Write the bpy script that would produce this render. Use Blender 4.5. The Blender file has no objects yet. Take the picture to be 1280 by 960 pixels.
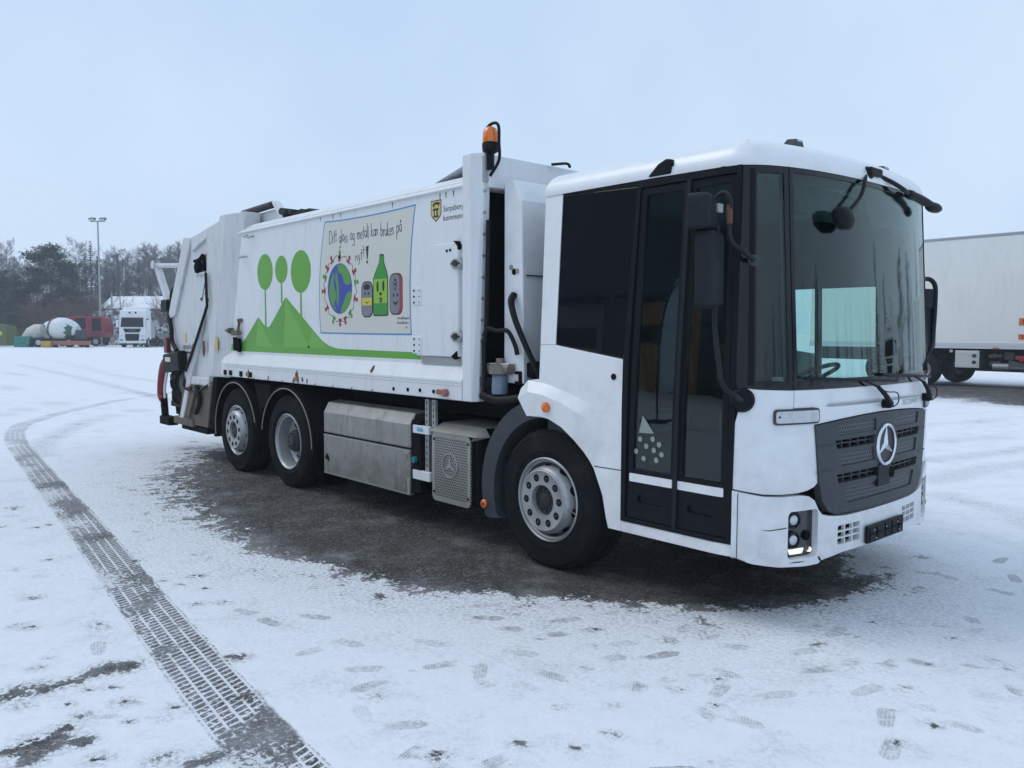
import bpy, bmesh, math, random
from math import sin, cos, pi, radians, sqrt, atan2, exp
from mathutils import Vector, Matrix, noise
from mathutils.geometry import tessellate_polygon

scene = bpy.context.scene
COL = scene.collection
RNG = random.Random(7)

# ------------------------------------------------------------------ camera
CAM = Vector((4.117, -5.239, 1.698))
YAW, PITCH, ROLL, FPX = radians(138.266), radians(-3.71), radians(0.173), 1014.3
cam_data = bpy.data.cameras.new('camera')
cam = bpy.data.objects.new('camera', cam_data)
COL.objects.link(cam)
_f = Vector((cos(YAW) * cos(PITCH), sin(YAW) * cos(PITCH), sin(PITCH)))
_r = Vector((sin(YAW), -cos(YAW), 0))
_u = _r.cross(_f)
_r2 = _r * cos(ROLL) + _u * sin(ROLL)
_u2 = _u * cos(ROLL) - _r * sin(ROLL)
_m = Matrix((_r2, _u2, -_f)).transposed().to_4x4()
_m.translation = CAM
cam.matrix_world = _m
cam_data.sensor_width = 36.0
cam_data.lens = 36.0 * FPX / 1280.0
cam_data.clip_start = 0.05
cam_data.clip_end = 3000
scene.camera = cam

# ------------------------------------------------------------------ sky, sun, exposure
SUN_EL, SUN_AZ = radians(24), radians(215)     # behind cloud, over the photographer's side
world = bpy.data.worlds.new('World')
scene.world = world
world.use_nodes = True
wn = world.node_tree
wn.nodes.clear()
wo = wn.nodes.new('ShaderNodeOutputWorld')
wb = wn.nodes.new('ShaderNodeBackground')
ws = wn.nodes.new('ShaderNodeTexSky')
ws.sky_type = 'NISHITA'
ws.sun_disc = False
ws.sun_elevation = SUN_EL
ws.sun_rotation = pi / 2 - SUN_AZ
ws.air_density = 1.0
ws.dust_density = 3.0
# overcast: the clear sky shows through an even sheet of thin cloud
mx = wn.nodes.new('ShaderNodeMix')
mx.data_type = 'RGBA'
mx.inputs[0].default_value = 0.90
tc = wn.nodes.new('ShaderNodeTexCoord')
nz = wn.nodes.new('ShaderNodeTexNoise')
nz.inputs['Scale'].default_value = 1.3
nz.inputs['Detail'].default_value = 4
nz.inputs['Roughness'].default_value = 0.55
cr = wn.nodes.new('ShaderNodeValToRGB')
cr.color_ramp.elements[0].position = 0.36
cr.color_ramp.elements[0].color = (0.485, 0.648, 0.88, 1)
cr.color_ramp.elements[1].position = 0.66
cr.color_ramp.elements[1].color = (0.655, 0.797, 0.968, 1)
sc_ = wn.nodes.new('ShaderNodeVectorMath')
sc_.operation = 'SCALE'
sc_.inputs[3].default_value = 10.0
wn.links.new(tc.outputs['Generated'], nz.inputs['Vector'])
wn.links.new(nz.outputs['Fac'], cr.inputs[0])
wn.links.new(cr.outputs[0], sc_.inputs[0])
wn.links.new(ws.outputs[0], mx.inputs[6])
wn.links.new(sc_.outputs[0], mx.inputs[7])
wn.links.new(mx.outputs[2], wb.inputs[0])
wb.inputs[1].default_value = 0.1
wn.links.new(wb.outputs[0], wo.inputs[0])

sun_data = bpy.data.lights.new('sun', 'SUN')
sun_data.energy = 0.9
sun_data.angle = radians(30)
sun_data.color = (1.0, 0.97, 0.93)
sun = bpy.data.objects.new('sun', sun_data)
COL.objects.link(sun)
_sd = Vector((cos(SUN_AZ) * cos(SUN_EL + .5), sin(SUN_AZ) * cos(SUN_EL + .5), sin(SUN_EL + .5)))
sun.rotation_euler = _sd.to_track_quat('Z', 'Y').to_euler()
sun.location = (0, -20, 30)

scene.view_settings.view_transform = 'Standard'
scene.view_settings.look = 'None'
scene.view_settings.exposure = 0.14
scene.view_settings.gamma = 1.0
scene.render.engine = 'CYCLES'
scene.cycles.max_bounces = 6
scene.cycles.transparent_max_bounces = 12
scene.cycles.volume_bounces = 1
scene.cycles.use_denoising = True

# ------------------------------------------------------------------ materials
MATS = {}
def nodes_of(m):
    m.use_nodes = True
    t = m.node_tree
    return t, t.nodes, t.links
def setin(n, **kw):
    for k, v in kw.items():
        n.inputs[k.replace('_', ' ')].default_value = v
def mat(name, col, rough=0.5, metal=0.0, var=0.0, scale=3.0, dirt=0.0, dirtcol=(0.16, 0.13, 0.10), bump=0.0, bscale=60.0,
        spec=0.5, coat=0.0, emit=None, streak=False, lowdirt=0.0):
    """principled material with colour variation, grime and fine relief"""
    if name in MATS: return MATS[name]
    m = bpy.data.materials.new(name)
    t, N, L = nodes_of(m)
    b = N['Principled BSDF']
    setin(b, Roughness=rough, Metallic=metal)
    b.inputs['Specular IOR Level'].default_value = spec
    b.inputs['Coat Weight'].default_value = coat
    b.inputs['Coat Roughness'].default_value = 0.18
    b.inputs['Base Color'].default_value = (*col, 1)
    if emit:
        b.inputs['Emission Color'].default_value = (*emit[0], 1)
        b.inputs['Emission Strength'].default_value = emit[1]
    tc = None
    if var or dirt or bump or lowdirt:
        tc = N.new('ShaderNodeNewGeometry')
    src = None
    if var:
        nz = N.new('ShaderNodeTexNoise'); setin(nz, Scale=scale, Detail=6.0, Roughness=0.6)
        L.new(tc.outputs['Position'], nz.inputs['Vector'])
        mx = N.new('ShaderNodeMix'); mx.data_type = 'RGBA'
        mx.inputs[6].default_value = (*[c * (1 - var) for c in col], 1)
        mx.inputs[7].default_value = (*[min(1, c * (1 + var)) for c in col], 1)
        L.new(nz.outputs['Fac'], mx.inputs[0]); src = mx.outputs[2]
        rr = N.new('ShaderNodeMapRange'); setin(rr, To_Min=max(0.02, rough - 0.12), To_Max=min(1, rough + 0.15))
        L.new(nz.outputs['Fac'], rr.inputs[0]); L.new(rr.outputs[0], b.inputs['Roughness'])
    if dirt:
        mp = N.new('ShaderNodeMapping')
        mp.inputs['Scale'].default_value = (1, 1, 0.18) if streak else (1, 1, 1)
        L.new(tc.outputs['Position'], mp.inputs[0])
        nz = N.new('ShaderNodeTexNoise'); setin(nz, Scale=9.0 if streak else 5.0, Detail=9.0, Roughness=0.68)
        L.new(mp.outputs[0], nz.inputs['Vector'])
        rp = N.new('ShaderNodeMapRange'); setin(rp, From_Min=0.5, From_Max=0.82, To_Min=0.0, To_Max=dirt)
        L.new(nz.outputs['Fac'], rp.inputs[0])
        mx = N.new('ShaderNodeMix'); mx.data_type = 'RGBA'
        mx.inputs[7].default_value = (*dirtcol, 1)
        if src: L.new(src, mx.inputs[6])
        else: mx.inputs[6].default_value = (*col, 1)
        L.new(rp.outputs[0], mx.inputs[0]); src = mx.outputs[2]
    if lowdirt:   # road spray thrown up from the wheels: thins out with height above the road
        sp = N.new('ShaderNodeSeparateXYZ'); L.new(tc.outputs['Position'], sp.inputs[0])
        hr = N.new('ShaderNodeMapRange'); setin(hr, From_Min=1.5, From_Max=0.35, To_Min=0.0, To_Max=lowdirt)
        L.new(sp.outputs['Z'], hr.inputs[0])
        nz = N.new('ShaderNodeTexNoise'); setin(nz, Scale=7.0, Detail=8.0, Roughness=0.7)
        L.new(tc.outputs['Position'], nz.inputs['Vector'])
        rp = N.new('ShaderNodeMapRange'); setin(rp, From_Min=0.35, From_Max=0.75, To_Min=0.0, To_Max=1.0)
        L.new(nz.outputs['Fac'], rp.inputs[0])
        mu = N.new('ShaderNodeMath'); mu.operation = 'MULTIPLY'
        L.new(hr.outputs[0], mu.inputs[0]); L.new(rp.outputs[0], mu.inputs[1])
        mx = N.new('ShaderNodeMix'); mx.data_type = 'RGBA'
        mx.inputs[7].default_value = (*dirtcol, 1)
        if src: L.new(src, mx.inputs[6])
        else: mx.inputs[6].default_value = (*col, 1)
        L.new(mu.outputs[0], mx.inputs[0]); src = mx.outputs[2]
    if src: L.new(src, b.inputs['Base Color'])
    if bump:
        nz = N.new('ShaderNodeTexNoise'); setin(nz, Scale=bscale, Detail=3.0)
        L.new(tc.outputs['Position'], nz.inputs['Vector'])
        bp_ = N.new('ShaderNodeBump'); setin(bp_, Strength=bump, Distance=0.01)
        L.new(nz.outputs['Fac'], bp_.inputs['Height']); L.new(bp_.outputs[0], b.inputs['Normal'])
    MATS[name] = m
    return m

def glass(name, tint, rough=0.01, refl=1.0):
    m = bpy.data.materials.new(name)
    t, N, L = nodes_of(m)
    N.remove(N['Principled BSDF'])
    out = N['Material Output']
    tr = N.new('ShaderNodeBsdfTransparent'); tr.inputs[0].default_value = (*tint, 1)
    gl = N.new('ShaderNodeBsdfGlossy'); gl.inputs['Roughness'].default_value = rough
    gl.inputs[0].default_value = (refl, refl, refl, 1)
    lw = N.new('ShaderNodeLayerWeight'); lw.inputs[0].default_value = 0.5      # same from inside and outside
    pw = N.new('ShaderNodeMath'); pw.operation = 'POWER'; pw.inputs[1].default_value = 5.0
    fr = N.new('ShaderNodeMapRange'); setin(fr, To_Min=0.035, To_Max=1.0)
    L.new(lw.outputs['Facing'], pw.inputs[0]); L.new(pw.outputs[0], fr.inputs[0])
    mx = N.new('ShaderNodeMixShader')
    L.new(fr.outputs[0], mx.inputs[0]); L.new(tr.outputs[0], mx.inputs[1]); L.new(gl.outputs[0], mx.inputs[2])
    L.new(mx.outputs[0], out.inputs[0])
    MATS[name] = m
    return m

def perforated(name, col, hole, scale, rough, metal, axes='XZ', size=0.34, dirt=0.0):
    """punched sheet: rows of round holes, fine relief only"""
    m = bpy.data.materials.new(name)
    t, N, L = nodes_of(m)
    b = N['Principled BSDF']; setin(b, Roughness=rough, Metallic=metal)
    g = N.new('ShaderNodeNewGeometry')
    sp = N.new('ShaderNodeSeparateXYZ'); L.new(g.outputs['Position'], sp.inputs[0])
    def math_(op, a, b_=None):
        n = N.new('ShaderNodeMath'); n.operation = op
        for i, q in enumerate((a, b_)):
            if q is None: continue
            if isinstance(q, (int, float)): n.inputs[i].default_value = q
            else: L.new(q, n.inputs[i])
        return n.outputs[0]
    u = math_('MULTIPLY', sp.outputs[axes[0]], scale); v = math_('MULTIPLY', sp.outputs[axes[1]], scale * 1.1)
    row = math_('FLOOR', v)
    u2 = math_('ADD', u, math_('MULTIPLY', math_('MODULO', row, 2.0), 0.5))
    fu = math_('SUBTRACT', math_('FRACT', u2), 0.5); fv = math_('SUBTRACT', math_('FRACT', v), 0.5)
    d = math_('SQRT', math_('ADD', math_('MULTIPLY', fu, fu), math_('MULTIPLY', fv, fv)))
    h = math_('LESS_THAN', d, size)
    mx = N.new('ShaderNodeMix'); mx.data_type = 'RGBA'
    nz = N.new('ShaderNodeTexNoise'); setin(nz, Scale=6.0, Detail=6.0); L.new(g.outputs['Position'], nz.inputs['Vector'])
    cm = N.new('ShaderNodeMix'); cm.data_type = 'RGBA'
    cm.inputs[6].default_value = (*[c * (1 - dirt) for c in col], 1); cm.inputs[7].default_value = (*col, 1)
    L.new(nz.outputs['Fac'], cm.inputs[0]); L.new(cm.outputs[2], mx.inputs[6])
    mx.inputs[7].default_value = (*hole, 1); L.new(h, mx.inputs[0]); L.new(mx.outputs[2], b.inputs['Base Color'])
    me = math_('MULTIPLY', math_('SUBTRACT', 1.0, h), metal); L.new(me, b.inputs['Metallic'])
    bp_ = N.new('ShaderNodeBump'); setin(bp_, Strength=0.6, Distance=0.004)
    L.new(math_('SUBTRACT', 1.0, h), bp_.inputs['Height']); L.new(bp_.outputs[0], b.inputs['Normal'])
    MATS[name] = m
    return m

WHITE = mat('white_paint', (0.79, 0.81, 0.83), 0.34, var=0.05, scale=1.2, dirt=0.30, dirtcol=(0.34, 0.31, 0.28), coat=0.25, lowdirt=0.42)
BODYW = mat('body_white', (0.73, 0.75, 0.77), 0.42, var=0.06, scale=0.9, dirt=0.35, dirtcol=(0.42, 0.40, 0.37), streak=True, bump=0.03, bscale=4)
TAILW = mat('tail_white', (0.62, 0.64, 0.66), 0.48, var=0.1, scale=2.0, dirt=0.6, dirtcol=(0.30, 0.27, 0.23), streak=True)
BLACK = mat('black_trim', (0.009, 0.010, 0.013), 0.45, var=0.2, scale=8, spec=0.12)
FRIT = mat('black_gloss', (0.004, 0.005, 0.007), 0.08, spec=0.4)
PLASTIC = mat('dark_plastic', (0.017, 0.019, 0.024), 0.5, spec=0.15, var=0.2, scale=6, bump=0.05, bscale=300, dirt=0.2, dirtcol=(0.05, 0.048, 0.045))
GREYPL = mat('grey_plastic', (0.050, 0.056, 0.064), 0.52, spec=0.3, var=0.15, scale=5, bump=0.05, bscale=300, dirt=0.3, dirtcol=(0.15, 0.13, 0.11))
RUBBER = mat('tyre_rubber', (0.011, 0.012, 0.014), 0.85, spec=0.1, var=0.3, scale=12, dirt=0.5, dirtcol=(0.055, 0.052, 0.048), bump=0.08, bscale=90)
STEELW = mat('wheel_silver', (0.42, 0.43, 0.44), 0.42, metal=0.55, var=0.12, scale=9, dirt=0.6, dirtcol=(0.16, 0.13, 0.11))
HOLE = mat('hole_black', (0.004, 0.004, 0.005), 0.9, spec=0.1)
HUB = mat('hub_iron', (0.03, 0.032, 0.036), 0.55, metal=0.3, var=0.3, scale=14, dirt=0.4)
ALU = mat('tank_aluminium', (0.36, 0.36, 0.34), 0.42, metal=0.7, var=0.25, scale=2.2, dirt=0.85, dirtcol=(0.15, 0.13, 0.105), streak=True, lowdirt=0.7, bump=0.12, bscale=3.5)
CHASSIS = mat('chassis_black', (0.009, 0.009, 0.010), 0.75, spec=0.08, var=0.3, scale=5, dirt=0.35, dirtcol=(0.03, 0.026, 0.023))
GALV = mat('galvanised', (0.40, 0.41, 0.41), 0.45, metal=0.6, var=0.15, scale=14, dirt=0.4)
RUST = mat('rust', (0.13, 0.060, 0.032), 0.85, var=0.4, scale=30, bump=0.2, bscale=120)
MUD = mat('muddy_steel', (0.13, 0.11, 0.085), 0.8, var=0.35, scale=6, dirt=0.8, dirtcol=(0.06, 0.05, 0.04), bump=0.3, bscale=25)
HOSE = mat('hose_rubber', (0.008, 0.008, 0.009), 0.55, spec=0.25)
ORANGE = mat('orange_lens', (0.75, 0.16, 0.01), 0.18, coat=0.6)
REDLENS = mat('red_lens', (0.38, 0.02, 0.02), 0.3, coat=0.3)
CHROME = mat('chrome', (0.75, 0.77, 0.80), 0.14, metal=1.0)
LENS = mat('clear_lens', (0.52, 0.54, 0.57), 0.12, var=0.35, scale=18, coat=0.6)
LAMPDARK = mat('lamp_housing', (0.012, 0.014, 0.018), 0.15, coat=0.6)
DRL = mat('running_light', (0.9, 0.88, 0.8), 0.3, emit=((1.0, 0.93, 0.80), 0.6))
INTER = mat('interior_grey', (0.028, 0.034, 0.038), 0.8, var=0.15, scale=4)
SEAT = mat('seat_cloth', (0.035, 0.038, 0.045), 0.95, var=0.25, scale=20)
HEADL = mat('headliner', (0.16, 0.17, 0.165), 0.95)
DARKGLASS = mat('privacy_glass', (0.004, 0.005, 0.007), 0.02, spec=1.0)
GREEN = mat('print_green', (0.115, 0.36, 0.035), 0.4, var=0.03)
GREEN2 = mat('print_green_light', (0.15, 0.42, 0.06), 0.4)
GREEN3 = mat('print_green_mid', (0.105, 0.325, 0.04), 0.4)
PAPER = mat('print_paper', (0.63, 0.625, 0.57), 0.45, var=0.06, scale=1.5)
PBLUE = mat('print_border_blue', (0.08, 0.27, 0.52), 0.4)
INK = mat('print_ink', (0.03, 0.04, 0.10), 0.5)
PBLACK = mat('print_black', (0.015, 0.015, 0.018), 0.5)
GBLUE = mat('print_globe_blue', (0.045, 0.06, 0.36), 0.5)
GGREEN = mat('print_globe_green', (0.09, 0.30, 0.06), 0.5)
PRED = mat('print_red', (0.34, 0.04, 0.06), 0.5)
PGREY = mat('print_grey', (0.20, 0.20, 0.24), 0.5)
PYEL = mat('print_yellow', (0.62, 0.52, 0.06), 0.5)
BGREEN = mat('print_bottle_green', (0.035, 0.27, 0.04), 0.5)
LGREEN = mat('print_lime', (0.25, 0.48, 0.05), 0.5)
STICK = mat('sticker_yellow', (0.60, 0.42, 0.16), 0.5, var=0.2, scale=30)
GWIND = glass('windscreen_glass', (0.69, 0.85, 0.82))
GDOOR = glass('door_glass', (0.68, 0.80, 0.80))
GSIDE = glass('side_glass', (0.95, 1.0, 0.985))
PERF = perforated('perforated_steel', (0.42, 0.41, 0.38), (0.012, 0.012, 0.012), 42, 0.45, 0.7, 'XZ', 0.31, 0.35)
PERFG = perforated('grille_mesh', (0.065, 0.072, 0.082), (0.004, 0.004, 0.005), 36, 0.5, 0.0, 'YZ', 0.32)
# ------------------------------------------------------------------ mesh helpers
def link(o, parent=None):
    COL.objects.link(o)
    if parent is not None: o.parent = parent
    return o
def empty(name, loc=(0, 0, 0), rz=0.0, label=None, cat=None, group=None, parent=None):
    o = bpy.data.objects.new(name, None)
    o.location = loc; o.rotation_euler = (0, 0, rz)
    o.empty_display_size = 0.3
    link(o, parent)
    tag(o, label, cat, group)
    return o
def tag(o, label=None, cat=None, group=None, kind=None):
    if label: o['label'] = label
    if cat: o['category'] = cat
    if group: o['group'] = group
    if kind: o['kind'] = kind
    return o
def copy_tree(o, parent=None):
    c = o.copy(); link(c, parent)
    for ch in list(o.children): copy_tree(ch, c)
    return c

class MB:
    """collects polygons of one part, then links them as one mesh object"""
    def __init__(s): s.v = []; s.f = []; s.fm = []; s.cur = 0
    def add(s, vs, fs):
        o = len(s.v); s.v += [tuple(p) for p in vs]
        for f in fs: s.f.append(tuple(i + o for i in f)); s.fm.append(s.cur)
        return s
    def box(s, x0, x1, y0, y1, z0, z1):
        vs = [(x, y, z) for z in (z0, z1) for y in (y0, y1) for x in (x0, x1)]
        return s.add(vs, [(0, 2, 3, 1), (4, 5, 7, 6), (0, 1, 5, 4), (2, 6, 7, 3), (0, 4, 6, 2), (1, 3, 7, 5)])
    def obox(s, c, sz, rot=None):
        h = [q / 2 for q in sz]; R = rot or Matrix.Identity(3)
        vs = [Vector(c) + R @ Vector((x, y, z)) for z in (-h[2], h[2]) for y in (-h[1], h[1]) for x in (-h[0], h[0])]
        return s.add(vs, [(0, 2, 3, 1), (4, 5, 7, 6), (0, 1, 5, 4), (2, 6, 7, 3), (0, 4, 6, 2), (1, 3, 7, 5)])
    def bar(s, a, b, w, h, up=(0, 0, 1)):
        a, b = Vector(a), Vector(b); d = (b - a).normalized()
        x = d.cross(Vector(up)).normalized(); y = x.cross(d)
        R = Matrix((x, d, y)).transposed()
        return s.obox((a + b) / 2, (w, (b - a).length, h), R)
    def prism(s, poly, mapf, t0, t1):
        """polygon (u,v) extruded between offsets t0 and t1"""
        n = len(poly)
        vs = [mapf(u, v, t0) for u, v in poly] + [mapf(u, v, t1) for u, v in poly]
        fs = [tuple(range(n)), tuple(range(2 * n - 1, n - 1, -1))]
        fs += [(i, i + n, (i + 1) % n + n, (i + 1) % n) for i in range(n)]
        return s.add(vs, fs)
    def plate(s, outer, mapf, t, holes=(), su=None, sv=None, off=0.0):
        """sheet cut from an outline with holes, bent over mapf, thickness t inwards"""
        bm = bmesh.new()
        loops = [list(outer)] + [list(h) for h in holes]
        pts = [p for l in loops for p in l]
        tris = tessellate_polygon([[Vector((u, v, 0)) for u, v in l] for l in loops])
        vs = [bm.verts.new((u, v, 0)) for u, v in pts]
        for a, b, c in tris:
            (x0, y0), (x1, y1), (x2, y2) = pts[a], pts[b], pts[c]
            ar = (x1 - x0) * (y2 - y0) - (x2 - x0) * (y1 - y0)
            if abs(ar) < 1e-9: continue
            if ar < 0: b, c = c, b
            try: bm.faces.new((vs[a], vs[b], vs[c]))
            except ValueError: pass
        for ax, st in ((0, su), (1, sv)):
            if not st: continue
            lo = min(p[ax] for p in pts); hi = max(p[ax] for p in pts)
            k = math.ceil(lo / st + 1e-6)
            while k * st < hi - 1e-6:
                co = [0, 0, 0]; co[ax] = k * st; no = [0, 0, 0]; no[ax] = 1
                bmesh.ops.bisect_plane(bm, geom=bm.verts[:] + bm.edges[:] + bm.faces[:], dist=1e-6, plane_co=co, plane_no=no)
                k += 1
        bm.verts.index_update()
        n = len(bm.verts)
        vv = [mapf(v.co.x, v.co.y, off) for v in bm.verts] + [mapf(v.co.x, v.co.y, off - t) for v in bm.verts]
        ff = []
        for f in bm.faces:
            ids = [v.index for v in f.verts]
            ff.append(tuple(ids)); ff.append(tuple(i + n for i in reversed(ids)))
        for e in bm.edges:
            if len(e.link_faces) == 1:
                l = e.link_faces[0].loops
                for lp in l:
                    if lp.edge == e:
                        a = lp.vert.index; b = lp.link_loop_next.vert.index
                        ff.append((b, a, a + n, b + n))
        bm.free()
        return s.add(vv, ff)
    def tube(s, path, r, n=8, cap=True, sm=0, radii=None):
        P = [Vector(p) for p in path]
        if sm: P = catmull(P, sm)
        m = len(P)
        if radii is None: R = [r] * m
        else: R = [radii[0] + (radii[1] - radii[0]) * i / (m - 1) for i in range(m)]
        vs = []; nrm = None
        for i in range(m):
            d = (P[min(i + 1, m - 1)] - P[max(i - 1, 0)]).normalized()
            if nrm is None:
                nrm = d.orthogonal().normalized()
            nrm = (nrm - d * nrm.dot(d))
            nrm = nrm.normalized() if nrm.length > 1e-6 else d.orthogonal().normalized()
            b = d.cross(nrm)
            vs += [P[i] + (nrm * cos(2 * pi * k / n) + b * sin(2 * pi * k / n)) * R[i] for k in range(n)]
        fs = [(i * n + k, i * n + (k + 1) % n, (i + 1) * n + (k + 1) % n, (i + 1) * n + k) for i in range(m - 1) for k in range(n)]
        if cap: fs += [tuple(range(n - 1, -1, -1)), tuple((m - 1) * n + k for k in range(n))]
        return s.add(vs, fs)
    def lathe(s, prof, org, ax, n=32, close=False):
        """prof: (radius, height along ax)"""
        ax = Vector(ax).normalized(); u = ax.orthogonal().normalized(); w = ax.cross(u); o = Vector(org)
        m = len(prof); vs = []
        for r, h in prof:
            vs += [o + ax * h + (u * cos(2 * pi * k / n) + w * sin(2 * pi * k / n)) * max(r, 1e-4) for k in range(n)]
        fs = [(i * n + k, i * n + (k + 1) % n, (i + 1) * n + (k + 1) % n, (i + 1) * n + k) for i in range(m - 1) for k in range(n)]
        if close: fs += [((m - 1) * n + k, (m - 1) * n + (k + 1) % n, (k + 1) % n, k) for k in range(n)]
        else:
            fs += [tuple(range(n - 1, -1, -1)), tuple((m - 1) * n + k for k in range(n))]
        return s.add(vs, fs)
    def disc(s, c, ax, r, t, n=16):
        return s.lathe([(r, 0), (r, t)], c, ax, n)
    def ball(s, c, rx, ry, rz, n=16, m=10):
        vs = []
        for i in range(m + 1):
            a = -pi / 2 + pi * i / m
            for k in range(n):
                b = 2 * pi * k / n
                vs.append((c[0] + rx * cos(a) * cos(b), c[1] + ry * cos(a) * sin(b), c[2] + rz * sin(a)))
        fs = [(i * n + k, i * n + (k + 1) % n, (i + 1) * n + (k + 1) % n, (i + 1) * n + k) for i in range(m) for k in range(n)]
        return s.add(vs, fs)
    def build(s, name, material, parent=None, smooth=None, bevel=0.0, seg=2, mats=None, recalc=True, weld=True):
        me = bpy.data.meshes.new(name)
        me.from_pydata(s.v, [], s.f)
        for q in (mats or [material]): me.materials.append(q)
        if mats: me.polygons.foreach_set('material_index', s.fm)
        if weld or recalc:
            bm = bmesh.new(); bm.from_mesh(me)
            if weld: bmesh.ops.remove_doubles(bm, verts=bm.verts[:], dist=1e-5)
            if recalc: bmesh.ops.recalc_face_normals(bm, faces=bm.faces[:])
            bm.to_mesh(me); bm.free()
        if smooth:
            me.shade_smooth(); me.set_sharp_from_angle(angle=radians(smooth))
        me.validate()
        o = bpy.data.objects.new(name, me)
        link(o, parent)
        if bevel:
            md = o.modifiers.new('bevel', 'BEVEL'); md.width = bevel; md.segments = seg
            md.limit_method = 'ANGLE'; md.angle_limit = radians(38)
            if smooth: wn_ = o.modifiers.new('normals', 'WEIGHTED_NORMAL'); wn_.keep_sharp = True; wn_.weight = 80
        return o

def catmull(P, n):
    P = [Vector(p) for p in P]
    Q = [P[0] * 2 - P[1]] + P + [P[-1] * 2 - P[-2]]
    out = []
    for i in range(1, len(Q) - 2):
        a, b, c, d = Q[i - 1:i + 3]
        for k in range(n):
            t = k / n
            out.append(0.5 * ((2 * b) + (c - a) * t + (2 * a - 5 * b + 4 * c - d) * t * t + (3 * b - a - 3 * c + d) * t ** 3))
    out.append(P[-1])
    return out
def rrect(x0, x1, y0, y1, r, n=5):
    out = []
    for cx, cy, a0 in ((x1 - r, y0 + r, -pi / 2), (x1 - r, y1 - r, 0), (x0 + r, y1 - r, pi / 2), (x0 + r, y0 + r, pi)):
        for k in range(n + 1):
            a = a0 + (pi / 2) * k / n
            out.append((cx + r * cos(a), cy + r * sin(a)))
    return out
def ell(cx, cy, rx, ry, n=24, a0=0.0):
    return [(cx + rx * cos(a0 + 2 * pi * k / n), cy + ry * sin(a0 + 2 * pi * k / n)) for k in range(n)]
def smooth2(pts, n=6, closed=False):
    P = [Vector((x, y, 0)) for x, y in pts]
    if closed:
        P = P + [P[0]]
    return [(q.x, q.y) for q in catmull(P, n)]
def ribbon(mb, pts, w, mapf, off, t=0.0012):
    """flat painted stroke along a line of (u,v) points"""
    P = [Vector((x, y)) for x, y in pts]
    L_, R_ = [], []
    for i in range(len(P)):
        d = P[min(i + 1, len(P) - 1)] - P[max(i - 1, 0)]
        if d.length < 1e-9: d = Vector((1, 0))
        d.normalize(); nn = Vector((-d.y, d.x)) * w / 2
        L_.append(P[i] + nn); R_.append(P[i] - nn)
    for i in range(len(P) - 1):
        mb.prism([tuple(R_[i]), tuple(R_[i + 1]), tuple(L_[i + 1]), tuple(L_[i])], mapf, off - t, off)
def text_mesh(body, size, extrude=0.0):
    cu = bpy.data.curves.new('lettering', 'FONT'); cu.body = body; cu.size = size; cu.resolution_u = 3
    cu.extrude = 0
    ob = bpy.data.objects.new('lettering', cu); COL.objects.link(ob)
    dg = bpy.context.evaluated_depsgraph_get()
    me = bpy.data.meshes.new_from_object(ob.evaluated_get(dg))
    vs = [tuple(v.co) for v in me.vertices]; fs = [tuple(p.vertices) for p in me.polygons]
    bpy.data.objects.remove(ob); bpy.data.curves.remove(cu); bpy.data.meshes.remove(me)
    return vs, fs
def lettering(name, body, mapf, u0, u1, v0, v1, off, material, parent, slant=0.0):
    vs, fs = text_mesh(body, 1.0)
    x0 = min(v[0] for v in vs); x1 = max(v[0] for v in vs); y0 = min(v[1] for v in vs); y1 = max(v[1] for v in vs)
    mb = MB()
    def q(x, y):
        uu = (x - x0) / (x1 - x0); vv = (y - y0) / (y1 - y0)
        return u0 + (u1 - u0) * uu + slant * vv, v0 + (v1 - v0) * vv
    mb.add([mapf(*q(x, y), off) for x, y, _ in vs], fs)
    return mb.build(name, material, parent, recalc=False, weld=False)

# ------------------------------------------------------------------ the cab's outer surface
_ctl = [(1.30, -1.25), (1.40, -1.25), (1.50, -1.237), (1.58, -1.197), (1.662, -1.10), (1.728, -.95), (1.778, -.76), (1.815, -.5), (1.833, -.25), (1.838, 0)]
_ctl = _ctl + [(x, -y) for x, y in _ctl[-2::-1]]
def _contour_table():
    P = [Vector((x, y)) for x, y in _ctl]; out = []
    for i in range(1, len(P) - 2):
        a, b, c, d = P[i - 1:i + 3]
        for k in range(12):
            t = k / 12
            out.append(0.5 * ((2 * b) + (c - a) * t + (2 * a - 5 * b + 4 * c - d) * t * t + (3 * b - a - 3 * c + d) * t ** 3))
    out.append(P[-2])
    s = [0.0]
    for i in range(1, len(out)): s.append(s[-1] + (out[i] - out[i - 1]).length)
    return out, s
_CT, _SL = _contour_table()
SMAX = _SL[-1]; SM = SMAX / 2
def _interp(s):
    s = min(max(s, 0.0), SMAX)
    lo, hi = 0, len(_SL) - 1
    while hi - lo > 1:
        mid = (lo + hi) // 2
        if _SL[mid] <= s: lo = mid
        else: hi = mid
    t = (s - _SL[lo]) / (_SL[hi] - _SL[lo])
    return _CT[lo].lerp(_CT[hi], t)
def contour(s):
    if s <= 0: return Vector((1.4 + s, -1.25)), Vector((0, -1))
    if s >= SMAX: return Vector((1.4 - (s - SMAX), 1.25)), Vector((0, 1))
    t = (_interp(s + .02) - _interp(s - .02)).normalized()
    return _interp(s), Vector((t.y, -t.x))
def cabP(s, z, off=0.0):
    """point of the cab's skin: s metres along its outline from the right-hand side, z up, off outwards"""
    c, n = contour(s)
    ins = n.x ** 2 * .06 * max(0, z - 1.4) + n.y ** 2 * .045 * max(0, z - 1.35)
    q = c + n * (off - ins)
    return (q.x, q.y, z)
def side(y0, sg=-1):
    return lambda u, v, off=0.0: (u, sg * (y0 + off), v)
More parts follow.
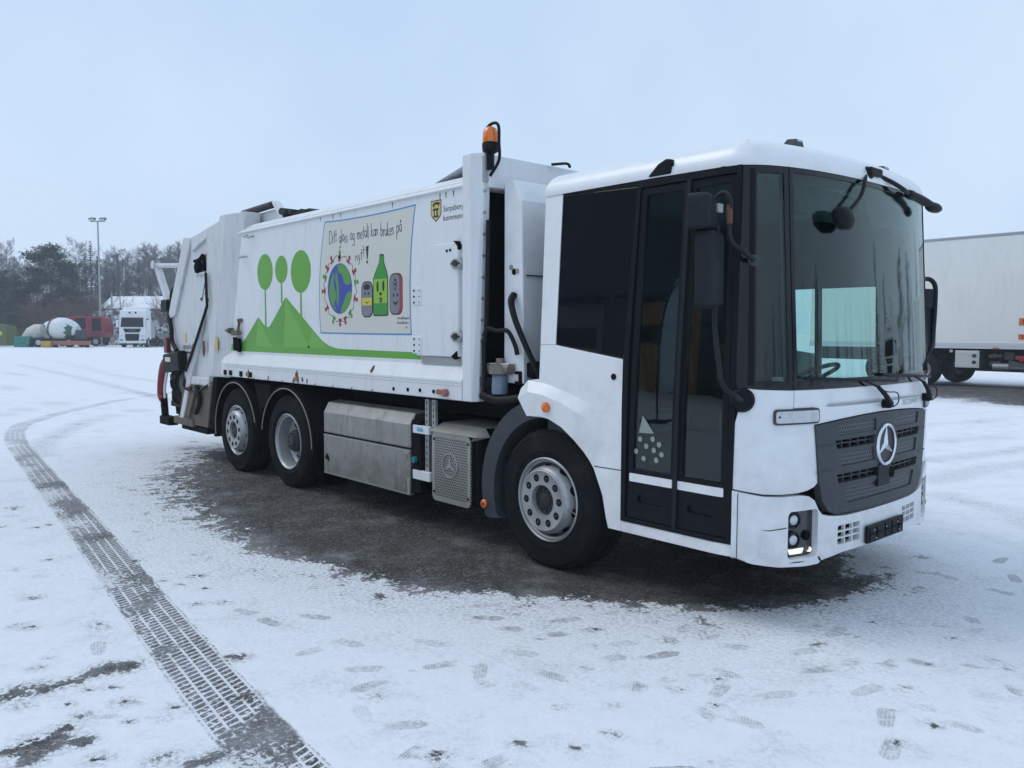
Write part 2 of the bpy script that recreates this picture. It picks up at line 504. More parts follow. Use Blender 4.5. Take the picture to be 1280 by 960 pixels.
# ------------------------------------------------------------------ the yard: thin snow over asphalt
_fw = Vector((cos(YAW), sin(YAW), 0)); _rt = Vector((sin(YAW), -cos(YAW), 0))
def at(px, depth, z=0.0):
    """place on the ground seen under photo column px at a given distance"""
    p = CAM + _fw * depth + _rt * ((px - 640) / FPX * depth)
    return Vector((p.x, p.y, z))
def on_ground(px, py):
    d = _r2 * ((px - 640) / FPX) - _u2 * ((py - 480) / FPX) + _f
    t = -CAM.z / d.z
    return Vector((CAM.x + d.x * t, CAM.y + d.y * t))
BARE = [(1118, 716), (1100, 737), (1040, 752), (960, 763), (860, 762), (740, 752), (640, 746), (540, 738), (470, 728), (400, 706), (330, 690), (285, 668), (235, 640), (205, 612), (215, 590), (240, 572), (250, 560)]
bare_poly = [on_ground(*p) for p in BARE] + [Vector((-7.2, -0.6)), Vector((-7.0, 1.2)), Vector((-4, 1.8)), Vector((0.2, 1.6)), Vector((1.1, 1.0)), Vector((1.55, 0.2))]
def sdist(p, poly):
    d = 1e9; inside = False; n = len(poly)
    for i in range(n):
        a, b = poly[i], poly[(i + 1) % n]; e = b - a; w = p - a
        t = max(0, min(1, w.dot(e) / e.dot(e))); d = min(d, (w - e * t).length)
        if (a.y > p.y) != (b.y > p.y) and p.x < (b.x - a.x) * (p.y - a.y) / (b.y - a.y) + a.x: inside = not inside
    return -d if inside else d
TRK = [(520, 1130), (420, 1030), (345, 949), (285, 881), (235, 822), (188, 764), (143, 706), (101, 652), (67, 612), (38, 576), (20, 552), (22, 535), (42, 526), (90, 513), (170, 497), (300, 480)]
trk = [on_ground(*p) for p in TRK]
trk = [Vector((q.x, q.y)) for q in catmull([Vector((p.x, p.y, 0)) for p in trk], 10)]
trk_len = [0.0]
for i in range(1, len(trk)): trk_len.append(trk_len[-1] + (trk[i] - trk[i - 1]).length)
def track_uv(p, line, cum, lim):
    best = None
    for i in range(0, len(line) - 1):
        a, b = line[i], line[i + 1]
        if abs(a.x - p.x) > lim + 3 or abs(a.y - p.y) > lim + 3: 
            continue
        e = b - a; w = p - a
        t = max(0, min(1, w.dot(e) / max(1e-9, e.dot(e)))); q = w - e * t; dd = q.length
        if best is None or dd < best[0]:
            s = 1 if e.x * w.y - e.y * w.x > 0 else -1
            best = (dd, cum[i] + t * e.length, s * dd)
    return best
faint_px = [[(60, 575), (52, 560), (70, 545), (110, 527), (182, 512), (300, 497)], [(0, 520), (60, 506), (140, 498), (220, 494)], [(0, 486), (80, 478), (200, 474)], [(20, 455), (90, 470), (230, 505)], [(60, 448), (150, 470), (230, 480)], [(0, 470), (70, 463), (180, 460)],
            [(1160, 553), (1220, 548), (1290, 546)], [(1160, 575), (1230, 568), (1300, 560)], [(1170, 600), (1240, 585), (1300, 578)], [(1160, 530), (1230, 527), (1300, 530)], [(1180, 620), (1260, 640), (1300, 660)]]
faint = []
for l in faint_px:
    q = [Vector((p.x, p.y)) for p in catmull([Vector((*on_ground(*a), 0)) for a in l], 8)]
    faint.append(q)
def line_d(p, line):
    d = 1e9
    for i in range(len(line) - 1):
        a, b = line[i], line[i + 1]; e = b - a; w = p - a
        t = max(0, min(1, w.dot(e) / max(1e-9, e.dot(e)))); d = min(d, (w - e * t).length)
    return d
# melted spots (photo place, radius in metres, strength)
SPOTS = [((45, 930), .10, 1.0), ((25, 938), .07, .95), ((70, 922), .07, .95), ((55, 938), .06, .9), ((35, 952), .05, .9), ((20, 868), .10, .9), ((55, 860), .09, .9), ((90, 852), .07, .9), ((110, 845), .06, .8), ((135, 836), .09, 1), ((160, 833), .08, 1), ((105, 893), .05, .8), ((110, 862), .04, .8), ((205, 945), .05, .9), ((195, 951), .05, .9), ((300, 822), .06, .9), ((545, 945), .045, 1.0), ((551, 943), .04, 1.0),
         ((245, 720), .09, .8), ((475, 745), .10, .8), ((545, 770), .06, .5), ((590, 773), .09, .6), ((20, 634), .10, .7), ((15, 645), .08, .7), ((50, 720), .05, .7), ((20, 712), .05, .7), ((60, 700), .06, .6), ((125, 735), .05, .8), ((185, 675), .06, .6), ((215, 665), .06, .6), ((130, 575), .12, .55), ((180, 560), .16, .6), ((240, 552), .14, .6), ((160, 590), .14, .5), ((1148, 695), .09, .75), ((1132, 696), .06, .7), ((1180, 835), .10, .35), ((300, 610), .15, .5),
         ((150, 622), .10, .55), ((185, 640), .14, .6), ((260, 690), .14, .6), ((320, 715), .14, .6), ((285, 705), .08, .6), ((395, 735), .10, .55)]
spots = [(on_ground(*p), r, s) for p, r, s in SPOTS]
_rs = random.Random(77)
spots += [(on_ground(_rs.uniform(0, 320), _rs.uniform(630, 955)), _rs.uniform(.03, .06), _rs.uniform(.8, 1.0)) for _ in range(46)] + [(on_ground(_rs.uniform(450, 1270), _rs.uniform(770, 940)), _rs.uniform(.03, .045), _rs.uniform(.75, .95)) for _ in range(26)]
# footprints: photo place, walking direction given in degrees in the photo plane
FEET = [(605, 778), (620, 783), (667, 765), (706, 777), (768, 802), (847, 782), (852, 796), (779, 788), (686, 830), (709, 847), (757, 841), (616, 853), (672, 854), (700, 855), (892, 813), (942, 824), (1004, 824), (1049, 821), (875, 838), (948, 852), (999, 850), (819, 864), (864, 864), (897, 892), (909, 895), (1049, 923), (723, 934), (611, 952), (751, 956), (1117, 824), (1162, 821), (1212, 802), (1179, 790), (1232, 824), (1207, 841), (1235, 850), (1269, 844), (1066, 850), (1111, 847), (1156, 858), (1193, 866), (1232, 897), (1201, 911), (1257, 807), (475, 747), (605, 764), (613, 775), (326, 761), (351, 770), (450, 792), (475, 803), (392, 819), (442, 822), (411, 847), (458, 852), (502, 841), (558, 838), (610, 840), (508, 869), (411, 888), (464, 893), (536, 887), (447, 910), (502, 941), (616, 952), (630, 855), (1210, 770), (1180, 760), (1260, 770), (1225, 735), (1240, 700), (1190, 715), (1265, 745), (1200, 740), (70, 890), (150, 880), (190, 878), (60, 800), (110, 810), (1010, 800), (930, 800), (700, 790), (1090, 800)]
rf = random.Random(21)
feet = []
def walk(px_line, stride=0.62, wt=1.0):
    stride *= .62
    line = catmull([Vector((*on_ground(*p), 0)) for p in px_line], 12); acc = 0.0; side_ = 1
    for i in range(1, len(line)):
        d = line[i] - line[i - 1]; acc += d.length
        if acc > stride:
            acc = rf.uniform(-.08, .05); side_ = -side_; a = atan2(d.y, d.x); n_ = Vector((-sin(a), cos(a))) * side_ * rf.uniform(.06, .13)
            if rf.random() < .9: feet.append((Vector((line[i].x, line[i].y)) + n_, a + side_ * .15 + rf.gauss(.35, .30), min(1.0, rf.uniform(.35, 1.05) * wt)))
walk([(520, 862), (640, 853), (760, 844), (880, 838), (1000, 850), (1110, 849), (1195, 864), (1290, 872)])
walk([(560, 768), (640, 778), (770, 800), (890, 815), (1000, 824), (1110, 822), (1215, 803), (1300, 775)])
walk([(380, 816), (450, 826), (560, 838), (690, 834), (800, 826)], .60, .8)
walk([(390, 886), (470, 893), (560, 886), (660, 905), (740, 938), (860, 990)], .62, .9)
walk([(1150, 700), (1205, 722), (1262, 762), (1256, 812), (1225, 870), (1205, 925)], .6, .8)
walk([(830, 770), (850, 795), (880, 850), (905, 893), (930, 960)], .58, .9)
walk([(300, 740), (340, 764), (410, 790), (480, 805), (590, 815)], .6, .7)
walk([(1290, 690), (1225, 735), (1185, 790), (1160, 830), (1100, 850)], .6, .8)
walk([(1300, 905), (1200, 895), (1080, 925), (960, 965)], .62, .5)
walk([(20, 900), (90, 888), (170, 880), (260, 905)], .6, .6)
walk([(560, 800), (700, 815), (830, 850), (960, 880), (1100, 880), (1250, 850)], .62, .7)
walk([(700, 780), (820, 800), (960, 806), (1080, 795), (1180, 770)], .62, .6)
walk([(1120, 760), (1170, 800), (1250, 840), (1300, 860)], .6, .8)
walk([(600, 900), (720, 880), (850, 862), (960, 838), (1080, 815)], .62, .6)
walk([(440, 950), (530, 945), (620, 955), (760, 960)], .55, .9)
for px, py in FEET[::3]:
    p = on_ground(px + rf.uniform(-20, 20), py + rf.uniform(-8, 8)); feet.append((Vector((p.x, p.y)), rf.uniform(0, 2 * pi), rf.uniform(.2, .8)))

def axis(lo, hi, st, far):
    a = [lo + st * k for k in range(int(round((hi - lo) / st)) + 1)]
    d = st; x = a[-1]
    while x < far: d = min(d * 1.16, 40); x += d; a.append(x)
    d = st; x = a[0]
    while x > -far: d = min(d * 1.16, 40); x -= d; a.insert(0, x)
    return a
def build_ground():
    X = axis(-9.0, 4.6, 0.05, 700); Y = axis(-5.2, 2.6, 0.05, 700)
    nx, ny = len(X), len(Y)
    vs = [(x, y, 0.0) for y in Y for x in X]
    fs = [(j * nx + i, j * nx + i + 1, (j + 1) * nx + i + 1, (j + 1) * nx + i) for j in range(ny - 1) for i in range(nx - 1)]
    me = bpy.data.meshes.new('ground'); me.from_pydata(vs, [], fs)
    n = len(vs)
    A = {k: [0.0] * n for k in ('bare', 'tu', 'tv', 'tw', 'fu', 'fv', 'fw')}
    xmin, xmax = min(q.x for q in bare_poly) - 2.5, max(q.x for q in bare_poly) + 2.5
    ymin, ymax = min(q.y for q in bare_poly) - 2.5, max(q.y for q in bare_poly) + 2.5
    # coarse buckets for the footprints
    B = {}
    for k, (p, a, s) in enumerate(feet):
        for dx in (-1, 0, 1):
            for dy in (-1, 0, 1): B.setdefault((int(p.x // .6) + dx, int(p.y // .6) + dy), []).append(k)
    lane_poly = [on_ground(*p) for p in ((1100, 478), (1200, 479), (1330, 486), (1600, 500), (1600, 545), (1330, 512), (1200, 499), (1100, 494))]
    lcx = sum(p.x for p in lane_poly) / 8; lcy = sum(p.y for p in lane_poly) / 8
    for i, (x, y, z) in enumerate(vs):
        p = Vector((x, y)); b = 0.0
        if xmin < x < xmax and ymin < y < ymax:
            sd = sdist(p, bare_poly)
            w = 0.30 + 0.85 * max(0, min(1, (-0.8 - x) / 4.5))
            b = max(b, min(1.0, max(0.0, 0.5 - sd / (2 * w))))
            if sd > 0: b = max(b, 0.40 * exp(-sd / (0.7 + w)))
        if -12 < x < 6 and -6 < y < 4:
            for q, r, s in spots:
                d = (q - p).length
                if d < 3 * r: b = max(b, s * 0.74 * exp(-(d / r) ** 2 * 0.7))
        if abs(x) < 70 and abs(y) < 70:
            tv = track_uv(p, trk, trk_len, 1.0)
            if tv and tv[0] < 1.2:
                A['tu'][i], A['tv'][i] = tv[1], tv[2]
                A['tw'][i] = 1.0 if tv[0] < 0.45 else 0.0
            dist = (p - Vector((CAM.x, CAM.y))).length
            if dist > 5 and not (xmin + 2 < x < xmax - 2 and ymin + 2 < y < ymax - 2):
                for l in faint:
                    if abs(l[0].x - x) > 40 or abs(l[0].y - y) > 40: continue
                    d = line_d(p, l)
                    if d < 0.9: b = max(b, 0.34 * max(0, 1 - (d / 0.32) ** 2))
        # the lane the neighbour drove along
        if abs(x - lcx) < 30 and abs(y - lcy) < 30: b = max(b, min(.95, max(0, 0.5 - sdist(p, lane_poly) / 1.4)))
        kk = B.get((int(x // .6), int(y // .6)))
        if kk:
            cand = sorted((( (feet[k][0] - p).length), k) for k in kk)
            d, k = cand[0]
            if d < 0.55:
                q, a, s = feet[k]; w = p - q
                A['fu'][i] = w.x * cos(a) + w.y * sin(a); A['fv'][i] = -w.x * sin(a) + w.y * cos(a)
                A['fw'][i] = s if d < 0.24 and (len(cand) < 2 or cand[1][0] - d > 0.10) else 0.0
            else: A['fu'][i] = .5; A['fv'][i] = .5
        else: A['fu'][i] = .5; A['fv'][i] = .5
        A['bare'][i] = b
    for k, v in A.items():
        at_ = me.attributes.new(k, 'FLOAT', 'POINT'); at_.data.foreach_set('value', v)
    me.materials.append(ground_material())
    o = bpy.data.objects.new('ground', me); link(o); tag(o, kind='structure')
    return o
def ground_material():
    m = bpy.data.materials.new('snowy_asphalt'); t, N, L = nodes_of(m); b = N['Principled BSDF']
    def val(q, n, i):
        if isinstance(q, (int, float)): n.inputs[i].default_value = q
        else: L.new(q, n.inputs[i])
    def M(op, a, b_=0.0, c=None, clamp=False):
        n = N.new('ShaderNodeMath'); n.operation = op; n.use_clamp = clamp; val(a, n, 0); val(b_, n, 1)
        if c is not None: val(c, n, 2)
        return n.outputs[0]
    def attr(nm):
        n = N.new('ShaderNodeAttribute'); n.attribute_name = nm; return n.outputs['Fac']
    g = N.new('ShaderNodeNewGeometry')
    def noise_(sc, det=4.0, ro=0.6, vec=None, dim=None):
        n = N.new('ShaderNodeTexNoise'); setin(n, Scale=sc, Detail=det, Roughness=ro); L.new(vec or g.outputs['Position'], n.inputs['Vector']); return n.outputs['Fac']
    def step(a, lo, hi, t0=0.0, t1=1.0):
        n = N.new('ShaderNodeMapRange'); n.interpolation_type = 'SMOOTHSTEP'; val(a, n, 0); setin(n, From_Min=lo, From_Max=hi, To_Min=t0, To_Max=t1); return n.outputs[0]
    def mixc(f, a, b_):
        n = N.new('ShaderNodeMix'); n.data_type = 'RGBA'; val(f, n, 0)
        for i, q in ((6, a), (7, b_)):
            if isinstance(q, tuple): n.inputs[i].default_value = (*q, 1)
            else: L.new(q, n.inputs[i])
        return n.outputs[2]
    n_big = noise_(0.35, 2, .6); n_mid = noise_(2.6, 5, .68); n_fine = noise_(38, 2, .7); n_grain = noise_(190, 1, .7); n_s = noise_(9, 3, .65)
    bare = attr('bare')
    jitter = M('ADD', M('MULTIPLY', M('SUBTRACT', n_mid, 0.5), 0.95), M('MULTIPLY', M('SUBTRACT', n_fine, 0.5), 0.6))
    jitter = M('ADD', jitter, M('MULTIPLY', M('SUBTRACT', n_s, .5), .8))
    act = step(bare, 0.02, 0.35)
    mask = step(M('ADD', bare, M('MULTIPLY', jitter, act)), 0.44, 0.58)
    # tyre track
    tu, tv, tw = attr('tu'), attr('tv'), attr('tw')
    av = M('ABSOLUTE', tv)
    wob = M('MULTIPLY', M('SUBTRACT', n_s, .5), .05)
    inside = M('MULTIPLY', tw, step(M('ADD', av, wob), 0.140, 0.160, 1.0, 0.0))
    zig = M('ADD', M('MULTIPLY', tv, .42), M('MULTIPLY', M('FLOOR', M('DIVIDE', tv, 0.07)), 0.023))
    ph = M('FRACT', M('DIVIDE', M('ADD', tu, zig), 0.048))
    lines = M('LESS_THAN', M('ADD', ph, M('MULTIPLY', M('SUBTRACT', n_fine, .5), .5)), 0.30)
    rib = M('LESS_THAN', M('ABSOLUTE', M('SUBTRACT', M('FRACT', M('DIVIDE', M('ADD', tv, 0.035), 0.07)), 0.5)), 0.10)
    tread = M('SUBTRACT', 1.0, M('MAXIMUM', lines, rib))
    tread = M('MAXIMUM', tread, step(M('ADD', noise_(1.3, 1, .6), M('MULTIPLY', jitter, .35)), 0.50, 0.58))
    lv = M('ADD', noise_(0.9, 1, .6), M('MULTIPLY', jitter, .40))
    lv = M('ADD', M('ADD', lv, M('MULTIPLY', tv, -1.0)), M('MULTIPLY', M('SUBTRACT', n_fine, .5), .55))
    lane = step(lv, 0.33, 0.42, 0.18, 1.0)
    speck = step(n_fine, 0.35, 0.5)
    mk_t = M('MULTIPLY', M('MULTIPLY', inside, tread), M('MULTIPLY', lane, M('ADD', M('MULTIPLY', speck, .3), .7)))
    far_fade = step(tu, 7.0, 16.0, 1.0, 0.35)
    mk_t = M('MULTIPLY', mk_t, far_fade)
    # footprints: sole outline, tread bars
    fu, fv, fw = M('MULTIPLY', attr('fu'), 1.28), M('MULTIPLY', attr('fv'), 1.28), attr('fw')
    hw = M('ADD', M('MULTIPLY', M('COSINE', M('MULTIPLY', M('ADD', fu, -0.045), 15.0)), 0.007), 0.043)
    ends = step(M('ADD', M('ABSOLUTE', fu), M('MULTIPLY', M('MULTIPLY', fv, fv), 18.0)), 0.128, 0.145, 1.0, 0.0)
    sole = M('MULTIPLY', step(M('SUBTRACT', M('ABSOLUTE', fv), hw), -0.006, 0.004, 1.0, 0.0), ends)
    gap = M('SUBTRACT', 1.0, M('MULTIPLY', M('LESS_THAN', M('ABSOLUTE', M('ADD', fu, 0.035)), 0.016), .7))
    bars = step(M('ADD', M('SINE', M('MULTIPLY', M('ADD', fu, M('MULTIPLY', M('ABSOLUTE', fv), .6)), 330.0)), M('MULTIPLY', M('SUBTRACT', n_fine, .5), 3.0)), -0.6, 0.35)
    bars2 = step(M('ADD', M('SINE', M('MULTIPLY', fv, 300.0)), M('MULTIPLY', M('SUBTRACT', n_fine, .5), 3.0)), -0.9, -0.1)
    fbreak = step(M('ADD', n_s, M('MULTIPLY', M('SUBTRACT', n_fine, .5), .9)), 0.30, 0.48)
    mk_f = M('MULTIPLY', M('MULTIPLY', M('MULTIPLY', sole, gap), M('MULTIPLY', bars, bars2)), M('MULTIPLY', fw, fbreak))
    mask = M('MAXIMUM', mask, M('MAXIMUM', mk_t, mk_f))
    # asphalt: dark binder with pale stone
    vo = N.new('ShaderNodeTexVoronoi'); setin(vo, Scale=75.0); L.new(g.outputs['Position'], vo.inputs['Vector'])
    stone = step(vo.outputs['Color'], 0.5, 0.98)
    asp = mixc(stone, (0.028, 0.026, 0.025), (0.21, 0.19, 0.17))
    asp = mixc(step(n_big, 0.35, 0.7, 0.0, 0.5), asp, (0.065, 0.057, 0.050))
    frost = M('MULTIPLY', step(M('ADD', M('ADD', n_mid, M('MULTIPLY', M('SUBTRACT', n_grain, .5), .9)), M('MULTIPLY', M('SUBTRACT', 1.0, bare), .22)), 0.50, 0.85), 0.42)
    asp = mixc(frost, asp, (0.50, 0.51, 0.53))
    # snow: thin, grain of the asphalt and old prints just showing through
    thin = M('ADD', M('MULTIPLY', step(M('ADD', n_grain, M('MULTIPLY', M('SUBTRACT', n_s, .5), .5)), 0.46, 0.78), .18), M('MULTIPLY', step(M('ADD', n_mid, M('MULTIPLY', M('SUBTRACT', n_fine, .5), .5)), 0.46, 0.85), .26))
    thin = M('ADD', thin, M('MULTIPLY', step(bare, 0.02, 0.45), M('MULTIPLY', step(M('ADD', n_fine, M('MULTIPLY', M('SUBTRACT', n_grain, .5), .8)), .34, .70), .52)))
    thin = M('ADD', thin, M('MULTIPLY', sole, M('MULTIPLY', fw, .34)))
    thin = M('ADD', thin, M('MULTIPLY', inside, .12))
    sn = mixc(n_big, (0.78, 0.80, 0.83), (0.85, 0.865, 0.89))
    sn = mixc(thin, sn, (0.16, 0.155, 0.15))
    col = mixc(mask, sn, asp)
    L.new(col, b.inputs['Base Color'])
    L.new(step(mask, 0, 1, 0.75, 0.82), b.inputs['Roughness']); b.inputs['Specular IOR Level'].default_value = 0.25
    h = M('ADD', M('MULTIPLY', n_grain, 0.45), M('MULTIPLY', n_fine, .6))
    bu = N.new('ShaderNodeBump'); setin(bu, Strength=0.55, Distance=0.006); L.new(h, bu.inputs['Height']); L.new(bu.outputs[0], b.inputs['Normal'])
    return m
build_ground()
# ================================================================== THE REFUSE TRUCK
truck = empty('refuse_truck', (0, 0, 0), 0, 'white refuse collection truck with green hill graphics parked on bare asphalt', 'garbage truck')
def cabL(s, z, off=0.0):
    x, y, z = cabP(s, z, off); return (x, -y, z)

def build_cab():
    # ---- white shell: lower sides, pillars, upper front
    cab = MB()
    arch = [(-1.00 + 0.0, 0.455)]
    archR = [(0.579, 0.47), (0.545, 0.62), (0.468, 0.781), (0.39, 0.88), (0.304, 0.955), (0.19, 1.03), (0.069, 1.078), (-0.02, 1.088), (-0.145, 1.085)]
    side_poly = [(x - 1.4, z) for x, z in archR] + [(-1.545, 1.085), (-1.66, 1.255), (-1.655, 1.285), (-1.58, 1.345), (-1.465, 1.36), (-1.465, 1.60), (-1.31, 1.60), (-0.69, 1.52), (-0.69, 0.47), (-0.72, 0.412), (-0.80, 0.412)]
    # keep order: down the front edge, along the arch, up the rear, back along the window line
    pillar = [(-1.465, 1.60), (-1.31, 1.60), (-1.295, 2.66), (-1.465, 2.66)]
    shells = []
    for mp in (cabP, cabL):
        cab = MB()
        body = [(-0.69, 1.52), (-1.31, 1.603), (-1.465, 1.603), (-1.465, 1.36), (-1.58, 1.345), (-1.655, 1.285), (-1.66, 1.255), (-1.545, 1.085)]
        body += [(x - 1.4, z) for x, z in reversed(archR[:-1])] + [(-0.80, 0.405), (-0.69, 0.405)]
        cab.plate(body, mp, 0.05, sv=0.25)
        cab.plate([(-1.465, 1.605), (-1.312, 1.605), (-1.297, 2.658), (-1.465, 2.658)], mp, 0.05, sv=0.3)
        # sill under the door and its front return
        cab.plate([(-0.688, 0.405), (0.146, 0.405), (0.146, 0.475), (-0.688, 0.475)], mp, 0.06, su=0.05)
        shells.append(cab.build('cab_shell', WHITE, truck, smooth=35, bevel=0.006))
        lin = MB(); lin.plate([(-1.43, 0.55), (-0.70 if mp is cabP else -0.96, 0.55), (-0.66 if mp is cabP else -0.96, 2.64), (-1.43, 2.64)], mp, 0.02, sv=0.3, off=-0.056); lin.build('inner_lining', INTER, shells[-1])  # added to block light leaking through the panel seams

    # flare over the wheel: a crease standing proud of the side
    for mp, c in zip((cabP, cabL), shells):
        f = MB()
        top = [(-1.66, 1.275), (-1.58, 1.345), (-1.40, 1.33), (-1.20, 1.285), (-1.0, 1.225), (-0.84, 1.175), (-0.695, 1.165)]
        low = [(-1.545, 1.092), (-1.42, 1.10), (-1.33, 1.086), (-1.21, 1.038), (-1.096, 0.96), (-1.01, 0.885), (-0.935, 0.79)]
        n = len(top); vs = []
        crest = []
        for i in range(n):
            a = Vector(top[i]); b = Vector(low[i]); m_ = a.lerp(b, 0.32)
            w = max(0.0, 1 - i / (n - 1))
            vs += [mp(a.x, a.y, -0.003 + 0.004 * min(1, w * 8)), mp(m_.x, m_.y, -0.006 + 0.066 * w ** 0.55), mp(b.x, b.y, -0.006 + 0.052 * w ** 0.6), mp(b.x, b.y, -0.03), mp(a.x, a.y, -0.03)]
        fs = [(i * 5 + k, i * 5 + (k + 1) % 5, (i + 1) * 5 + (k + 1) % 5, (i + 1) * 5 + k) for i in range(n - 1) for k in range(5)]
        fs += [(0, 1, 2, 3, 4), tuple((n - 1) * 5 + k for k in (4, 3, 2, 1, 0))]
        f.add(vs, fs)
        f.build('wheel_arch_flare', WHITE, c, smooth=14)
        m = MB(); x, y, z = mp(-1.345, 1.168, 0.045); d = (0, -1 if y < 0 else 1, 0)
        m.lathe([(0.036, -0.03), (0.036, 0.012), (0.033, 0.012), (0.02, 0.021), (0.0, 0.024)], (x, y, z), d, 20)
        m.build('side_marker', ORANGE, truck, smooth=40)
        g = MB(); x, y, z = mp(-0.767, 1.406, 0.0)
        g.lathe([(0.021, -0.004), (0.021, 0.004), (0.013, 0.006), (0.012, 0.002), (0.0, 0.002)], (x, y, z), d, 16)
        g.build('lock_cylinder', BLACK, c, smooth=40)
        # joint line in the lower side panel
        j = MB(); j.plate([(-0.925, 0.798), (-0.692, 0.800), (-0.692, 0.806), (-0.925, 0.805)], mp, 0.003, off=0.0015)
        j.build('panel_joint', GREYPL, c)

    # ---- roof
    r = MB()
    rings = [(0.006, 2.648), (0.012, 2.665), (0.006, 2.705), (-0.012, 2.745), (-0.04, 2.775), (-0.085, 2.80), (-0.16, 2.822), (-0.30, 2.84), (-0.55, 2.852)]
    ss = [-1.465 + 0.06 * k for k in range(25)] + [SMAX * k / 60 for k in range(61)][1:-1] + [SMAX + 1.465 - 0.06 * (24 - k) for k in range(25)]
    nS = len(ss); vs = []
    for off, z in rings:
        for s_ in ss:
            x, y, zz = cabP(s_, z, off)
            if z > 2.70: x = max(x, -0.062 + (z - 2.70) * 0.25)
            vs.append((x, y, zz - 0.012 * max(0, (x - 0.9))))
    fs = [(i * nS + k, i * nS + k + 1, (i + 1) * nS + k + 1, (i + 1) * nS + k) for i in range(len(rings) - 1) for k in range(nS - 1)]
    top = (len(rings) - 1) * nS
    fs += [(top + k, top + k + 1, top + nS - 2 - k, top + nS - 1 - k) for k in range(nS // 2 - 1)]
    fs += [(i * nS, (i + 1) * nS, (i + 1) * nS + nS - 1, i * nS + nS - 1) for i in range(len(rings) - 1)]
    r.add(vs, fs)
    roof = r.build('roof', WHITE, truck, smooth=40)
    for sg, xx, yy in ((-1, 1.49, -0.60), (1, 1.49, 0.60)):
        m = MB(); m.add(*_lamp_wedge((xx, yy, 2.843), 0.085, 0.05, 0.03)); o = m.build('roof_marker_lamp', GREYPL, truck, bevel=0.006)
        l = MB(); l.box(xx + 0.02, xx + 0.045, yy - 0.03, yy + 0.03, 2.848, 2.862); l.build('lens', LENS, o, bevel=0.004)
    # dark camera hood on the right roof edge
    m = MB()
    hood = [(0.86, 2.655), (1.035, 2.655), (1.04, 2.74), (1.0, 2.748), (0.94, 2.725)]
    m.prism(hood, side(1.13), 0.0, 0.085)
    o = m.build('camera_hood', BLACK, truck, bevel=0.01)
    m = MB(); m.disc((1.039, -1.175, 2.70), (1, 0, 0), 0.022, 0.008); m.build('lens', FRIT, o, smooth=40)

    # ---- upper front panel between windscreen and grille
    f = MB()
    z0, z1 = 1.155, 1.362
    a, b = 0.128, SMAX - 0.128
    def gtop(s_): return 1.195 - 0.04 * ((s_ - SM) / (SM - 0.66)) ** 2
    low = [(s_, gtop(s_) + 0.004) for s_ in [0.66 + (SMAX - 1.32) * k / 24 for k in range(25)]]
    outer = [(0.494, 1.363)] + [(0.494, 1.262)] + [(0.655, 1.262)] + low + [(SMAX - 0.655, 1.262), (SMAX - 0.494, 1.262), (SMAX - 0.494, 1.363)]
    f.plate(outer, cabP, 0.03, su=0.06, sv=0.05)
    f.build('front_panel', WHITE, truck, smooth=35, bevel=0.005)
    # corner panels, both sides
    for mp in (cabP, cabL):
        f = MB()
        co = [(0.126, 0.80), (0.30, 0.772), (0.42, 0.764), (0.54, 0.765), (0.62, 0.775), (0.67, 0.79), (0.70, 0.812), (0.698, 0.85), (0.66, 1.148),
              (0.655, 1.258), (0.49, 1.258), (0.49, 1.363), (0.26, 1.372), (0.20, 1.378), (0.185, 1.26), (0.15, 1.25), (0.132, 1.18)]
        f.plate(co, mp, 0.03, su=0.05)
        cp = f.build('corner_panel', WHITE, truck, smooth=35, bevel=0.008)
        # turn signal
        f = MB(); f.plate(rrect(0.351, 0.69, 1.168, 1.258, 0.022), mp, 0.02, su=0.05, off=0.012)
        o = f.build('turn_signal', GREYPL, truck, smooth=35, bevel=0.006)
        f = MB(); f.plate(rrect(0.362, 0.678, 1.179, 1.247, 0.015), mp, 0.02, su=0.05, off=0.017)
        f.build('lens', LENS, o, smooth=35, bevel=0.006)
        f = MB(); x, y, z = mp(0.382, 1.215, 0.0175); _, n = contour(0.382)
        f.disc((x, y, z), (n.x, n.y if y < 0 else -n.y, 0), 0.006, 0.003, 10); f.build('screw', BLACK, o)

    # ---- pillars (black) with the corner panes, both sides
    for mp in (cabP, cabL):
        f = MB()
        outer = [(0.128, 1.37), (0.484, 1.362), (0.474, 2.65), (0.14, 2.65)]
        pane = [(0.245, 1.42), (0.452, 1.415), (0.440, 2.60), (0.245, 2.60)]
        f.plate(outer, mp, 0.045, holes=[pane], su=0.05, sv=0.3, off=-0.002)
        o = f.build('windscreen_pillar', FRIT, truck, smooth=35, bevel=0.004)
        f = MB(); f.plate([(0.246, 1.421), (0.451, 1.416), (0.439, 2.599), (0.246, 2.599)], mp, 0.006, su=0.04, sv=0.3, off=-0.008)
        f.build('corner_pane', GDOOR, o, smooth=35)
        # rubber post between corner pane and door
        f = MB(); f.plate([(0.20, 1.40), (0.232, 1.40), (0.228, 2.62), (0.20, 2.62)], mp, 0.02, su=0.05, sv=0.3, off=0.008)
        f.build('pillar_seal', BLACK, o, smooth=35)

    # ---- windscreen
    f = MB()
    f.plate([(0.49, 1.368), (SMAX - 0.49, 1.368), (SMAX - 0.48, 2.652), (0.48, 2.652)], cabP, 0.006, su=0.06, sv=0.2, off=-0.004)
    w = f.build('windscreen', GWIND, truck, smooth=60)
    f = MB()
    f.plate([(0.488, 1.366), (SMAX - 0.488, 1.366), (SMAX - 0.478, 2.655), (0.478, 2.655)], cabP, 0.006,
            holes=[[(0.515, 1.425), (SMAX - 0.515, 1.425), (SMAX - 0.505, 2.61), (0.505, 2.61)]], su=0.06, sv=0.3, off=0.001)
    f.build('windscreen_border', FRIT, w, smooth=60)
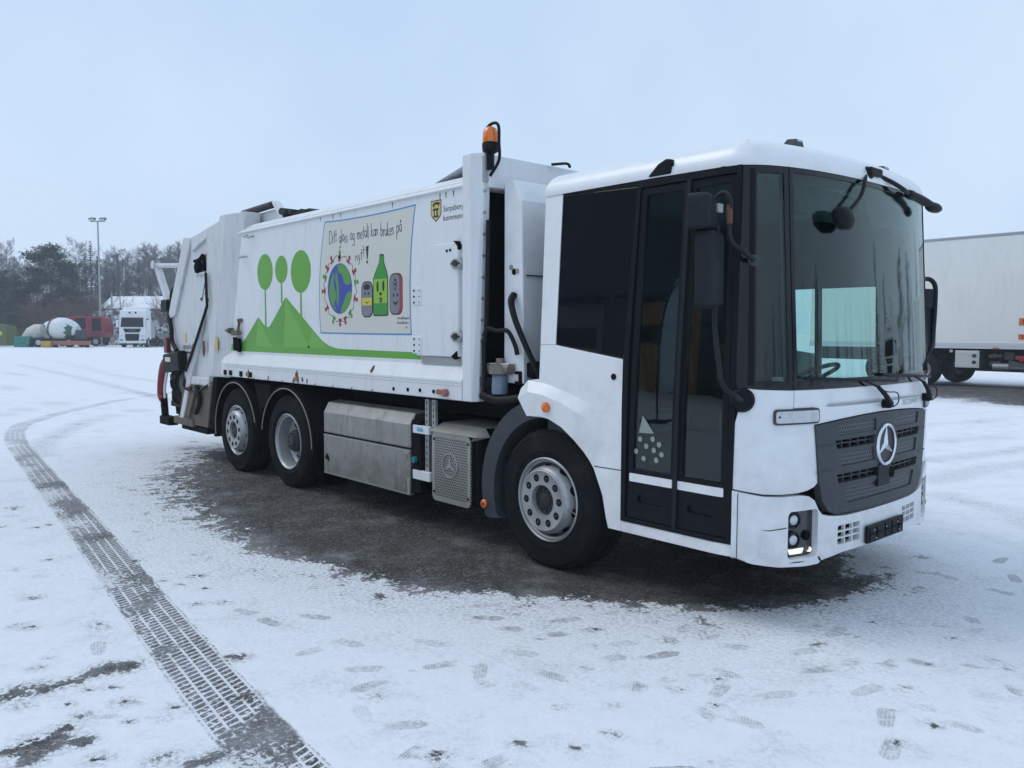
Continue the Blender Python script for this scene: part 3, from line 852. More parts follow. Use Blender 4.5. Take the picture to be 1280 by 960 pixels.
    # wipers
    for s0, s1, zt in ((1.42, 0.60, 1.42), (2.17, 1.40, 1.42)):
        f = MB(); p0 = Vector(cabP(s0, 1.245, 0.045))
        f.lathe([(0.030, -0.045), (0.028, 0.0), (0.020, 0.014), (0, 0.018)], p0, (1, 0, 0), 14)
        p1 = Vector(cabP(s0 - 0.17, 1.36, 0.045)); p2 = Vector(cabP(s0 - 0.30, 1.405, 0.025))
        f.tube([p0, p0.lerp(p1, .5) + Vector((.01, 0, 0)), p1], 0.017, 8, sm=4, radii=(0.02, 0.012))
        f.tube([p1, p2], 0.008, 6)
        wp = f.build('wiper_arm', BLACK, truck, smooth=40)
        f = MB()
        f.tube([cabP(s0 + 0.15 + (s1 - s0 - 0.2) * k / 10, 1.385 + 0.05 * (k / 10), 0.02) for k in range(11)], 0.010, 6)
        f.build('blade', BLACK, wp, smooth=40)
        f = MB()
        f.tube([p0 + Vector((0.01, 0.02, -.02)), p0 + Vector((0.02, 0.07, 0.01)), p0 + Vector((0.02, 0.05, 0.07)), p0 + Vector((0.0, -0.05, 0.08)), p1], 0.004, 5, sm=5)
        f.build('washer_hose', HOSE, wp, smooth=40)

    # ---- folding door on the right: frame, two leaves
    f = MB()
    f.plate([(-0.69, 0.478), (0.124, 0.478), (0.132, 1.40), (0.134, 2.648), (-0.625, 2.648), (-0.69, 1.52)], cabP, 0.05,
            holes=[[(-0.655, 0.505), (0.094, 0.505), (0.100, 1.4), (0.10, 2.60), (-0.60, 2.60), (-0.645, 1.5)]], su=0.1, sv=0.3, off=0.006)
    f.plate([(-0.625, 2.648), (-1.295, 2.658), (-1.295, 2.64), (-0.625, 2.615)], cabP, 0.02, off=0.002)
    frame = f.build('door_frame', BLACK, truck, smooth=35, bevel=0.006)
    splits = [((-0.645, -0.598), (-0.268, -0.232)), ((-0.262, -0.226), (0.092, 0.096))]
    for i, ((l0, l1), (r0, r1)) in enumerate(splits):
        def lx(z, a, b): return a + (b - a) * (z - 0.51) / (2.59 - 0.51)
        f = MB()
        out = [(l0, 0.51), (r0, 0.51), (r1, 2.592), (l1, 2.592)]
        gz0, gz1 = 0.825, 2.55
        hole = [(lx(gz0, l0, l1) + 0.04, gz0), (lx(gz0, r0, r1) - 0.04, gz0), (lx(gz1, r0, r1) - 0.04, gz1), (lx(gz1, l0, l1) + 0.04, gz1)]
        hx0, hx1 = (l0 + 0.085, r0 - 0.085)
        f.plate(out, cabP, 0.035, holes=[hole, rrect(hx0, hx1, 0.615, 0.665, 0.022)], su=0.1, sv=0.3, off=-0.004)
        leaf = f.build('door_leaf', BLACK, truck, smooth=35, bevel=0.005)
        leaf['label'] = 'front leaf of the folding door' if i else 'rear leaf of the folding door'
        f = MB(); f.plate([(a + (0.002 if k in (0, 3) else -0.002), b) for k, (a, b) in enumerate(hole)], cabP, 0.005, su=0.1, sv=0.3, off=-0.016)
        f.build('pane', GDOOR, leaf, smooth=35)
        f = MB(); f.plate(rrect(l0 + 0.022 if i == 0 else l0 + 0.012, r0 - 0.02, 0.745, 0.797, 0.006, 3), cabP, 0.004, su=0.1, off=0.001)
        f.build('white_strip', WHITE, leaf, bevel=0.001)
        f = MB(); f.plate(rrect(hx0 - 0.02, hx1 + 0.02, 0.598, 0.682, 0.03), cabP, 0.006, su=0.1, off=-0.03)
        f.build('handle_recess', PLASTIC, leaf)
        # grab rail inside the pane
        if i == 0:
            STK = mat('sticker_pale', (0.26, 0.30, 0.27), 0.5)
            for k, (du, dz) in enumerate(((-0.08, 1.02), (-0.03, 0.98), (0.03, 0.96), (-0.11, 0.94), (0.07, 1.0), (0.02, 1.03), (0.09, 0.94), (-0.05, 0.9), (0.05, 0.9))):
                x, y, z = cabP(-0.47 + du, dz, -0.014); f = MB(); f.disc((x, y, z), (0, -1, 0), 0.017, 0.002, 14); f.build('window_sticker', STK, leaf)
            f = MB(); f.prism([(-0.56, 1.06), (-0.44, 1.065), (-0.53, 1.17)], cabP, -0.014, -0.012)
            f.build('window_sticker', STK, leaf)
    # centre seal with hinge knuckles
    f = MB()
    f.plate([(-0.278, 0.50), (-0.252, 0.50), (-0.218, 2.60), (-0.244, 2.60)], cabP, 0.02, sv=0.3, off=0.012)
    f.build('door_seal', PLASTIC, frame, smooth=35, bevel=0.006)
    # rear side windows, both sides; the driver's side also has door glass
    for mp in (cabP, cabL):
        f = MB()
        f.plate([(-1.308, 1.609), (-0.692, 1.527), (-0.628, 2.612), (-1.293, 2.637)] if mp is cabP else [(-1.308, 1.609), (-0.955, 1.56), (-0.955, 2.612), (-1.293, 2.637)], mp, 0.012, sv=0.3, off=-0.001)
        f.build('rear_side_window', DARKGLASS, truck, smooth=35, bevel=0.003)
    f = MB()
    f.plate([(-0.95, 0.48), (0.124, 0.478), (0.132, 1.40), (0.134, 2.648), (-0.95, 2.648)], cabL, 0.05,
            holes=[[(-0.90, 1.33), (-0.68, 1.30), (-0.68, 2.06), (-0.89, 2.06)], [(-0.64, 1.24), (-0.17, 1.16), (-0.17, 2.06), (-0.64, 2.06)]], su=0.1, sv=0.3, off=0.002)
    d = f.build('driver_door', BLACK, truck, smooth=35, bevel=0.006)
    f = MB(); f.plate([(-0.642, 1.238), (-0.168, 1.158), (-0.168, 2.062), (-0.642, 2.062)], cabL, 0.006, su=0.1, off=-0.02)
    f.build('pane', GSIDE, d, smooth=35)
    f = MB(); f.plate([(-0.902, 1.328), (-0.678, 1.298), (-0.678, 2.062), (-0.892, 2.062)], cabL, 0.006, su=0.1, off=-0.02)
    f.build('pane', GSIDE, d, smooth=35)
    f = MB(); f.plate([(-0.62, 0.53), (0.09, 0.53), (0.095, 1.08), (-0.62, 1.18)], cabL, 0.03, su=0.1, off=0.012); f.build('door_skin', WHITE, d, bevel=0.01)

def _lamp_wedge(c, lx, ly, lz):
    x, y, z = c
    vs = [(x - lx * .7, y - ly, z - .02), (x + lx * .6, y - ly, z - .02), (x + lx * .6, y + ly, z - .02), (x - lx * .7, y + ly, z - .02),
          (x - lx * .2, y - ly * .8, z + lz), (x + lx * .5, y - ly * .8, z + lz * .8), (x + lx * .5, y + ly * .8, z + lz * .8), (x - lx * .2, y + ly * .8, z + lz)]
    return vs, [(0, 3, 2, 1), (4, 5, 6, 7), (0, 1, 5, 4), (1, 2, 6, 5), (2, 3, 7, 6), (3, 0, 4, 7)]
build_cab()

def build_grille():
    S0, S1 = 0.655, SMAX - 0.655
    def gt(s): return 1.192 - 0.04 * ((s - SM) / (SM - 0.66)) ** 2
    def gb(s):
        t = abs(s - SM) / (SM - 0.66)
        return 0.598 + 0.02 * t ** 2 + 0.03 * max(0, t - 0.8) / 0.2
    # dark backing and surround
    n = 32
    ub = [S0 + (S1 - S0) * k / n for k in range(n + 1)]
    def edge(s):  # lower corners taper inwards
        return s
    f = MB()
    outer = [(s, gt(s)) for s in ub][::-1]
    left = [(0.665, 1.10), (0.70, 0.83), (0.735, 0.70), (0.80, 0.63), (0.87, 0.605)]
    right = [(SMAX - a, b) for a, b in left][::-1]
    low = [(0.87 + (SMAX - 1.74) * k / 16, gb(0.87 + (SMAX - 1.74) * k / 16)) for k in range(1, 16)]
    outer = outer + left + low + right
    rows = [(1.135, 1.175, 'mesh'), (1.035, 1.085, 'slot'), (0.945, 1.005, 'mesh'), (0.845, 0.895, 'slot'), (0.70, 0.80, 'mesh')]
    def fan(s, z): return s
    slots = []
    ins = 0.845
    def row_poly(z0, z1, a, b): return [(a, z0), (b, z0), (b, z1), (a, z1)]
    g_in = {'m1': (0.86, 1.085, 1.162), 's1': (0.845, 1.005, 1.058), 'm2': (0.89, 0.898, 0.985), 's2': (0.868, 0.795, 0.85), 'm3': (0.935, 0.665, 0.765)}
    holes = []
    half = 0.135
    for k, (a, z0, z1) in g_in.items():
        gap = half if k in ('m1', 's1', 'm2') else (0.10 if k == 's2' else None)
        def sk(s, z):   # rows follow the arched top edge
            return (s, z - 0.03 * ((s - SM) / SM) ** 2)
        def quad(u0, u1, sl):
            m_ = 8
            b_ = [sk(u0 + sl + (u1 - u0 - sl) * i / m_, z0) for i in range(m_ + 1)]
            t_ = [sk(u0 + (u1 - u0) * i / m_, z1) for i in range(m_ + 1)]
            return b_ + t_[::-1]
        if gap:
            L_ = quad(a, SM - gap, 0.02)
            holes.append((k, L_)); holes.append((k, [(SMAX - u, v) for u, v in L_][::-1]))
        else:
            b_ = [sk(a + 0.05 + (SMAX - 2 * a - 0.10) * i / 16, z0 - 0.0) for i in range(17)]
            t_ = [sk(a + (SMAX - 2 * a) * i / 16, z1) for i in range(17)]
            holes.append((k, b_ + t_[::-1]))
    f.plate(outer, cabP, 0.05, holes=[h for _, h in holes], su=0.06, off=0.012)
    g = f.build('grille', GREYPL, truck, smooth=40, bevel=0.004)
    # black sheet behind, painted as the deep shade in the slots
    f = MB(); f.plate([(s, gt(s) - 0.01) for s in ub][::-1] + [(0.70, 1.08), (0.73, 0.83), (0.82, 0.66)] + [(SMAX - 0.82, 0.66), (SMAX - 0.73, 0.83), (SMAX - 0.70, 1.08)], cabP, 0.01, su=0.08, off=-0.06)
    f.build('grille_shade_sheet', HOLE, g)
    for k, h in holes:
        if k[0] == 'm':
            f = MB(); f.plate(h, cabP, 0.01, su=0.06, off=0.002); f.build('mesh_insert', PERFG, g, smooth=40)
        else:
            us = [p[0] for p in h]; u0, u1 = min(us), max(us); zc = sum(p[1] for p in h) / len(h)
            f = MB(); nb = 5
            for i in range(1, nb):
                u = u0 + (u1 - u0) * i / nb; f.plate([(u - .006, zc - .04), (u + .006, zc - .04), (u + .006, zc + .035), (u - .006, zc + .035)], cabP, 0.02, off=-0.008)
            f.plate([(u0, zc - .004), (u1, zc - .004), (u1, zc + .004), (u0, zc + .004)], cabP, 0.018, su=0.06, off=-0.01)
            f.build('slot_bars', GREYPL, g)
    # raised brow lines on the surround
    for zz in (1.03, 0.875):
        for a, b in ((0.675, 0.84), (SMAX - 0.84, SMAX - 0.675)):
            f = MB(); f.plate([(a, zz - 0.004), (b, zz - 0.004), (b, zz + 0.004), (a, zz + 0.004)], cabP, 0.004, su=0.05, off=0.016)
            f.build('brow', GREYPL, g)
    # centre boss with ring and three-pointed star
    zc = 0.982; xc = cabP(SM, zc)[0]
    f = MB(); f.lathe([(0.160, -0.03), (0.157, 0.008), (0.146, 0.016), (0.130, 0.008), (0.0, 0.008)], (xc, 0, zc), (1, 0, 0), 40)
    boss = f.build('emblem_boss', GREYPL, g, smooth=35)
    f = MB(); f.lathe([(0.120, 0.010), (0.115, 0.022), (0.122, 0.030), (0.133, 0.028), (0.139, 0.018), (0.136, 0.006)], (xc, 0, zc), (1, 0, 0), 48, close=True)
    em = f.build('star_emblem', CHROME, g, smooth=50)
    f = MB()
    for k in range(3):
        a = pi / 2 + k * 2 * pi / 3
        tip = (0.122 * cos(a), 0.122 * sin(a)); c0 = (0.026 * cos(a + pi / 3), 0.026 * sin(a + pi / 3)); c1 = (0.026 * cos(a - pi / 3), 0.026 * sin(a - pi / 3))
        X0, X1 = xc + 0.010, xc + 0.030
        vs = [(X0, tip[0], zc + tip[1]), (X0, c0[0], zc + c0[1]), (X0, c1[0], zc + c1[1]), (X1, 0, zc), (X0 + .008, tip[0], zc + tip[1])]
        f.add(vs, [(0, 1, 2), (4, 3, 1), (4, 2, 3), (0, 4, 1), (0, 2, 4), (1, 3, 2)])
    # same part as the ring: joined below through mesh data
    st = f.build('star_points', CHROME, g)
    # radar box
    f = MB(); f.plate(rrect(SM - 0.105, SM + 0.06, 0.72, 0.86, 0.015), cabP, 0.04, off=0.022)
    f.build('radar_cover', PLASTIC, g, bevel=0.01)
    f = MB(); f.disc((xc + 0.014, 0.085, 0.795), (1, 0, 0), 0.035, 0.012, 20); f.build('tow_cover', HOLE, g)
build_grille()

def build_bumper():
    f = MB()
    top = [(0.126, 0.792), (0.30, 0.760), (0.42, 0.752), (0.54, 0.752), (0.615, 0.742), (0.665, 0.712), (0.70, 0.655), (0.735, 0.622), (0.80, 0.604), (0.90, 0.592)]
    mid = [(0.90 + (SMAX - 1.8) * k / 12, 0.586) for k in range(1, 12)]
    topr = [(SMAX - a, b) for a, b in top][::-1]
    bot = [(0.126, 0.405), (0.244, 0.372), (0.40, 0.345), (0.60, 0.330), (0.71, 0.330), (0.735, 0.345), (0.76, 0.348)]
    botm = [(0.95, 0.365), (SM, 0.368), (SMAX - 0.95, 0.365)]
    botr = [(SMAX - a, b) for a, b in bot][::-1]
    outer = (top + mid + topr)[::-1] + bot + botm + botr
    def vents(a, b, z0, z1, nx, nz):
        out = []
        w = (b - a) / nx; h = (z1 - z0) / nz
        for i in range(nx):
            for j in range(nz):
                out.append(rrect(a + i * w + 0.005, a + (i + 1) * w - 0.005, z0 + j * h + 0.004, z0 + (j + 1) * h - 0.004, 0.005, 2))
        return out
    lamp = rrect(0.462, 0.70, 0.380, 0.662, 0.03)
    lampr = [(SMAX - a, b) for a, b in lamp][::-1]
    vl = [rrect(0.892, 1.138, 0.415, 0.531, 0.012, 3)]; vr = [[(SMAX - a, b) for a, b in v][::-1] for v in vl]
    f.plate(outer, cabP, 0.05, holes=[lamp, lampr] + vl + vr, su=0.05, off=0.012)
    b = f.build('bumper', WHITE, truck, smooth=35, bevel=0.003)
    f = MB(); f.plate([(0.82, 0.37), (SMAX - 0.82, 0.37), (SMAX - 0.82, 0.57), (0.82, 0.57)], cabP, 0.01, su=0.08, off=-0.06); f.build('vent_backing', HOLE, b)
    for u0, u1 in ((0.885, 1.145), (SMAX - 1.145, SMAX - 0.885)):
        w3 = (u1 - u0) / 3
        for i in (1, 2):
            f = MB(); f.plate([(u0 + i * w3 - .005, 0.41), (u0 + i * w3 + .005, 0.41), (u0 + i * w3 + .005, 0.536), (u0 + i * w3 - .005, 0.536)], cabP, 0.02, off=0.008); f.build('vent_bar', WHITE, b)
            zz = 0.415 + i * 0.0387; f = MB(); f.plate([(u0, zz - .005), (u1, zz - .005), (u1, zz + .005), (u0, zz + .005)], cabP, 0.02, su=0.05, off=0.0065); f.build('vent_bar', WHITE, b)
    # joint lines, scrapes and the cracked corner
    f = MB()
    f.plate([(0.285, 0.568), (0.336, 0.566), (0.44, 0.573), (0.462, 0.572), (0.44, 0.567), (0.336, 0.561)], cabP, 0.004, su=0.05, off=0.0135)
    f.plate([(0.47, 0.362), (0.52, 0.366), (0.60, 0.36), (0.56, 0.357)], cabP, 0.004, su=0.05, off=0.0135)
    f.plate([(0.705, 0.375), (0.722, 0.37), (0.735, 0.35), (0.742, 0.336), (0.73, 0.343), (0.715, 0.352)], cabP, 0.004, su=0.05, off=0.0135)
    f.plate([(0.128, 0.412), (0.20, 0.388), (0.215, 0.377), (0.15, 0.398)], cabP, 0.004, su=0.05, off=0.0135)
    f.build('scrape', PLASTIC, b)
    for a in (0.155,):
        f = MB(); f.plate([(a, 0.40), (a + 0.004, 0.40), (a + 0.004, 0.78), (a, 0.78)], cabP, 0.004, off=0.0135); f.build('panel_joint', GREYPL, b)
    f = MB(); x, y, z = cabP(0.30, 0.44, 0.012); f.ball((x - .012, y + .006, z), 0.028, 0.028, 0.04, 12, 8); f.build('patch', WHITE, b, smooth=60)
    for mp in (cabP, cabL):
        f = MB(); f.plate(rrect(0.455, 0.707, 0.372, 0.668, 0.03), mp, 0.01, su=0.04, off=-0.03)
        h = f.build('headlight', LAMPDARK, truck, smooth=40)
        for zz in (0.605, 0.487):
            x, y, z = mp(0.525, zz, -0.03); _, n = contour(0.525); d = (n.x, n.y if y < 0 else -n.y, 0)
            m = MB(); m.lathe([(0.052, 0.0), (0.050, 0.022), (0.040, 0.026), (0.036, 0.008)], (x, y, z), d, 24, close=True); m.build('lamp_ring', PLASTIC, h, smooth=40)
            m = MB(); m.lathe([(0.036, 0.004), (0.034, 0.016), (0.024, 0.026), (0.0, 0.030)], (x, y, z), d, 24); m.build('lamp_lens', mat('lamp_glass', (0.55, 0.58, 0.62), 0.05, metal=0.6, coat=1.0), h, smooth=40)
        x, y, z = mp(0.645, 0.50, -0.03); m = MB(); m.disc((x, y, z), (1, 0, 0), 0.03, 0.012, 18); m.build('fog_lamp', HOLE, h)
        m = MB(); m.plate([(0.505, 0.40), (0.60, 0.40), (0.615, 0.432), (0.49, 0.432)], mp, 0.012, su=0.04, off=-0.014); m.build('running_light', DRL, h, bevel=0.004)
        m = MB(); m.plate([(0.645, 0.405), (0.672, 0.40), (0.685, 0.415), (0.67, 0.43), (0.665, 0.412)], mp, 0.01, off=-0.014); m.build('marker_light', DRL, h)
    # number plate, turned blank side out, with fixing studs
    xb = 1.838 + 0.012
    f = MB()
    f.prism(rrect(-0.26, 0.26, 0.378, 0.49, 0.01, 3), lambda u, v, o=0: (xb + o, u, v), 0.004, 0.022)
    pl = f.build('number_plate', BLACK, truck, bevel=0.003)
    f = MB()
    for u in (-0.20, -0.10, 0.02, 0.12, 0.21):
        f.box(xb + 0.022, xb + 0.025, u - 0.035, u - 0.025, 0.39, 0.475); f.box(xb + 0.022, xb + 0.025, u - 0.035, u + 0.03, 0.43, 0.437)
    f.build('plate_rib', HOLE, pl)
    f = MB()
    for u, v in ((-0.17, 0.457), (0.0, 0.452), (0.17, 0.457), (-0.14, 0.40), (0.20, 0.40)): f.disc((xb + 0.022, u, v), (1, 0, 0), 0.006, 0.005, 8)
    f.build('stud', GALV, pl)
    # model lettering on the front panel
    lettering('model_lettering', 'ECONIC', cabP, 1.735, 2.03, 1.218, 1.252, 0.003, mat('letter_chrome', (0.30, 0.31, 0.33), 0.3, metal=0.8), truck)
    # lower dark lip under the bumper at the far corner
    f = MB(); x, y, z = cabP(SMAX - 0.35, 0.43, 0.0); f.ball((x - .05, y, z), 0.07, 0.07, 0.06, 12, 8); f.build('bumper_end_cap', BLACK, truck, smooth=60)
build_bumper()

def build_mirrors():
    # right-hand mirror on its bent tube
    Y = -1.43
    pth = [cabP(0.17, 1.313, 0.03), (1.62, -1.36, 1.345), (1.585, Y, 1.40), (1.555, Y, 1.50), (1.52, Y, 1.75), (1.527, Y, 2.0), (1.529, Y, 2.19), (1.513, Y, 2.395), (1.535, Y, 2.44), (1.575, Y, 2.445), (1.603, Y, 2.40), (1.600, Y, 2.33), (1.593, Y + .01, 2.23), (1.605, Y + .04, 2.17), (1.63, Y + .10, 2.14), cabP(0.226, 2.10, 0.0)]
    f = MB(); f.tube(pth, 0.0145, 10, sm=5)
    arm = f.build('mirror_arm', PLASTIC, truck, smooth=50)
    for a, b in ((5, 0.028), (11, 0.05)):
        f = MB(); f.tube([Vector(pth[a]) + Vector((0, 0, -b)), Vector(pth[a]) + Vector((0, 0, b))], 0.0172, 10)
        f.build('rust_patch', RUST, arm, smooth=50)
    f = MB(); p = Vector(cabP(0.17, 1.313, 0.0))
    f.lathe([(0.07, -0.03), (0.07, 0.015), (0.055, 0.035), (0.0, 0.04)], p, (0.5, -0.85, 0), 24); f.build('arm_foot', BLACK, arm, smooth=40)
    f = MB(); p = Vector(cabP(0.226, 2.10, 0.0)); f.lathe([(0.035, -0.03), (0.033, 0.02), (0.02, 0.03), (0, 0.03)], p, (0.6, -0.8, 0), 16); f.build('arm_foot', GREYPL, arm, smooth=40)
    def housing(name, c, w, h, d, mt, par, tilt=0.0):
        """rounded shell, glass looking back"""
        f = MB(); R = Matrix.Rotation(tilt, 3, 'Z'); rings = []
        for i, (k, xo) in enumerate(((1.0, -d * .5), (1.0, 0.0), (0.97, d * .3), (0.85, d * .48), (0.6, d * .56))):
            rings.append([Vector(c) + R @ Vector((xo, u, v)) for u, v in rrect(-w / 2 * k, w / 2 * k, -h / 2 * (k * .5 + .5), h / 2 * (k * .5 + .5), min(w, h) * .18 * k, 4)])
        n = len(rings[0]); vs = [p for r in rings for p in r]
        fs = [(i * n + k, i * n + (k + 1) % n, (i + 1) * n + (k + 1) % n, (i + 1) * n + k) for i in range(len(rings) - 1) for k in range(n)]
        fs += [tuple(range(n)), tuple((len(rings) - 1) * n + k for k in range(n - 1, -1, -1))]
        f.add(vs, fs); o = f.build(name, mt, par, smooth=50)
        f = MB(); f.prism(rrect(-w / 2 * .9, w / 2 * .9, -h / 2 * .92, h / 2 * .92, min(w, h) * .15, 4), lambda u, v, q=0: Vector(c) + R @ Vector((-d * .5 - q, u, v)), 0.0, 0.003)
        f.build('mirror_glass', CHROME, o)
        return o
    housing('side_mirror', (1.50, Y - 0.025, 2.04), 0.23, 0.42, 0.09, PLASTIC, truck, 0.25)
    housing('wide_angle_mirror', (1.49, Y - 0.09, 2.345), 0.20, 0.19, 0.11, PLASTIC, truck, 0.35)
    f = MB(); f.box(1.502, 1.545, Y - .028, Y + .028, 2.035, 2.095); f.build('mirror_clamp', PLASTIC, arm, bevel=0.008)
    f = MB(); f.box(1.50, 1.545, Y - .026, Y + .026, 2.345, 2.395); f.build('bracket', GALV, arm, bevel=0.006)
    # left-hand mirror
    Y = 1.45
    pth = [(1.50, 1.20, 2.10), (1.50, 1.38, 2.115), (1.53, Y, 2.11), (1.565, Y, 2.06), (1.57, Y, 1.95), (1.565, Y, 1.75), (1.55, Y, 1.60), (1.53, 1.40, 1.50), (1.55, 1.22, 1.40)]
    f = MB(); f.tube(pth, 0.018, 10, sm=5); arm = f.build('mirror_arm', PLASTIC, truck, smooth=50)
    housing('side_mirror', (1.50, Y - 0.01, 1.74), 0.20, 0.36, 0.09, PLASTIC, truck, -0.2)
    housing('wide_angle_mirror', (1.50, 1.40, 1.96), 0.17, 0.16, 0.10, PLASTIC, truck, -0.3)
    # front mirrors on the roof edge
    f = MB(); f.lathe([(0.055, -0.04), (0.052, 0.05), (0.03, 0.085), (0, 0.09)], (1.70, -0.16, 2.675), (1, 0.35, 0.35), 18)
    f.obox((1.735, -0.11, 2.70), (0.12, 0.16, 0.05))
    base = f.build('front_mirror_mount', BLACK, truck, smooth=50, bevel=0.01)
    f = MB(); f.tube([(1.75, -0.18, 2.68), (1.79, -0.27, 2.62), (1.81, -0.36, 2.52), (1.81, -0.50, 2.42)], 0.012, 8, sm=4)
    f.tube([(1.75, -0.05, 2.70), (1.79, 0.10, 2.665), (1.81, 0.24, 2.63), (1.79, 0.38, 2.615)], 0.014, 8, sm=4)
    f.build('mirror_arm', BLACK, base, smooth=50)
    # wedge-shaped kerb mirror, narrow at the top
    f = MB(); rings = []
    for k, (zz, ww, dd) in enumerate(((2.43, 0.05, 0.03), (2.405, 0.095, 0.045), (2.36, 0.10, 0.052), (2.325, 0.075, 0.045), (2.305, 0.04, 0.03))):
        rings.append([(1.81 + cos(t_) * dd, -0.565 + sin(t_) * ww - (zz - 2.36) * .3, zz) for t_ in [2 * pi * j / 16 for j in range(16)]])
    vs = [p for r in rings for p in r]; f.add(vs, [(i * 16 + k, i * 16 + (k + 1) % 16, (i + 1) * 16 + (k + 1) % 16, (i + 1) * 16 + k) for i in range(4) for k in range(16)] + [tuple(range(16)), tuple(64 + k for k in range(15, -1, -1))])
    f.build('kerb_mirror', BLACK, truck, smooth=60)
    f = MB(); f.tube([(1.79, 0.36, 2.618), (1.80, 0.55, 2.60), (1.80, 0.78, 2.565)], 0.028, 12, sm=5); f.ball((1.80, 0.76, 2.567), 0.038, 0.12, 0.036, 14, 8); f.ball((1.79, 0.40, 2.615), 0.032, 0.06, 0.032, 14, 8); f.build('front_mirror', BLACK, truck, smooth=60)
build_mirrors()

def build_interior():
    f = MB()
    f.box(-0.03, 1.50, -1.15, 1.15, 0.50, 0.53)
    f.box(-0.045, -0.015, -1.18, 1.18, 0.53, 2.64)
    fl = f.build('cab_floor', INTER, truck)
    f = MB(); f.box(-0.02, 1.50, -1.165, 1.165, 2.61, 2.635); f.build('headliner', HEADL, truck)
    # dashboard: lofted block under the windscreen
    prof = [(1.30, 0.53), (1.26, 0.95), (1.22, 1.16), (1.27, 1.26), (1.42, 1.31), (1.56, 1.33), (1.60, 1.2), (1.60, 0.53)]
    f = MB(); f.prism(prof, lambda u, v, o=0: (u, o, v), -0.95, 1.05)
    d = f.build('dashboard', INTER, truck, bevel=0.02)
    f = MB(); f.box(1.15, 1.24, 0.15, 0.95, 1.16, 1.34); f.build('instrument_hood', BLACK, d, bevel=0.03)
    f = MB(); c = Vector((1.02, 0.55, 1.36)); ax = Vector((-0.45, 0, 0.89))
    u = ax.orthogonal().normalized(); w = ax.cross(u)
    ring = [c + (u * cos(2 * pi * k / 40) + w * sin(2 * pi * k / 40)) * 0.225 for k in range(41)]
    f.tube(ring, 0.017, 8, cap=False)
    for k in range(3): f.tube([c - ax * .03, ring[5 + k * 13]], 0.014, 6)
    f.lathe([(0.07, -0.05), (0.07, -0.01), (0.05, 0.0), (0, 0.0)], c, ax, 20); f.tube([c, c - ax * .4], 0.03, 8)
    f.build('steering_wheel', BLACK, truck, smooth=50)
    for yy in (0.55, -0.62, 0.0):
        f = MB()
        f.prism(rrect(yy - .24, yy + .24, 0.0, 0.44, 0.06), lambda a, b, o=0: (0.20 + b, a, 1.0 + o), 0.0, 0.14)
        f.box(0.25, 0.6, yy - .18, yy + .18, 0.53, 1.0)
        o = f.build('seat', SEAT, truck, bevel=0.03, seg=3)
        f = MB(); f.prism(rrect(yy - .23, yy + .23, 0.0, 0.62, 0.1), lambda a, b, o=0: (0.19 - b * 0.18 + o, a, 1.12 + b), -0.06, 0.06); f.build('backrest', SEAT, o, bevel=0.03, seg=3)
        f = MB(); f.prism(rrect(yy - .13, yy + .13, 0.0, 0.2, 0.06), lambda a, b, o=0: (0.06 - b * 0.18 + o, a, 1.76 + b), -0.05, 0.05); f.build('headrest', SEAT, o, bevel=0.02, seg=3)
    # things lying on the dash and hanging in the cab
    f = MB(); f.obox((1.46, -0.10, 1.335), (0.22, 0.30, 0.006), Matrix.Rotation(.3, 3, 'Z')); f.build('paper_sheet', PAPER, truck)
    f = MB(); f.lathe([(0.035, 0.0), (0.04, 0.10), (0.036, 0.10)], (1.44, -0.62, 1.315), (0, 0, 1), 16); f.build('cup', mat('cup_white', (0.6, 0.6, 0.58), .5), truck, smooth=40)
    for yy in (-0.45, 0.5):
        f = MB(); f.obox((1.60, yy, 2.50), (0.02, 0.62, 0.20), Matrix.Rotation(-.35, 3, 'Y')); f.build('sun_visor', INTER, truck, bevel=0.008)
    f = MB(); f.box(1.30, 1.50, -0.30, 0.30, 2.46, 2.61); f.build('roof_console', INTER, truck, bevel=0.02)
    f = MB(); f.tube([(1.28, -0.75, 1.30), (1.30, -0.78, 1.60), (1.34, -0.80, 1.62)], 0.012, 8, sm=4); f.obox((1.30, -0.74, 1.66), (0.03, 0.24, 0.16), Matrix.Rotation(.4, 3, 'Z')); f.build('display_screen', BLACK, truck, bevel=0.006)
    f = MB(); f.prism([(0.35, 1.10), (0.85, 1.05), (0.80, 1.55), (0.55, 1.72), (0.38, 1.6)], lambda u, v, o=0: (0.30 + o, u, v), 0.0, 0.12); f.build('work_jacket', mat('jacket_cloth', (0.16, 0.10, 0.03), .9), truck, bevel=0.03)
    # driver's binder and a high-vis vest on the dash edge
    f = MB(); f.box(1.27, 1.40, -0.55, -0.25, 1.31, 1.36); f.build('binder', mat('binder_blue', (0.05, 0.10, 0.25), 0.5), truck, bevel=0.004)
build_interior()
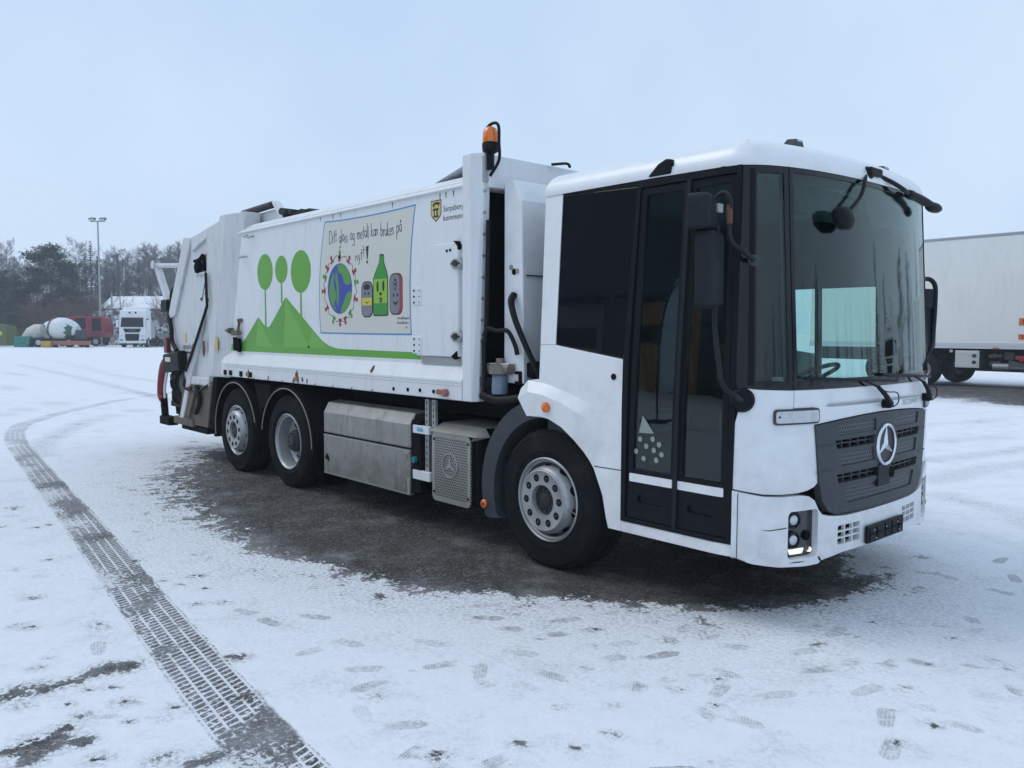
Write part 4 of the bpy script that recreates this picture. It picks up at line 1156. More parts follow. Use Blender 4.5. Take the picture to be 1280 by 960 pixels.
# ------------------------------------------------------------------ wheels
XD, XT, WZ = -4.03, -5.366, 0.497
def tyre_mesh(name):
    f = MB(); W = 0.30; R = 0.505
    half = [(0.286, -0.028), (0.300, -0.006), (0.318, 0.002), (0.345, 0.010), (0.350, 0.014), (0.356, 0.011), (0.41, 0.016), (0.455, 0.008), (0.460, 0.011), (0.468, 0.006), (0.487, -0.010), (0.4995, -0.026), (R, -0.044)]
    pr = list(half)
    for g in (-0.085, -0.125, -0.175, -0.215):
        pr += [(R + .002, g + 0.006), (R - 0.012, g + 0.003), (R - 0.012, g - 0.003), (R + .002, g - 0.006)]
    pr += [(r, -W - h) for r, h in half[::-1]]
    f.lathe(pr, (0, 0, 0), (0, -1, 0), 72, close=True)
    # shoulder blocks
    for k in range(60):
        a = 2 * pi * k / 60
        for h in (-0.042, -0.258):
            c = Vector((cos(a) * (R - 0.003), -h, sin(a) * (R - 0.003)))
            R3 = Matrix((Vector((cos(a), 0, sin(a))), Vector((0, 1, 0)), Vector((-sin(a), 0, cos(a))))).transposed()
            f.obox(c, (0.012, 0.03, 0.03), R3)
    return f.build(name, RUBBER, None, smooth=35)
def wheel(kind, loc, sgn):
    """sgn -1: right-hand side. returns the rim with tyre and hub below it"""
    d = (0, -1, 0)
    f = MB()
    if kind == 'convex':
        pr = [(0.302, -0.01), (0.304, 0.004), (0.296, 0.009), (0.288, 0.003), (0.283, -0.012), (0.270, -0.018), (0.264, -0.060), (0.263, -0.085), (0.258, -0.088), (0.240, 0.012), (0.230, 0.034), (0.222, 0.040), (0.219, 0.050), (0.212, 0.054), (0.205, 0.050), (0.112, 0.050), (0.109, 0.042), (0.106, -0.03)]
        f.lathe(pr + [(0.10, -0.2), (0.26, -0.2)], (0, 0, 0), d, 64, close=True)
    else:
        pr = [(0.302, -0.01), (0.304, 0.004), (0.296, 0.009), (0.288, 0.003), (0.283, -0.012), (0.268, -0.018), (0.262, -0.07), (0.256, -0.135), (0.225, -0.165), (0.19, -0.17), (0.10, -0.165)]
        f.lathe(pr + [(0.10, -0.24), (0.26, -0.24)], (0, 0, 0), d, 64, close=True)
    rim = f.build('wheel', STEELW, None, smooth=38)
    ty = tyre_mesh('tyre'); ty.parent = rim
    h = MB(); nutm = MB(); v = MB()
    if kind == 'convex':
        for k in range(10):
            a = 2 * pi * (k + .5) / 10
            nutm.lathe([(0.0265, 0.0502), (0.0265, 0.0508)], (cos(a) * 0.166, 0, sin(a) * 0.166), d, 18)
            # oval hand holes on the sloping web
            a2 = 2 * pi * k / 10
            er = Vector((cos(a2), 0, sin(a2))); et = Vector((-sin(a2), 0, cos(a2)))
            p0 = er * 0.2565 + Vector((0, 0.080, 0)); p1 = er * 0.2415 + Vector((0, -0.004, 0))
            cc = (p0 + p1) / 2 + Vector((0, -0.0006, 0)) + er * 0.0022; ax = (p1 - p0) / 2
            pts = [cc + ax * cos(t) * 0.86 + et * sin(t) * 0.036 for t in [2 * pi * q / 16 for q in range(16)]]
            v.add(pts, [tuple(range(16))])
        tag(nutm.build('bolt_hole', HOLE, rim, recalc=False), kind='stuff')
        h.lathe([(0.107, -0.04), (0.106, 0.012), (0.09, 0.018), (0.06, 0.02), (0.055, 0.03), (0.035, 0.034), (0, 0.034)], (0, 0, 0), d, 32)
        for k in range(10):
            a = 2 * pi * k / 10
            h.lathe([(0.010, 0.015), (0.010, 0.028), (0, 0.03)], (cos(a) * 0.080, 0, sin(a) * 0.080), d, 8)
            a = 2 * pi * (k + .5) / 10
            h.lathe([(0.015, 0.04), (0.015, 0.056), (0.011, 0.058), (0, 0.058)], (cos(a) * 0.166 + .004, 0, sin(a) * 0.166), d, 6)
    else:
        h.lathe([(0.125, -0.165), (0.12, -0.07), (0.105, -0.05), (0.06, -0.045), (0.055, -0.03), (0, -0.028)], (0, 0, 0), d, 32)
        for k in range(10):
            a = 2 * pi * k / 10
            h.lathe([(0.014, -0.165), (0.014, -0.13), (0.0, -0.127)], (cos(a) * 0.155, 0, sin(a) * 0.155), d, 6)
            h.lathe([(0.010, -0.055), (0.010, -0.036), (0, -0.035)], (cos(a) * 0.085, 0, sin(a) * 0.085), d, 8)
            a2 = 2 * pi * (k + .5) / 10; er = Vector((cos(a2), 0, sin(a2))); et = Vector((-sin(a2), 0, cos(a2)))
            cc = er * 0.222 + Vector((0, 0.1635, 0))
            v.add([cc + er * cos(t) * 0.02 + Vector((0, cos(t) * -0.003, 0)) + et * sin(t) * 0.03 for t in [2 * pi * q / 16 for q in range(16)]], [tuple(range(16))])
    h.build('hub', HUB, rim, smooth=40)
    tag(v.build('hand_hole', HOLE, rim, recalc=False), kind='stuff')
    va = MB(); va.tube([(0.27, 0.02, 0.0), (0.255, -0.01, 0.02), (0.24, -0.03, 0.03)], 0.006, 6); va.build('valve', GALV, rim)
    return rim
proto = {'convex': wheel('convex', None, -1), 'concave': wheel('concave', None, -1)}
used = set()
def put(kind, loc, rz, roll):
    o = proto[kind] if kind not in used else copy_tree(proto[kind])
    used.add(kind)
    o.parent = truck
    o.location = loc; o.rotation_mode = 'XYZ'; o.rotation_euler = (0, roll, rz)
    return o
YW = 1.225
put('convex', (0, -YW, WZ), 0.0, 0.25); put('convex', (0, YW, WZ), pi, 0.1)
put('concave', (XD, -YW, WZ), 0.0, 0.5); put('concave', (XD, YW, WZ), pi, 0.3)
put('convex', (XT, -YW, WZ), 0.0, 0.8); put('convex', (XT, YW, WZ), pi, 0.0)
def inner_tyre(y):
    o = tyre_mesh('inner_tyre'); o.parent = truck; o.location = (XD, y, WZ)
    return o
_it = inner_tyre(-0.86); _i2 = _it.copy(); link(_i2, truck); _i2.location = (XD, 0.56, WZ)

# ------------------------------------------------------------------ chassis
def build_chassis():
    f = MB()
    for y in (-0.42, 0.42):
        f.box(-7.0, 1.2, y - 0.04, y + 0.04, 0.72, 1.00)
    for x in (-6.6, -5.6, -4.7, -3.4, -2.2, -1.0, 0.9): f.box(x - .06, x + .06, -0.40, 0.40, 0.76, 0.94)
    fr = f.build('chassis_frame', CHASSIS, truck, bevel=0.006)
    for x in (0.0, XD, XT):
        f = MB(); f.tube([(x, -1.0, WZ), (x, 1.0, WZ)], 0.08, 12)
        if x == XD: f.ball((x, 0, WZ), 0.26, 0.2, 0.24, 16, 10)
        f.box(x - .5, x + .5, -0.56, -0.46, 0.60, 0.66); f.box(x - .5, x + .5, 0.46, 0.56, 0.60, 0.66)
        f.build('axle', CHASSIS, truck, smooth=40)
    # engine and gearbox mass behind and below the cab
    f = MB(); f.box(-0.6, 1.1, -0.36, 0.36, 0.42, 1.30); f.box(-1.9, -0.6, -0.25, 0.25, 0.5, 0.95); f.box(-0.55, -0.1, -0.95, 0.95, 1.0, 1.15)
    f.build('engine', CHASSIS, truck, bevel=0.04)
    f = MB(); f.box(-3.3, -0.75, -0.85, 0.85, 0.98, 1.13); f.box(-2.9, -1.8, 0.5, 1.2, 0.35, 0.98)
    f.build('subframe', CHASSIS, truck, bevel=0.01)
    # under-cab floor pan
    f = MB(); f.box(0.55, 1.50, -1.15, 1.15, 0.44, 0.49); f.build('floor_pan', CHASSIS, truck)

    # front wheel arch in grey plastic, both sides: a curved guard behind the wheel
    for sg in (-1, 1):
        f = MB(); n = 22; vs = []
        for k in range(n + 1):
            t = k / n
            a = radians(92 + 118 * t)
            ro = 0.70 + 0.015 * sin(t * pi)
            ri = 0.575 - 0.0 * t
            x = cos(a) * ro; z = WZ + sin(a) * ro * 1.02
            x2 = cos(a) * ri; z2 = WZ + sin(a) * ri * 1.02
            if z < 0.30: z = 0.27 + (z - 0.30) * .05
            if z2 < 0.30: z2 = 0.285 + (z2 - 0.30) * .05
            for (yy, xx, zz) in ((1.245, x, z), (1.245, x * .96 + x2 * .04, z * .96 + z2 * .04), (1.238, x2, z2), (0.93, x2, z2), (0.93, x, z)):
                vs.append((xx, sg * yy, zz))
        fs = [(i * 5 + k, i * 5 + (k + 1) % 5, (i + 1) * 5 + (k + 1) % 5, (i + 1) * 5 + k) for i in range(n) for k in range(5)]
        fs += [(0, 1, 2, 3, 4), tuple(n * 5 + k for k in (4, 3, 2, 1, 0))]
        f.add(vs, fs)
        g = f.build('front_mudguard', GREYPL, truck, smooth=50, bevel=0.006)
        # inner liner over the wheel
        f = MB(); n = 30
        vs = []
        for k in range(n + 1):
            a = radians(-10 + 200 * k / n); r = 0.60
            for yy, rr in ((1.17, r), (0.75, r), (0.75, r + .03), (1.17, r + .03)):
                vs.append((cos(a) * rr, sg * yy, max(0.3, WZ + sin(a) * rr)))
        f.add(vs, [(i * 4 + k, i * 4 + (k + 1) % 4, (i + 1) * 4 + (k + 1) % 4, (i + 1) * 4 + k) for i in range(n) for k in range(4)])
        f.build('arch_liner', CHASSIS, g, smooth=40)
        m = MB(); m.lathe([(0.034, 0.0), (0.034, 0.012), (0.028, 0.018), (0, 0.02)], (-0.675, sg * 1.246, 0.362), (0, sg, 0), 18)
        mk = m.build('side_marker', ORANGE, truck, smooth=40)
        m = MB(); m.lathe([(0.013, 0.0), (0.012, 0.024), (0, 0.025)], (-0.675, sg * 1.246, 0.362), (0, sg, 0), 10); m.build('screw', RUST, mk)

    # rear mudguards: two half hoops each side with pale edge trim
    for sg in (-1, 1):
        for xc in (XD, XT):
            f = MB(); n = 28; vs = []; trim = []
            a0, a1 = (-8, 172) if xc == XD else (8, 190)
            for k in range(n + 1):
                a = radians(a0 + (a1 - a0) * k / n); r = 0.605
                for yy, rr in ((1.255, r + .012), (1.25, r - .03), (0.62, r), (0.62, r + .02)):
                    vs.append((xc + cos(a) * rr, sg * yy, WZ + sin(a) * rr * 0.985))
                if k * 1.0 / n > 0.0: trim.append((xc + cos(a) * (r - .018), sg * 1.258, WZ + sin(a) * (r - .018) * .985))
            fs = [(i * 4 + k, i * 4 + (k + 1) % 4, (i + 1) * 4 + (k + 1) % 4, (i + 1) * 4 + k) for i in range(n) for k in range(4)]
            fs += [(0, 1, 2, 3), tuple(n * 4 + k for k in (3, 2, 1, 0))]
            f.add(vs, fs)
            g = f.build('rear_mudguard', CHASSIS, truck, smooth=50)
            t = MB(); t.tube(trim, 0.005, 6); t.build('edge_trim', mat('trim_pale', (0.33, 0.32, 0.29), 0.6, var=0.2), g, smooth=50)
        # mud flap behind the last wheel, filler between the hoops
        f = MB(); f.box(XT - 0.66, XT - 0.60, min(sg * 1.25, sg * .65), max(sg * 1.25, sg * .65), 0.36, 0.62); f.build('mud_flap', CHASSIS, truck)
        f = MB(); x0 = (XD + XT) / 2
        f.prism([(x0 - .22, 1.085), (x0 + .22, 1.085), (x0 + .03, 0.66), (x0 - .03, 0.66)], side(1.20, sg), -0.5, 0.0); f.build('mudguard_gusset', CHASSIS, truck)
        f = MB(); f.tube([(x0 + .07, sg * 1.0, 0.80), (x0 + .07, sg * 1.262, 0.80)], 0.022, 10); f.build('mudguard_stay', CHASSIS, truck)

    # aluminium locker: sloping lid above, two-panel front below
    f = MB(); P = side(1.235)
    prof = [(0.20, 1.00), (0.055, 0.985), (0.0, 0.885), (0.0, 0.678), (0.20, 0.678)]
    f.prism([(-b, z) for b, z in prof], lambda u, v, o=0: (o, -1.235 - u, v), -3.225, -1.70)
    lid = f.build('locker_lid', ALU, truck, bevel=0.012)
    f = MB(); f.prism(rrect(-3.225, -1.70, 0.262, 0.664, 0.008, 2), P, -0.05, 0.0)
    dr = f.build('locker_door', ALU, truck, bevel=0.006)
    f = MB(); f.box(-3.22, -1.56, -1.18, -0.55, 0.27, 0.97); f.box(-1.70, -1.56, -1.225, -0.55, 0.30, 0.93); f.build('locker_box', CHASSIS, truck, bevel=0.01)
    f = MB()
    for zz in (0.655, 0.275): f.box(-3.225, -1.70, -1.2375, -1.2352, zz - .006, zz + .006)
    f.box(-1.735, -1.70, -1.243, -1.2352, 0.27, 0.42); f.box(-1.77, -1.70, -1.247, -1.2352, 0.628, 0.655)
    for x, z in ((-3.16, 0.61), (-2.4, 0.64), (-1.75, 0.60), (-3.16, 0.30), (-2.4, 0.29), (-1.78, 0.34), (-3.0, 0.70), (-2.2, 0.70), (-1.74, 0.71)): f.disc((x, -1.2352, z), (0, -1, 0), 0.011, 0.006, 8)
    f.build('locker_fitting', GALV, dr)
    f = MB(); f.prism([(-3.20, 0.42), (-3.12, 0.40), (-3.12, 0.43), (-3.16, 0.47)], P, 0.0, 0.006); f.build('dent', CHASSIS, dr)
    # wedge-shaped dark corner of the locker with a cap
    f = MB(); f.disc((-1.63, -1.226, 0.59), (0, -1, 0), 0.028, 0.03, 14); f.build('filler_cap', mat('teal_cap', (0.02, 0.18, 0.19), 0.5), truck)

    # rail pair with two cover plates
    for x in (-1.50, -1.405):
        f = MB(); f.prism([(x - .026, 0.44), (x + .026, 0.44), (x + .026, 1.12), (x - .026, 1.12)], side(1.20), -0.03, 0.0,)
        r = f.build('guard_rail_post', GALV, truck, bevel=0.003)
        f = MB()
        for k in range(12):
            z = 0.48 + 0.054 * k; f.prism(rrect(x - .006, x + .006, z, z + 0.03, 0.005, 2), side(1.20), 0.0002, 0.001)
        f.build('slot_row', HOLE, r)
    f = MB(); f.prism(rrect(-1.66, -1.425, 0.822, 0.892, 0.006, 2), side(1.235), -0.035, 0.0); o = f.build('cover_plate', BODYW, truck, bevel=0.004)
    f = MB(); f.prism(ell(-1.55, 0.853, 0.05, 0.014, 20), side(1.235), 0.0005, 0.0015); f.prism([(-1.60, 0.871), (-1.51, 0.868), (-1.51, 0.874), (-1.60, 0.877)], side(1.235), 0.0005, 0.0015); f.build('sticker', mat('sticker_blue', (0.12, 0.42, 0.62), 0.5), o)
    f = MB(); f.prism(rrect(-1.665, -1.415, 0.422, 0.502, 0.006, 2), side(1.235), -0.035, 0.0); f.build('cover_plate', BODYW, truck, bevel=0.004)

    # exhaust box: punched steel front with embossed ring and star
    f = MB(); f.prism(rrect(-1.372, -0.862, 0.285, 0.86, 0.045, 4), side(1.235), -0.02, 0.0)
    ex = f.build('exhaust_guard', PERF, truck, bevel=0.006)
    f = MB(); f.box(-1.34, -0.80, -1.2, -0.6, 0.30, 0.86); f.build('exhaust_box', CHASSIS, truck, bevel=0.03)
    STL = mat('guard_rim', (0.42, 0.41, 0.38), 0.45, metal=0.7, var=0.2, scale=10, dirt=0.6, dirtcol=(0.2, 0.15, 0.1))
    f = MB(); o_ = rrect(-1.372, -0.862, 0.285, 0.86, 0.045, 4); i_ = rrect(-1.335, -0.898, 0.32, 0.828, 0.03, 4)
    f.plate(o_, side(1.235), 0.004, holes=[i_], off=0.003); f.build('guard_rim', STL, ex, bevel=0.002)
    f = MB(); f.lathe([(0.105, 0.0), (0.103, 0.008), (0.094, 0.008), (0.092, 0.0)], (-1.13, -1.2352, 0.60), (0, -1, 0), 36, close=True)
    for k in range(3):
        a = pi / 2 + k * 2 * pi / 3
        f.prism([(-1.13 + .095 * cos(a), .60 + .095 * sin(a)), (-1.13 + .018 * cos(a + 1.05), .60 + .018 * sin(a + 1.05)), (-1.13, .60), (-1.13 + .018 * cos(a - 1.05), .60 + .018 * sin(a - 1.05))], side(1.235), 0.001, 0.006)
    f.build('embossed_emblem', STL, ex, smooth=40)
    f = MB()
    for x, z in ((-1.345, 0.80), (-1.345, 0.36), (-0.888, 0.80), (-0.888, 0.36)): f.disc((x, -1.238, z), (0, -1, 0), 0.012, 0.006, 10)
    f.build('guard_bolt', HUB, ex)
    # folded hood over the guard
    f = MB()
    vs = [(-1.40, -1.255, 0.865), (-0.80, -1.255, 0.865), (-1.37, -1.13, 0.93), (-0.80, -1.13, 0.93), (-1.37, -0.7, 0.935), (-0.60, -0.7, 0.935), (-0.84, -1.262, 0.825), (-0.72, -1.15, 0.865)]
    f.add(vs, [(0, 1, 3, 2), (2, 3, 5, 4), (1, 6, 7, 3)]); o = f.build('guard_hood', STL, truck, recalc=False)
    md = o.modifiers.new('solid', 'SOLIDIFY'); md.thickness = 0.004
build_chassis()
# ------------------------------------------------------------------ refuse body
PB = 1.20      # side sheet, metres from the centre line
def build_body():
    P = side(PB)
    xr, xf = -5.10, -0.93
    f = MB()
    f.box(-5.6, -0.93, -PB + .004, PB - .004, 1.145, 2.88)
    shell = f.build('body_shell', BODYW, truck)
    for sg in (-1, 1):
        S = side(PB, sg)
        f = MB()
        f.plate([(-5.62, 1.42), (xf, 1.42), (xf, 2.842), (-5.10, 2.868), (-5.62, 2.868)], S, 0.004, off=0.002); f.build('side_sheet', BODYW, truck)
        # splayed sill then upright skirt
        f = MB(); prof = [(PB, 1.425), (PB + 0.064, 1.312), (PB + 0.068, 1.305), (PB + 0.068, 1.148), (PB + 0.03, 1.140), (PB - .1, 1.140), (PB - .1, 1.42)]
        f.prism(prof, lambda u, v, o=0: (o, sg * u, v), -5.72, -0.935)
        sill = f.build('body_sill', BODYW, truck, bevel=0.004)
        f = MB()
        for z in (1.262, 1.285): f.box(-5.6, -0.94, min(sg * (PB + .0681), sg * (PB + .0695)), max(sg * (PB + .0681), sg * (PB + .0695)), z - .002, z + .002)
        f.build('weld_line', mat('weld_grey', (0.42, 0.43, 0.44), 0.5), sill)
        # top rail
        f = MB(); f.prism([(PB + .02, 2.836), (PB + .024, 2.846), (PB - .075, 2.935), (PB - .16, 2.945), (PB - .16, 2.83), (PB, 2.83)], lambda u, v, o=0: (o, sg * u, v + 0.000), -5.45, -0.94)
        f.build('top_rail', BODYW, truck, bevel=0.006)
        # front corner post
        f = MB(); vs = []
        for z, x1 in ((1.145, -0.79), (3.062, -0.72)):
            for x, y in ((xf, PB - .02), (xf, PB + .058), (xf + .01, PB + .068), (xf + .115, PB + .068), (x1, PB + .01), (x1 - .01, PB - .06)):
                vs.append((x, sg * y, z))
        n = 6; f.add(vs, [tuple(range(n)), tuple(range(2 * n - 1, n - 1, -1))] + [(i, i + n, (i + 1) % n + n, (i + 1) % n) for i in range(n)])
        post = f.build('corner_post', BODYW, truck, bevel=0.008)
        f = MB()
        for k in range(8):
            z = 1.62 + 0.165 * k
            f.disc((-0.795 + (z - 1.145) * .0365, sg * (PB - .0), z), (1, 0, 0), 0.014, 0.014, 8)
        f.build('edge_bolt', GALV, post)
    # print and fittings on the right-hand side
    for x, z, r_ in [(-1.90, 1.19, .017), (-1.68, 1.195, .017), (-1.50, 1.20, .017), (-1.305, 1.20, .017)] + [(-2.25 - k * 0.36, 1.158, .007) for k in range(9)]:
        f = MB(); f.disc((x, -PB - .0685, z), (0, -1, 0), r_, 0.005, 12); f.build('sill_plug', HOLE, truck)
    f = MB(); f.box(-1.25, -1.17, -PB - .088, -PB - .0685, 1.182, 1.222); o = f.build('sill_marker', mat('amber_old', (0.30, 0.13, 0.04), 0.5), truck, bevel=0.004)
    f = MB(); f.lathe([(0.032, 0), (0.032, 0.03), (0.02, 0.036), (0, 0.036)], (-1.13, -PB - .0685, 1.20), (0, -1, 0), 18); f.build('faded_reflector', mat('faded_red', (0.33, 0.12, 0.12), 0.6), truck, smooth=40)
    # side marker lamps and rust along the sill
    for x, kind in ((-5.42, 0), (-5.12, 0), (-4.92, 1), (-4.86, 0), (-3.72, 1), (-5.58, 0)):
        f = MB()
        if kind: f.box(x - .04, x + .04, -PB - .088, -PB - .0685, 1.17, 1.215); f.build('sill_marker', mat('amber_old', (0.30, 0.13, 0.04), 0.5), truck, bevel=0.004)
        else: f.box(x - .035, x + .035, -PB - .082, -PB - .0685, 1.16, 1.22); f.build('sill_bracket', CHASSIS, truck, bevel=0.004)
    rr = random.Random(3)
    f = MB()
    for x, z, s_ in ((-3.72, 1.235, 0.05), (-3.60, 1.19, 0.03), (-2.28, 1.345, 0.035), (-4.92, 1.20, 0.05), (-3.5, 1.18, 0.025), (-3.80, 1.17, 0.03), (-4.4, 1.18, 0.02)):
        y0 = PB + 0.0690 if z < 1.3 else PB + 0.069 - (z - 1.305) * .56
        pts = [(x + cos(a) * s_ * rr.uniform(.5, 1.1) * .8, z + sin(a) * s_ * rr.uniform(.6, 1.2)) for a in [2 * pi * k / 11 for k in range(11)]]
        if z < 1.3: f.prism(pts, side(y0), -0.001, 0.0006)
        else: f.prism(pts, lambda u, v, o=0: (u, -(PB + 0.0695 - (v - 1.3055) * .56 + o), v), -0.001, 0.002)
    tag(f.build('rust_spot', RUST, truck), kind='stuff')
    f = MB()
    for x, z in ((-1.30, 2.82), (-1.22, 2.822), (-1.12, 2.824), (-2.9, 2.835), (-3.3, 2.838), (-2.0, 2.829), (-3.05, 2.836)):
        f.prism([(x - .008, z), (x + .008, z), (x + .004, z - .035), (x - .003, z - .05)], P, 0.002, 0.0032)
    f.build('rust_run', RUST, truck)

    # ---- inspection hatch
    f = MB(); hp = [(-1.60, 1.49), (-1.022, 1.49), (-1.022, 2.37), (-1.06, 2.408), (-1.36, 2.408), (-1.43, 2.37), (-1.60, 1.95)]
    f.prism(hp, P, 0.0, 0.035); h = f.build('hatch', BODYW, truck, bevel=0.008)
    f = MB(); f.prism([(-1.55, 1.425), (-1.02, 1.425), (-1.02, 1.482), (-1.55, 1.482)], P, 0.0, 0.016); f.build('hatch_sill', GALV, h)
    for zz in (1.99, 1.58):
        f = MB(); f.prism([(-1.645, zz - .075), (-1.52, zz - .075), (-1.52, zz + .075), (-1.645, zz + .075)], P, 0.0, 0.042)
        o = f.build('hinge', BODYW, h, bevel=0.006)
        f = MB()
        for dx in (-0.025, -0.1):
            for dz in (-.05, 0, .05): f.disc((-1.52 + dx + (0.0 if dx > -.05 else 0), -PB - .042, zz + dz), (0, -1, 0), 0.009 if dx < -.05 else .005, 0.005, 8)
        f.build('screw', HOLE, o)
    for zz in (2.235, 1.655):
        f = MB(); f.prism([(-1.105, zz), (-1.06, zz + .042), (-0.985, zz + .042), (-0.94, zz), (-0.985, zz - .042), (-1.06, zz - .042)], P, 0.0, 0.062)
        o = f.build('latch', GALV, h, bevel=0.01)
        f = MB(); f.disc((-1.02, -PB - .062, zz), (0, -1, 0), 0.026, 0.012, 14)
        f.disc((-1.06, -PB - .062, zz), (0, -1, 0), 0.010, 0.004, 10); f.disc((-0.975, -PB - .062, zz), (0, -1, 0), 0.010, 0.004, 10); f.build('latch_knob', HUB, o)
    f = MB(); f.disc((-1.165, -PB - .035, 2.345), (0, -1, 0), 0.012, 0.005, 10); f.disc((-1.12, -PB - .035, 2.348), (0, -1, 0), 0.012, 0.005, 10); tag(f.build('hatch_screw', HOLE, h), kind='stuff'); f = MB()
    f.prism([(-1.06, 2.405), (-1.025, 2.372), (-1.022, 2.345), (-1.012, 2.38), (-1.035, 2.415), (-1.08, 2.418)], P, 0.0, 0.04); f.build('hatch_rubber', HOLE, h); f = MB()
    f.prism([(-1.10, 1.495), (-1.03, 1.54), (-1.024, 1.48), (-1.06, 1.47)], P, 0.0, 0.045)
    f.build('hatch_rubber', HOLE, h)

    # ---- printed graphics (flat film on the sheet)
    def film(name, polys, material, off, parent=None):
        g = MB()
        for pl in polys: g.plate(pl, P, 0.0009, off=off)
        return g.build(name, material, parent or truck)
    hill = [(-5.56, 1.452), (-1.575, 1.455), (-1.575, 1.515), (-2.9, 1.522), (-3.02, 1.527), (-3.16, 1.55), (-3.30, 1.60), (-3.42, 1.67), (-4.07, 2.055), (-4.10, 2.055), (-4.45, 1.765), (-4.52, 1.735), (-4.60, 1.745), (-4.76, 1.845), (-4.79, 1.845), (-5.08, 1.64), (-5.18, 1.575), (-5.28, 1.545), (-5.56, 1.535)]
    gr = film('hill_graphic', [hill], GREEN, 0.0030)
    for fc in ([(-4.09, 2.05), (-3.55, 1.52), (-4.15, 1.52)], [(-4.78, 1.84), (-4.42, 1.52), (-4.86, 1.52)], [(-3.5, 1.715), (-3.2, 1.52), (-3.6, 1.52)]): film('hill_facet', [fc], GREEN2, 0.0040, gr)
    film('hill_facet', [[(-4.09, 2.05), (-4.15, 1.52), (-4.5, 1.735)]], GREEN3, 0.0042, gr); film('hill_facet', [[(-4.78, 1.84), (-4.86, 1.52), (-5.2, 1.56)]], GREEN3, 0.0042, gr)
    for (cx, cz, rx, rz, zb, zt) in ((-4.585, 2.356, .195, .20, 1.70, 2.17), (-4.18, 2.362, .148, .148, 2.0, 2.22), (-3.735, 2.316, .222, .222, 1.83, 2.12)):
        t = film('tree_graphic', [ell(cx, cz, rx, rz, 40)], GREEN, 0.0034)
        film('tree_stem', [[(cx - .018, zb), (cx + .018, zb), (cx + .014, zt), (cx - .014, zt)]], GREEN, 0.0046, t)

    # ---- the poster: a child's drawing
    TL, TR, MR, BR, BL, ML = (-3.216, 2.782), (-1.644, 2.777), (-1.722, 2.25), (-1.713, 1.662), (-3.325, 1.67), (-3.335, 2.22)
    def edge(a, m, b, n=12):
        c = (2 * m[0] - (a[0] + b[0]) / 2, 2 * m[1] - (a[1] + b[1]) / 2)
        return [((1 - t) ** 2 * a[0] + 2 * t * (1 - t) * c[0] + t * t * b[0], (1 - t) ** 2 * a[1] + 2 * t * (1 - t) * c[1] + t * t * b[1]) for t in [k / n for k in range(n)]]
    out = edge(BL, (-2.52, 1.664), BR) + edge(BR, MR, TR) + edge(TR, (-2.43, 2.762), TL) + edge(TL, ML, BL)
    cx, cz = -2.49, 2.22
    inn = [(cx + (x - cx) * 0.982, cz + (z - cz) * 0.974) for x, z in out]
    po = film('poster', [out], PBLUE, 0.0034)
    film('poster_paper', [inn], PAPER, 0.0044, po)
    INKW = 0.0075
    O1, O2, O3, O4 = 0.0054, 0.0064, 0.0074, 0.0084
    # handwriting
    G = {'D': (.58, [[(0, 0), (.02, 1)], [(-.06, .98), (.3, .95), (.5, .55), (.4, .12), (-.03, 0)]]), 'i': (.2, [[(.05, .5), (.05, 0)], [(.06, .7), (.06, .76)]]),
         't': (.3, [[(.12, .95), (.12, 0)], [(0, .58), (.3, .6)]]), 'g': (.42, [[(.3, .42), (.14, .5), (0, .25), (.12, .02), (.3, .2)], [(.31, .5), (.3, -.3), (.12, -.42), (0, -.3)]]),
         'l': (.16, [[(.05, 1), (.05, 0)]]), 'a': (.4, [[(.3, .42), (.14, .5), (0, .25), (.12, .02), (.29, .2)], [(.3, .5), (.33, 0)]]),
         's': (.3, [[(.22, .46), (.08, .48), (.03, .36), (.2, .2), (.16, .03), (0, .04)]]), 'o': (.4, [[(.16, .5), (.02, .35), (.04, .08), (.2, 0), (.31, .2), (.27, .44), (.16, .5)]]),
         'm': (.56, [[(0, .5), (.02, 0)], [(.02, .35), (.14, .5), (.22, .4), (.22, 0)], [(.22, .35), (.34, .5), (.43, .4), (.44, 0)]]), 'e': (.36, [[(.03, .25), (.27, .3), (.2, .5), (.04, .4), (.03, .1), (.17, 0), (.29, .1)]]),
         'k': (.36, [[(.02, 1), (.02, 0)], [(.26, .5), (.04, .24), (.29, 0)]]), 'n': (.36, [[(0, .5), (.02, 0)], [(.02, .35), (.16, .5), (.25, .38), (.26, 0)]]),
         'b': (.38, [[(.02, 1), (.02, 0)], [(.02, .35), (.18, .5), (.29, .26), (.17, 0), (.02, .08)]]), 'r': (.26, [[(.02, .5), (.02, 0)], [(.02, .32), (.12, .48), (.22, .46)]]),
         'u': (.38, [[(.02, .5), (.03, .12), (.14, 0), (.27, .15)], [(.28, .5), (.3, 0)]]), 'p': (.38, [[(.02, .5), (.0, -.42)], [(.02, .38), (.18, .5), (.28, .25), (.15, .02), (.02, .1)]]),
         'y': (.36, [[(.02, .5), (.12, .05), (.2, .08)], [(.28, .5), (.18, -.2), (.02, -.42)]]), ' ': (.36, [])}
    G['å'] = (.4, G['a'][1] + [[(.12, .66), (.2, .62), (.24, .7), (.17, .77), (.12, .66)]])
    def hand(txt, x0, x1, z0, h, slope):
        wtot = sum(G[c][0] for c in txt); k = (x1 - x0) / wtot; g = MB(); u = x0; q = random.Random(len(txt))
        for c in txt:
            w, st = G[c]; dz = q.uniform(-.012, .012); hs = h * q.uniform(.92, 1.08)
            for s_ in st:
                pts = [(u + a * k, z0 + dz + b * hs + slope * (u - x0)) for a, b in s_]
                if len(pts) > 2: pts = smooth2(pts, 4)
                ribbon(g, pts, INKW, P, O1)
            u += w * k
        return g
    tag(hand('Ditt glass og metall kan brukes på', -3.12, -1.85, 2.55, 0.125, 0.005).build('handwriting', INK, po), kind='stuff')
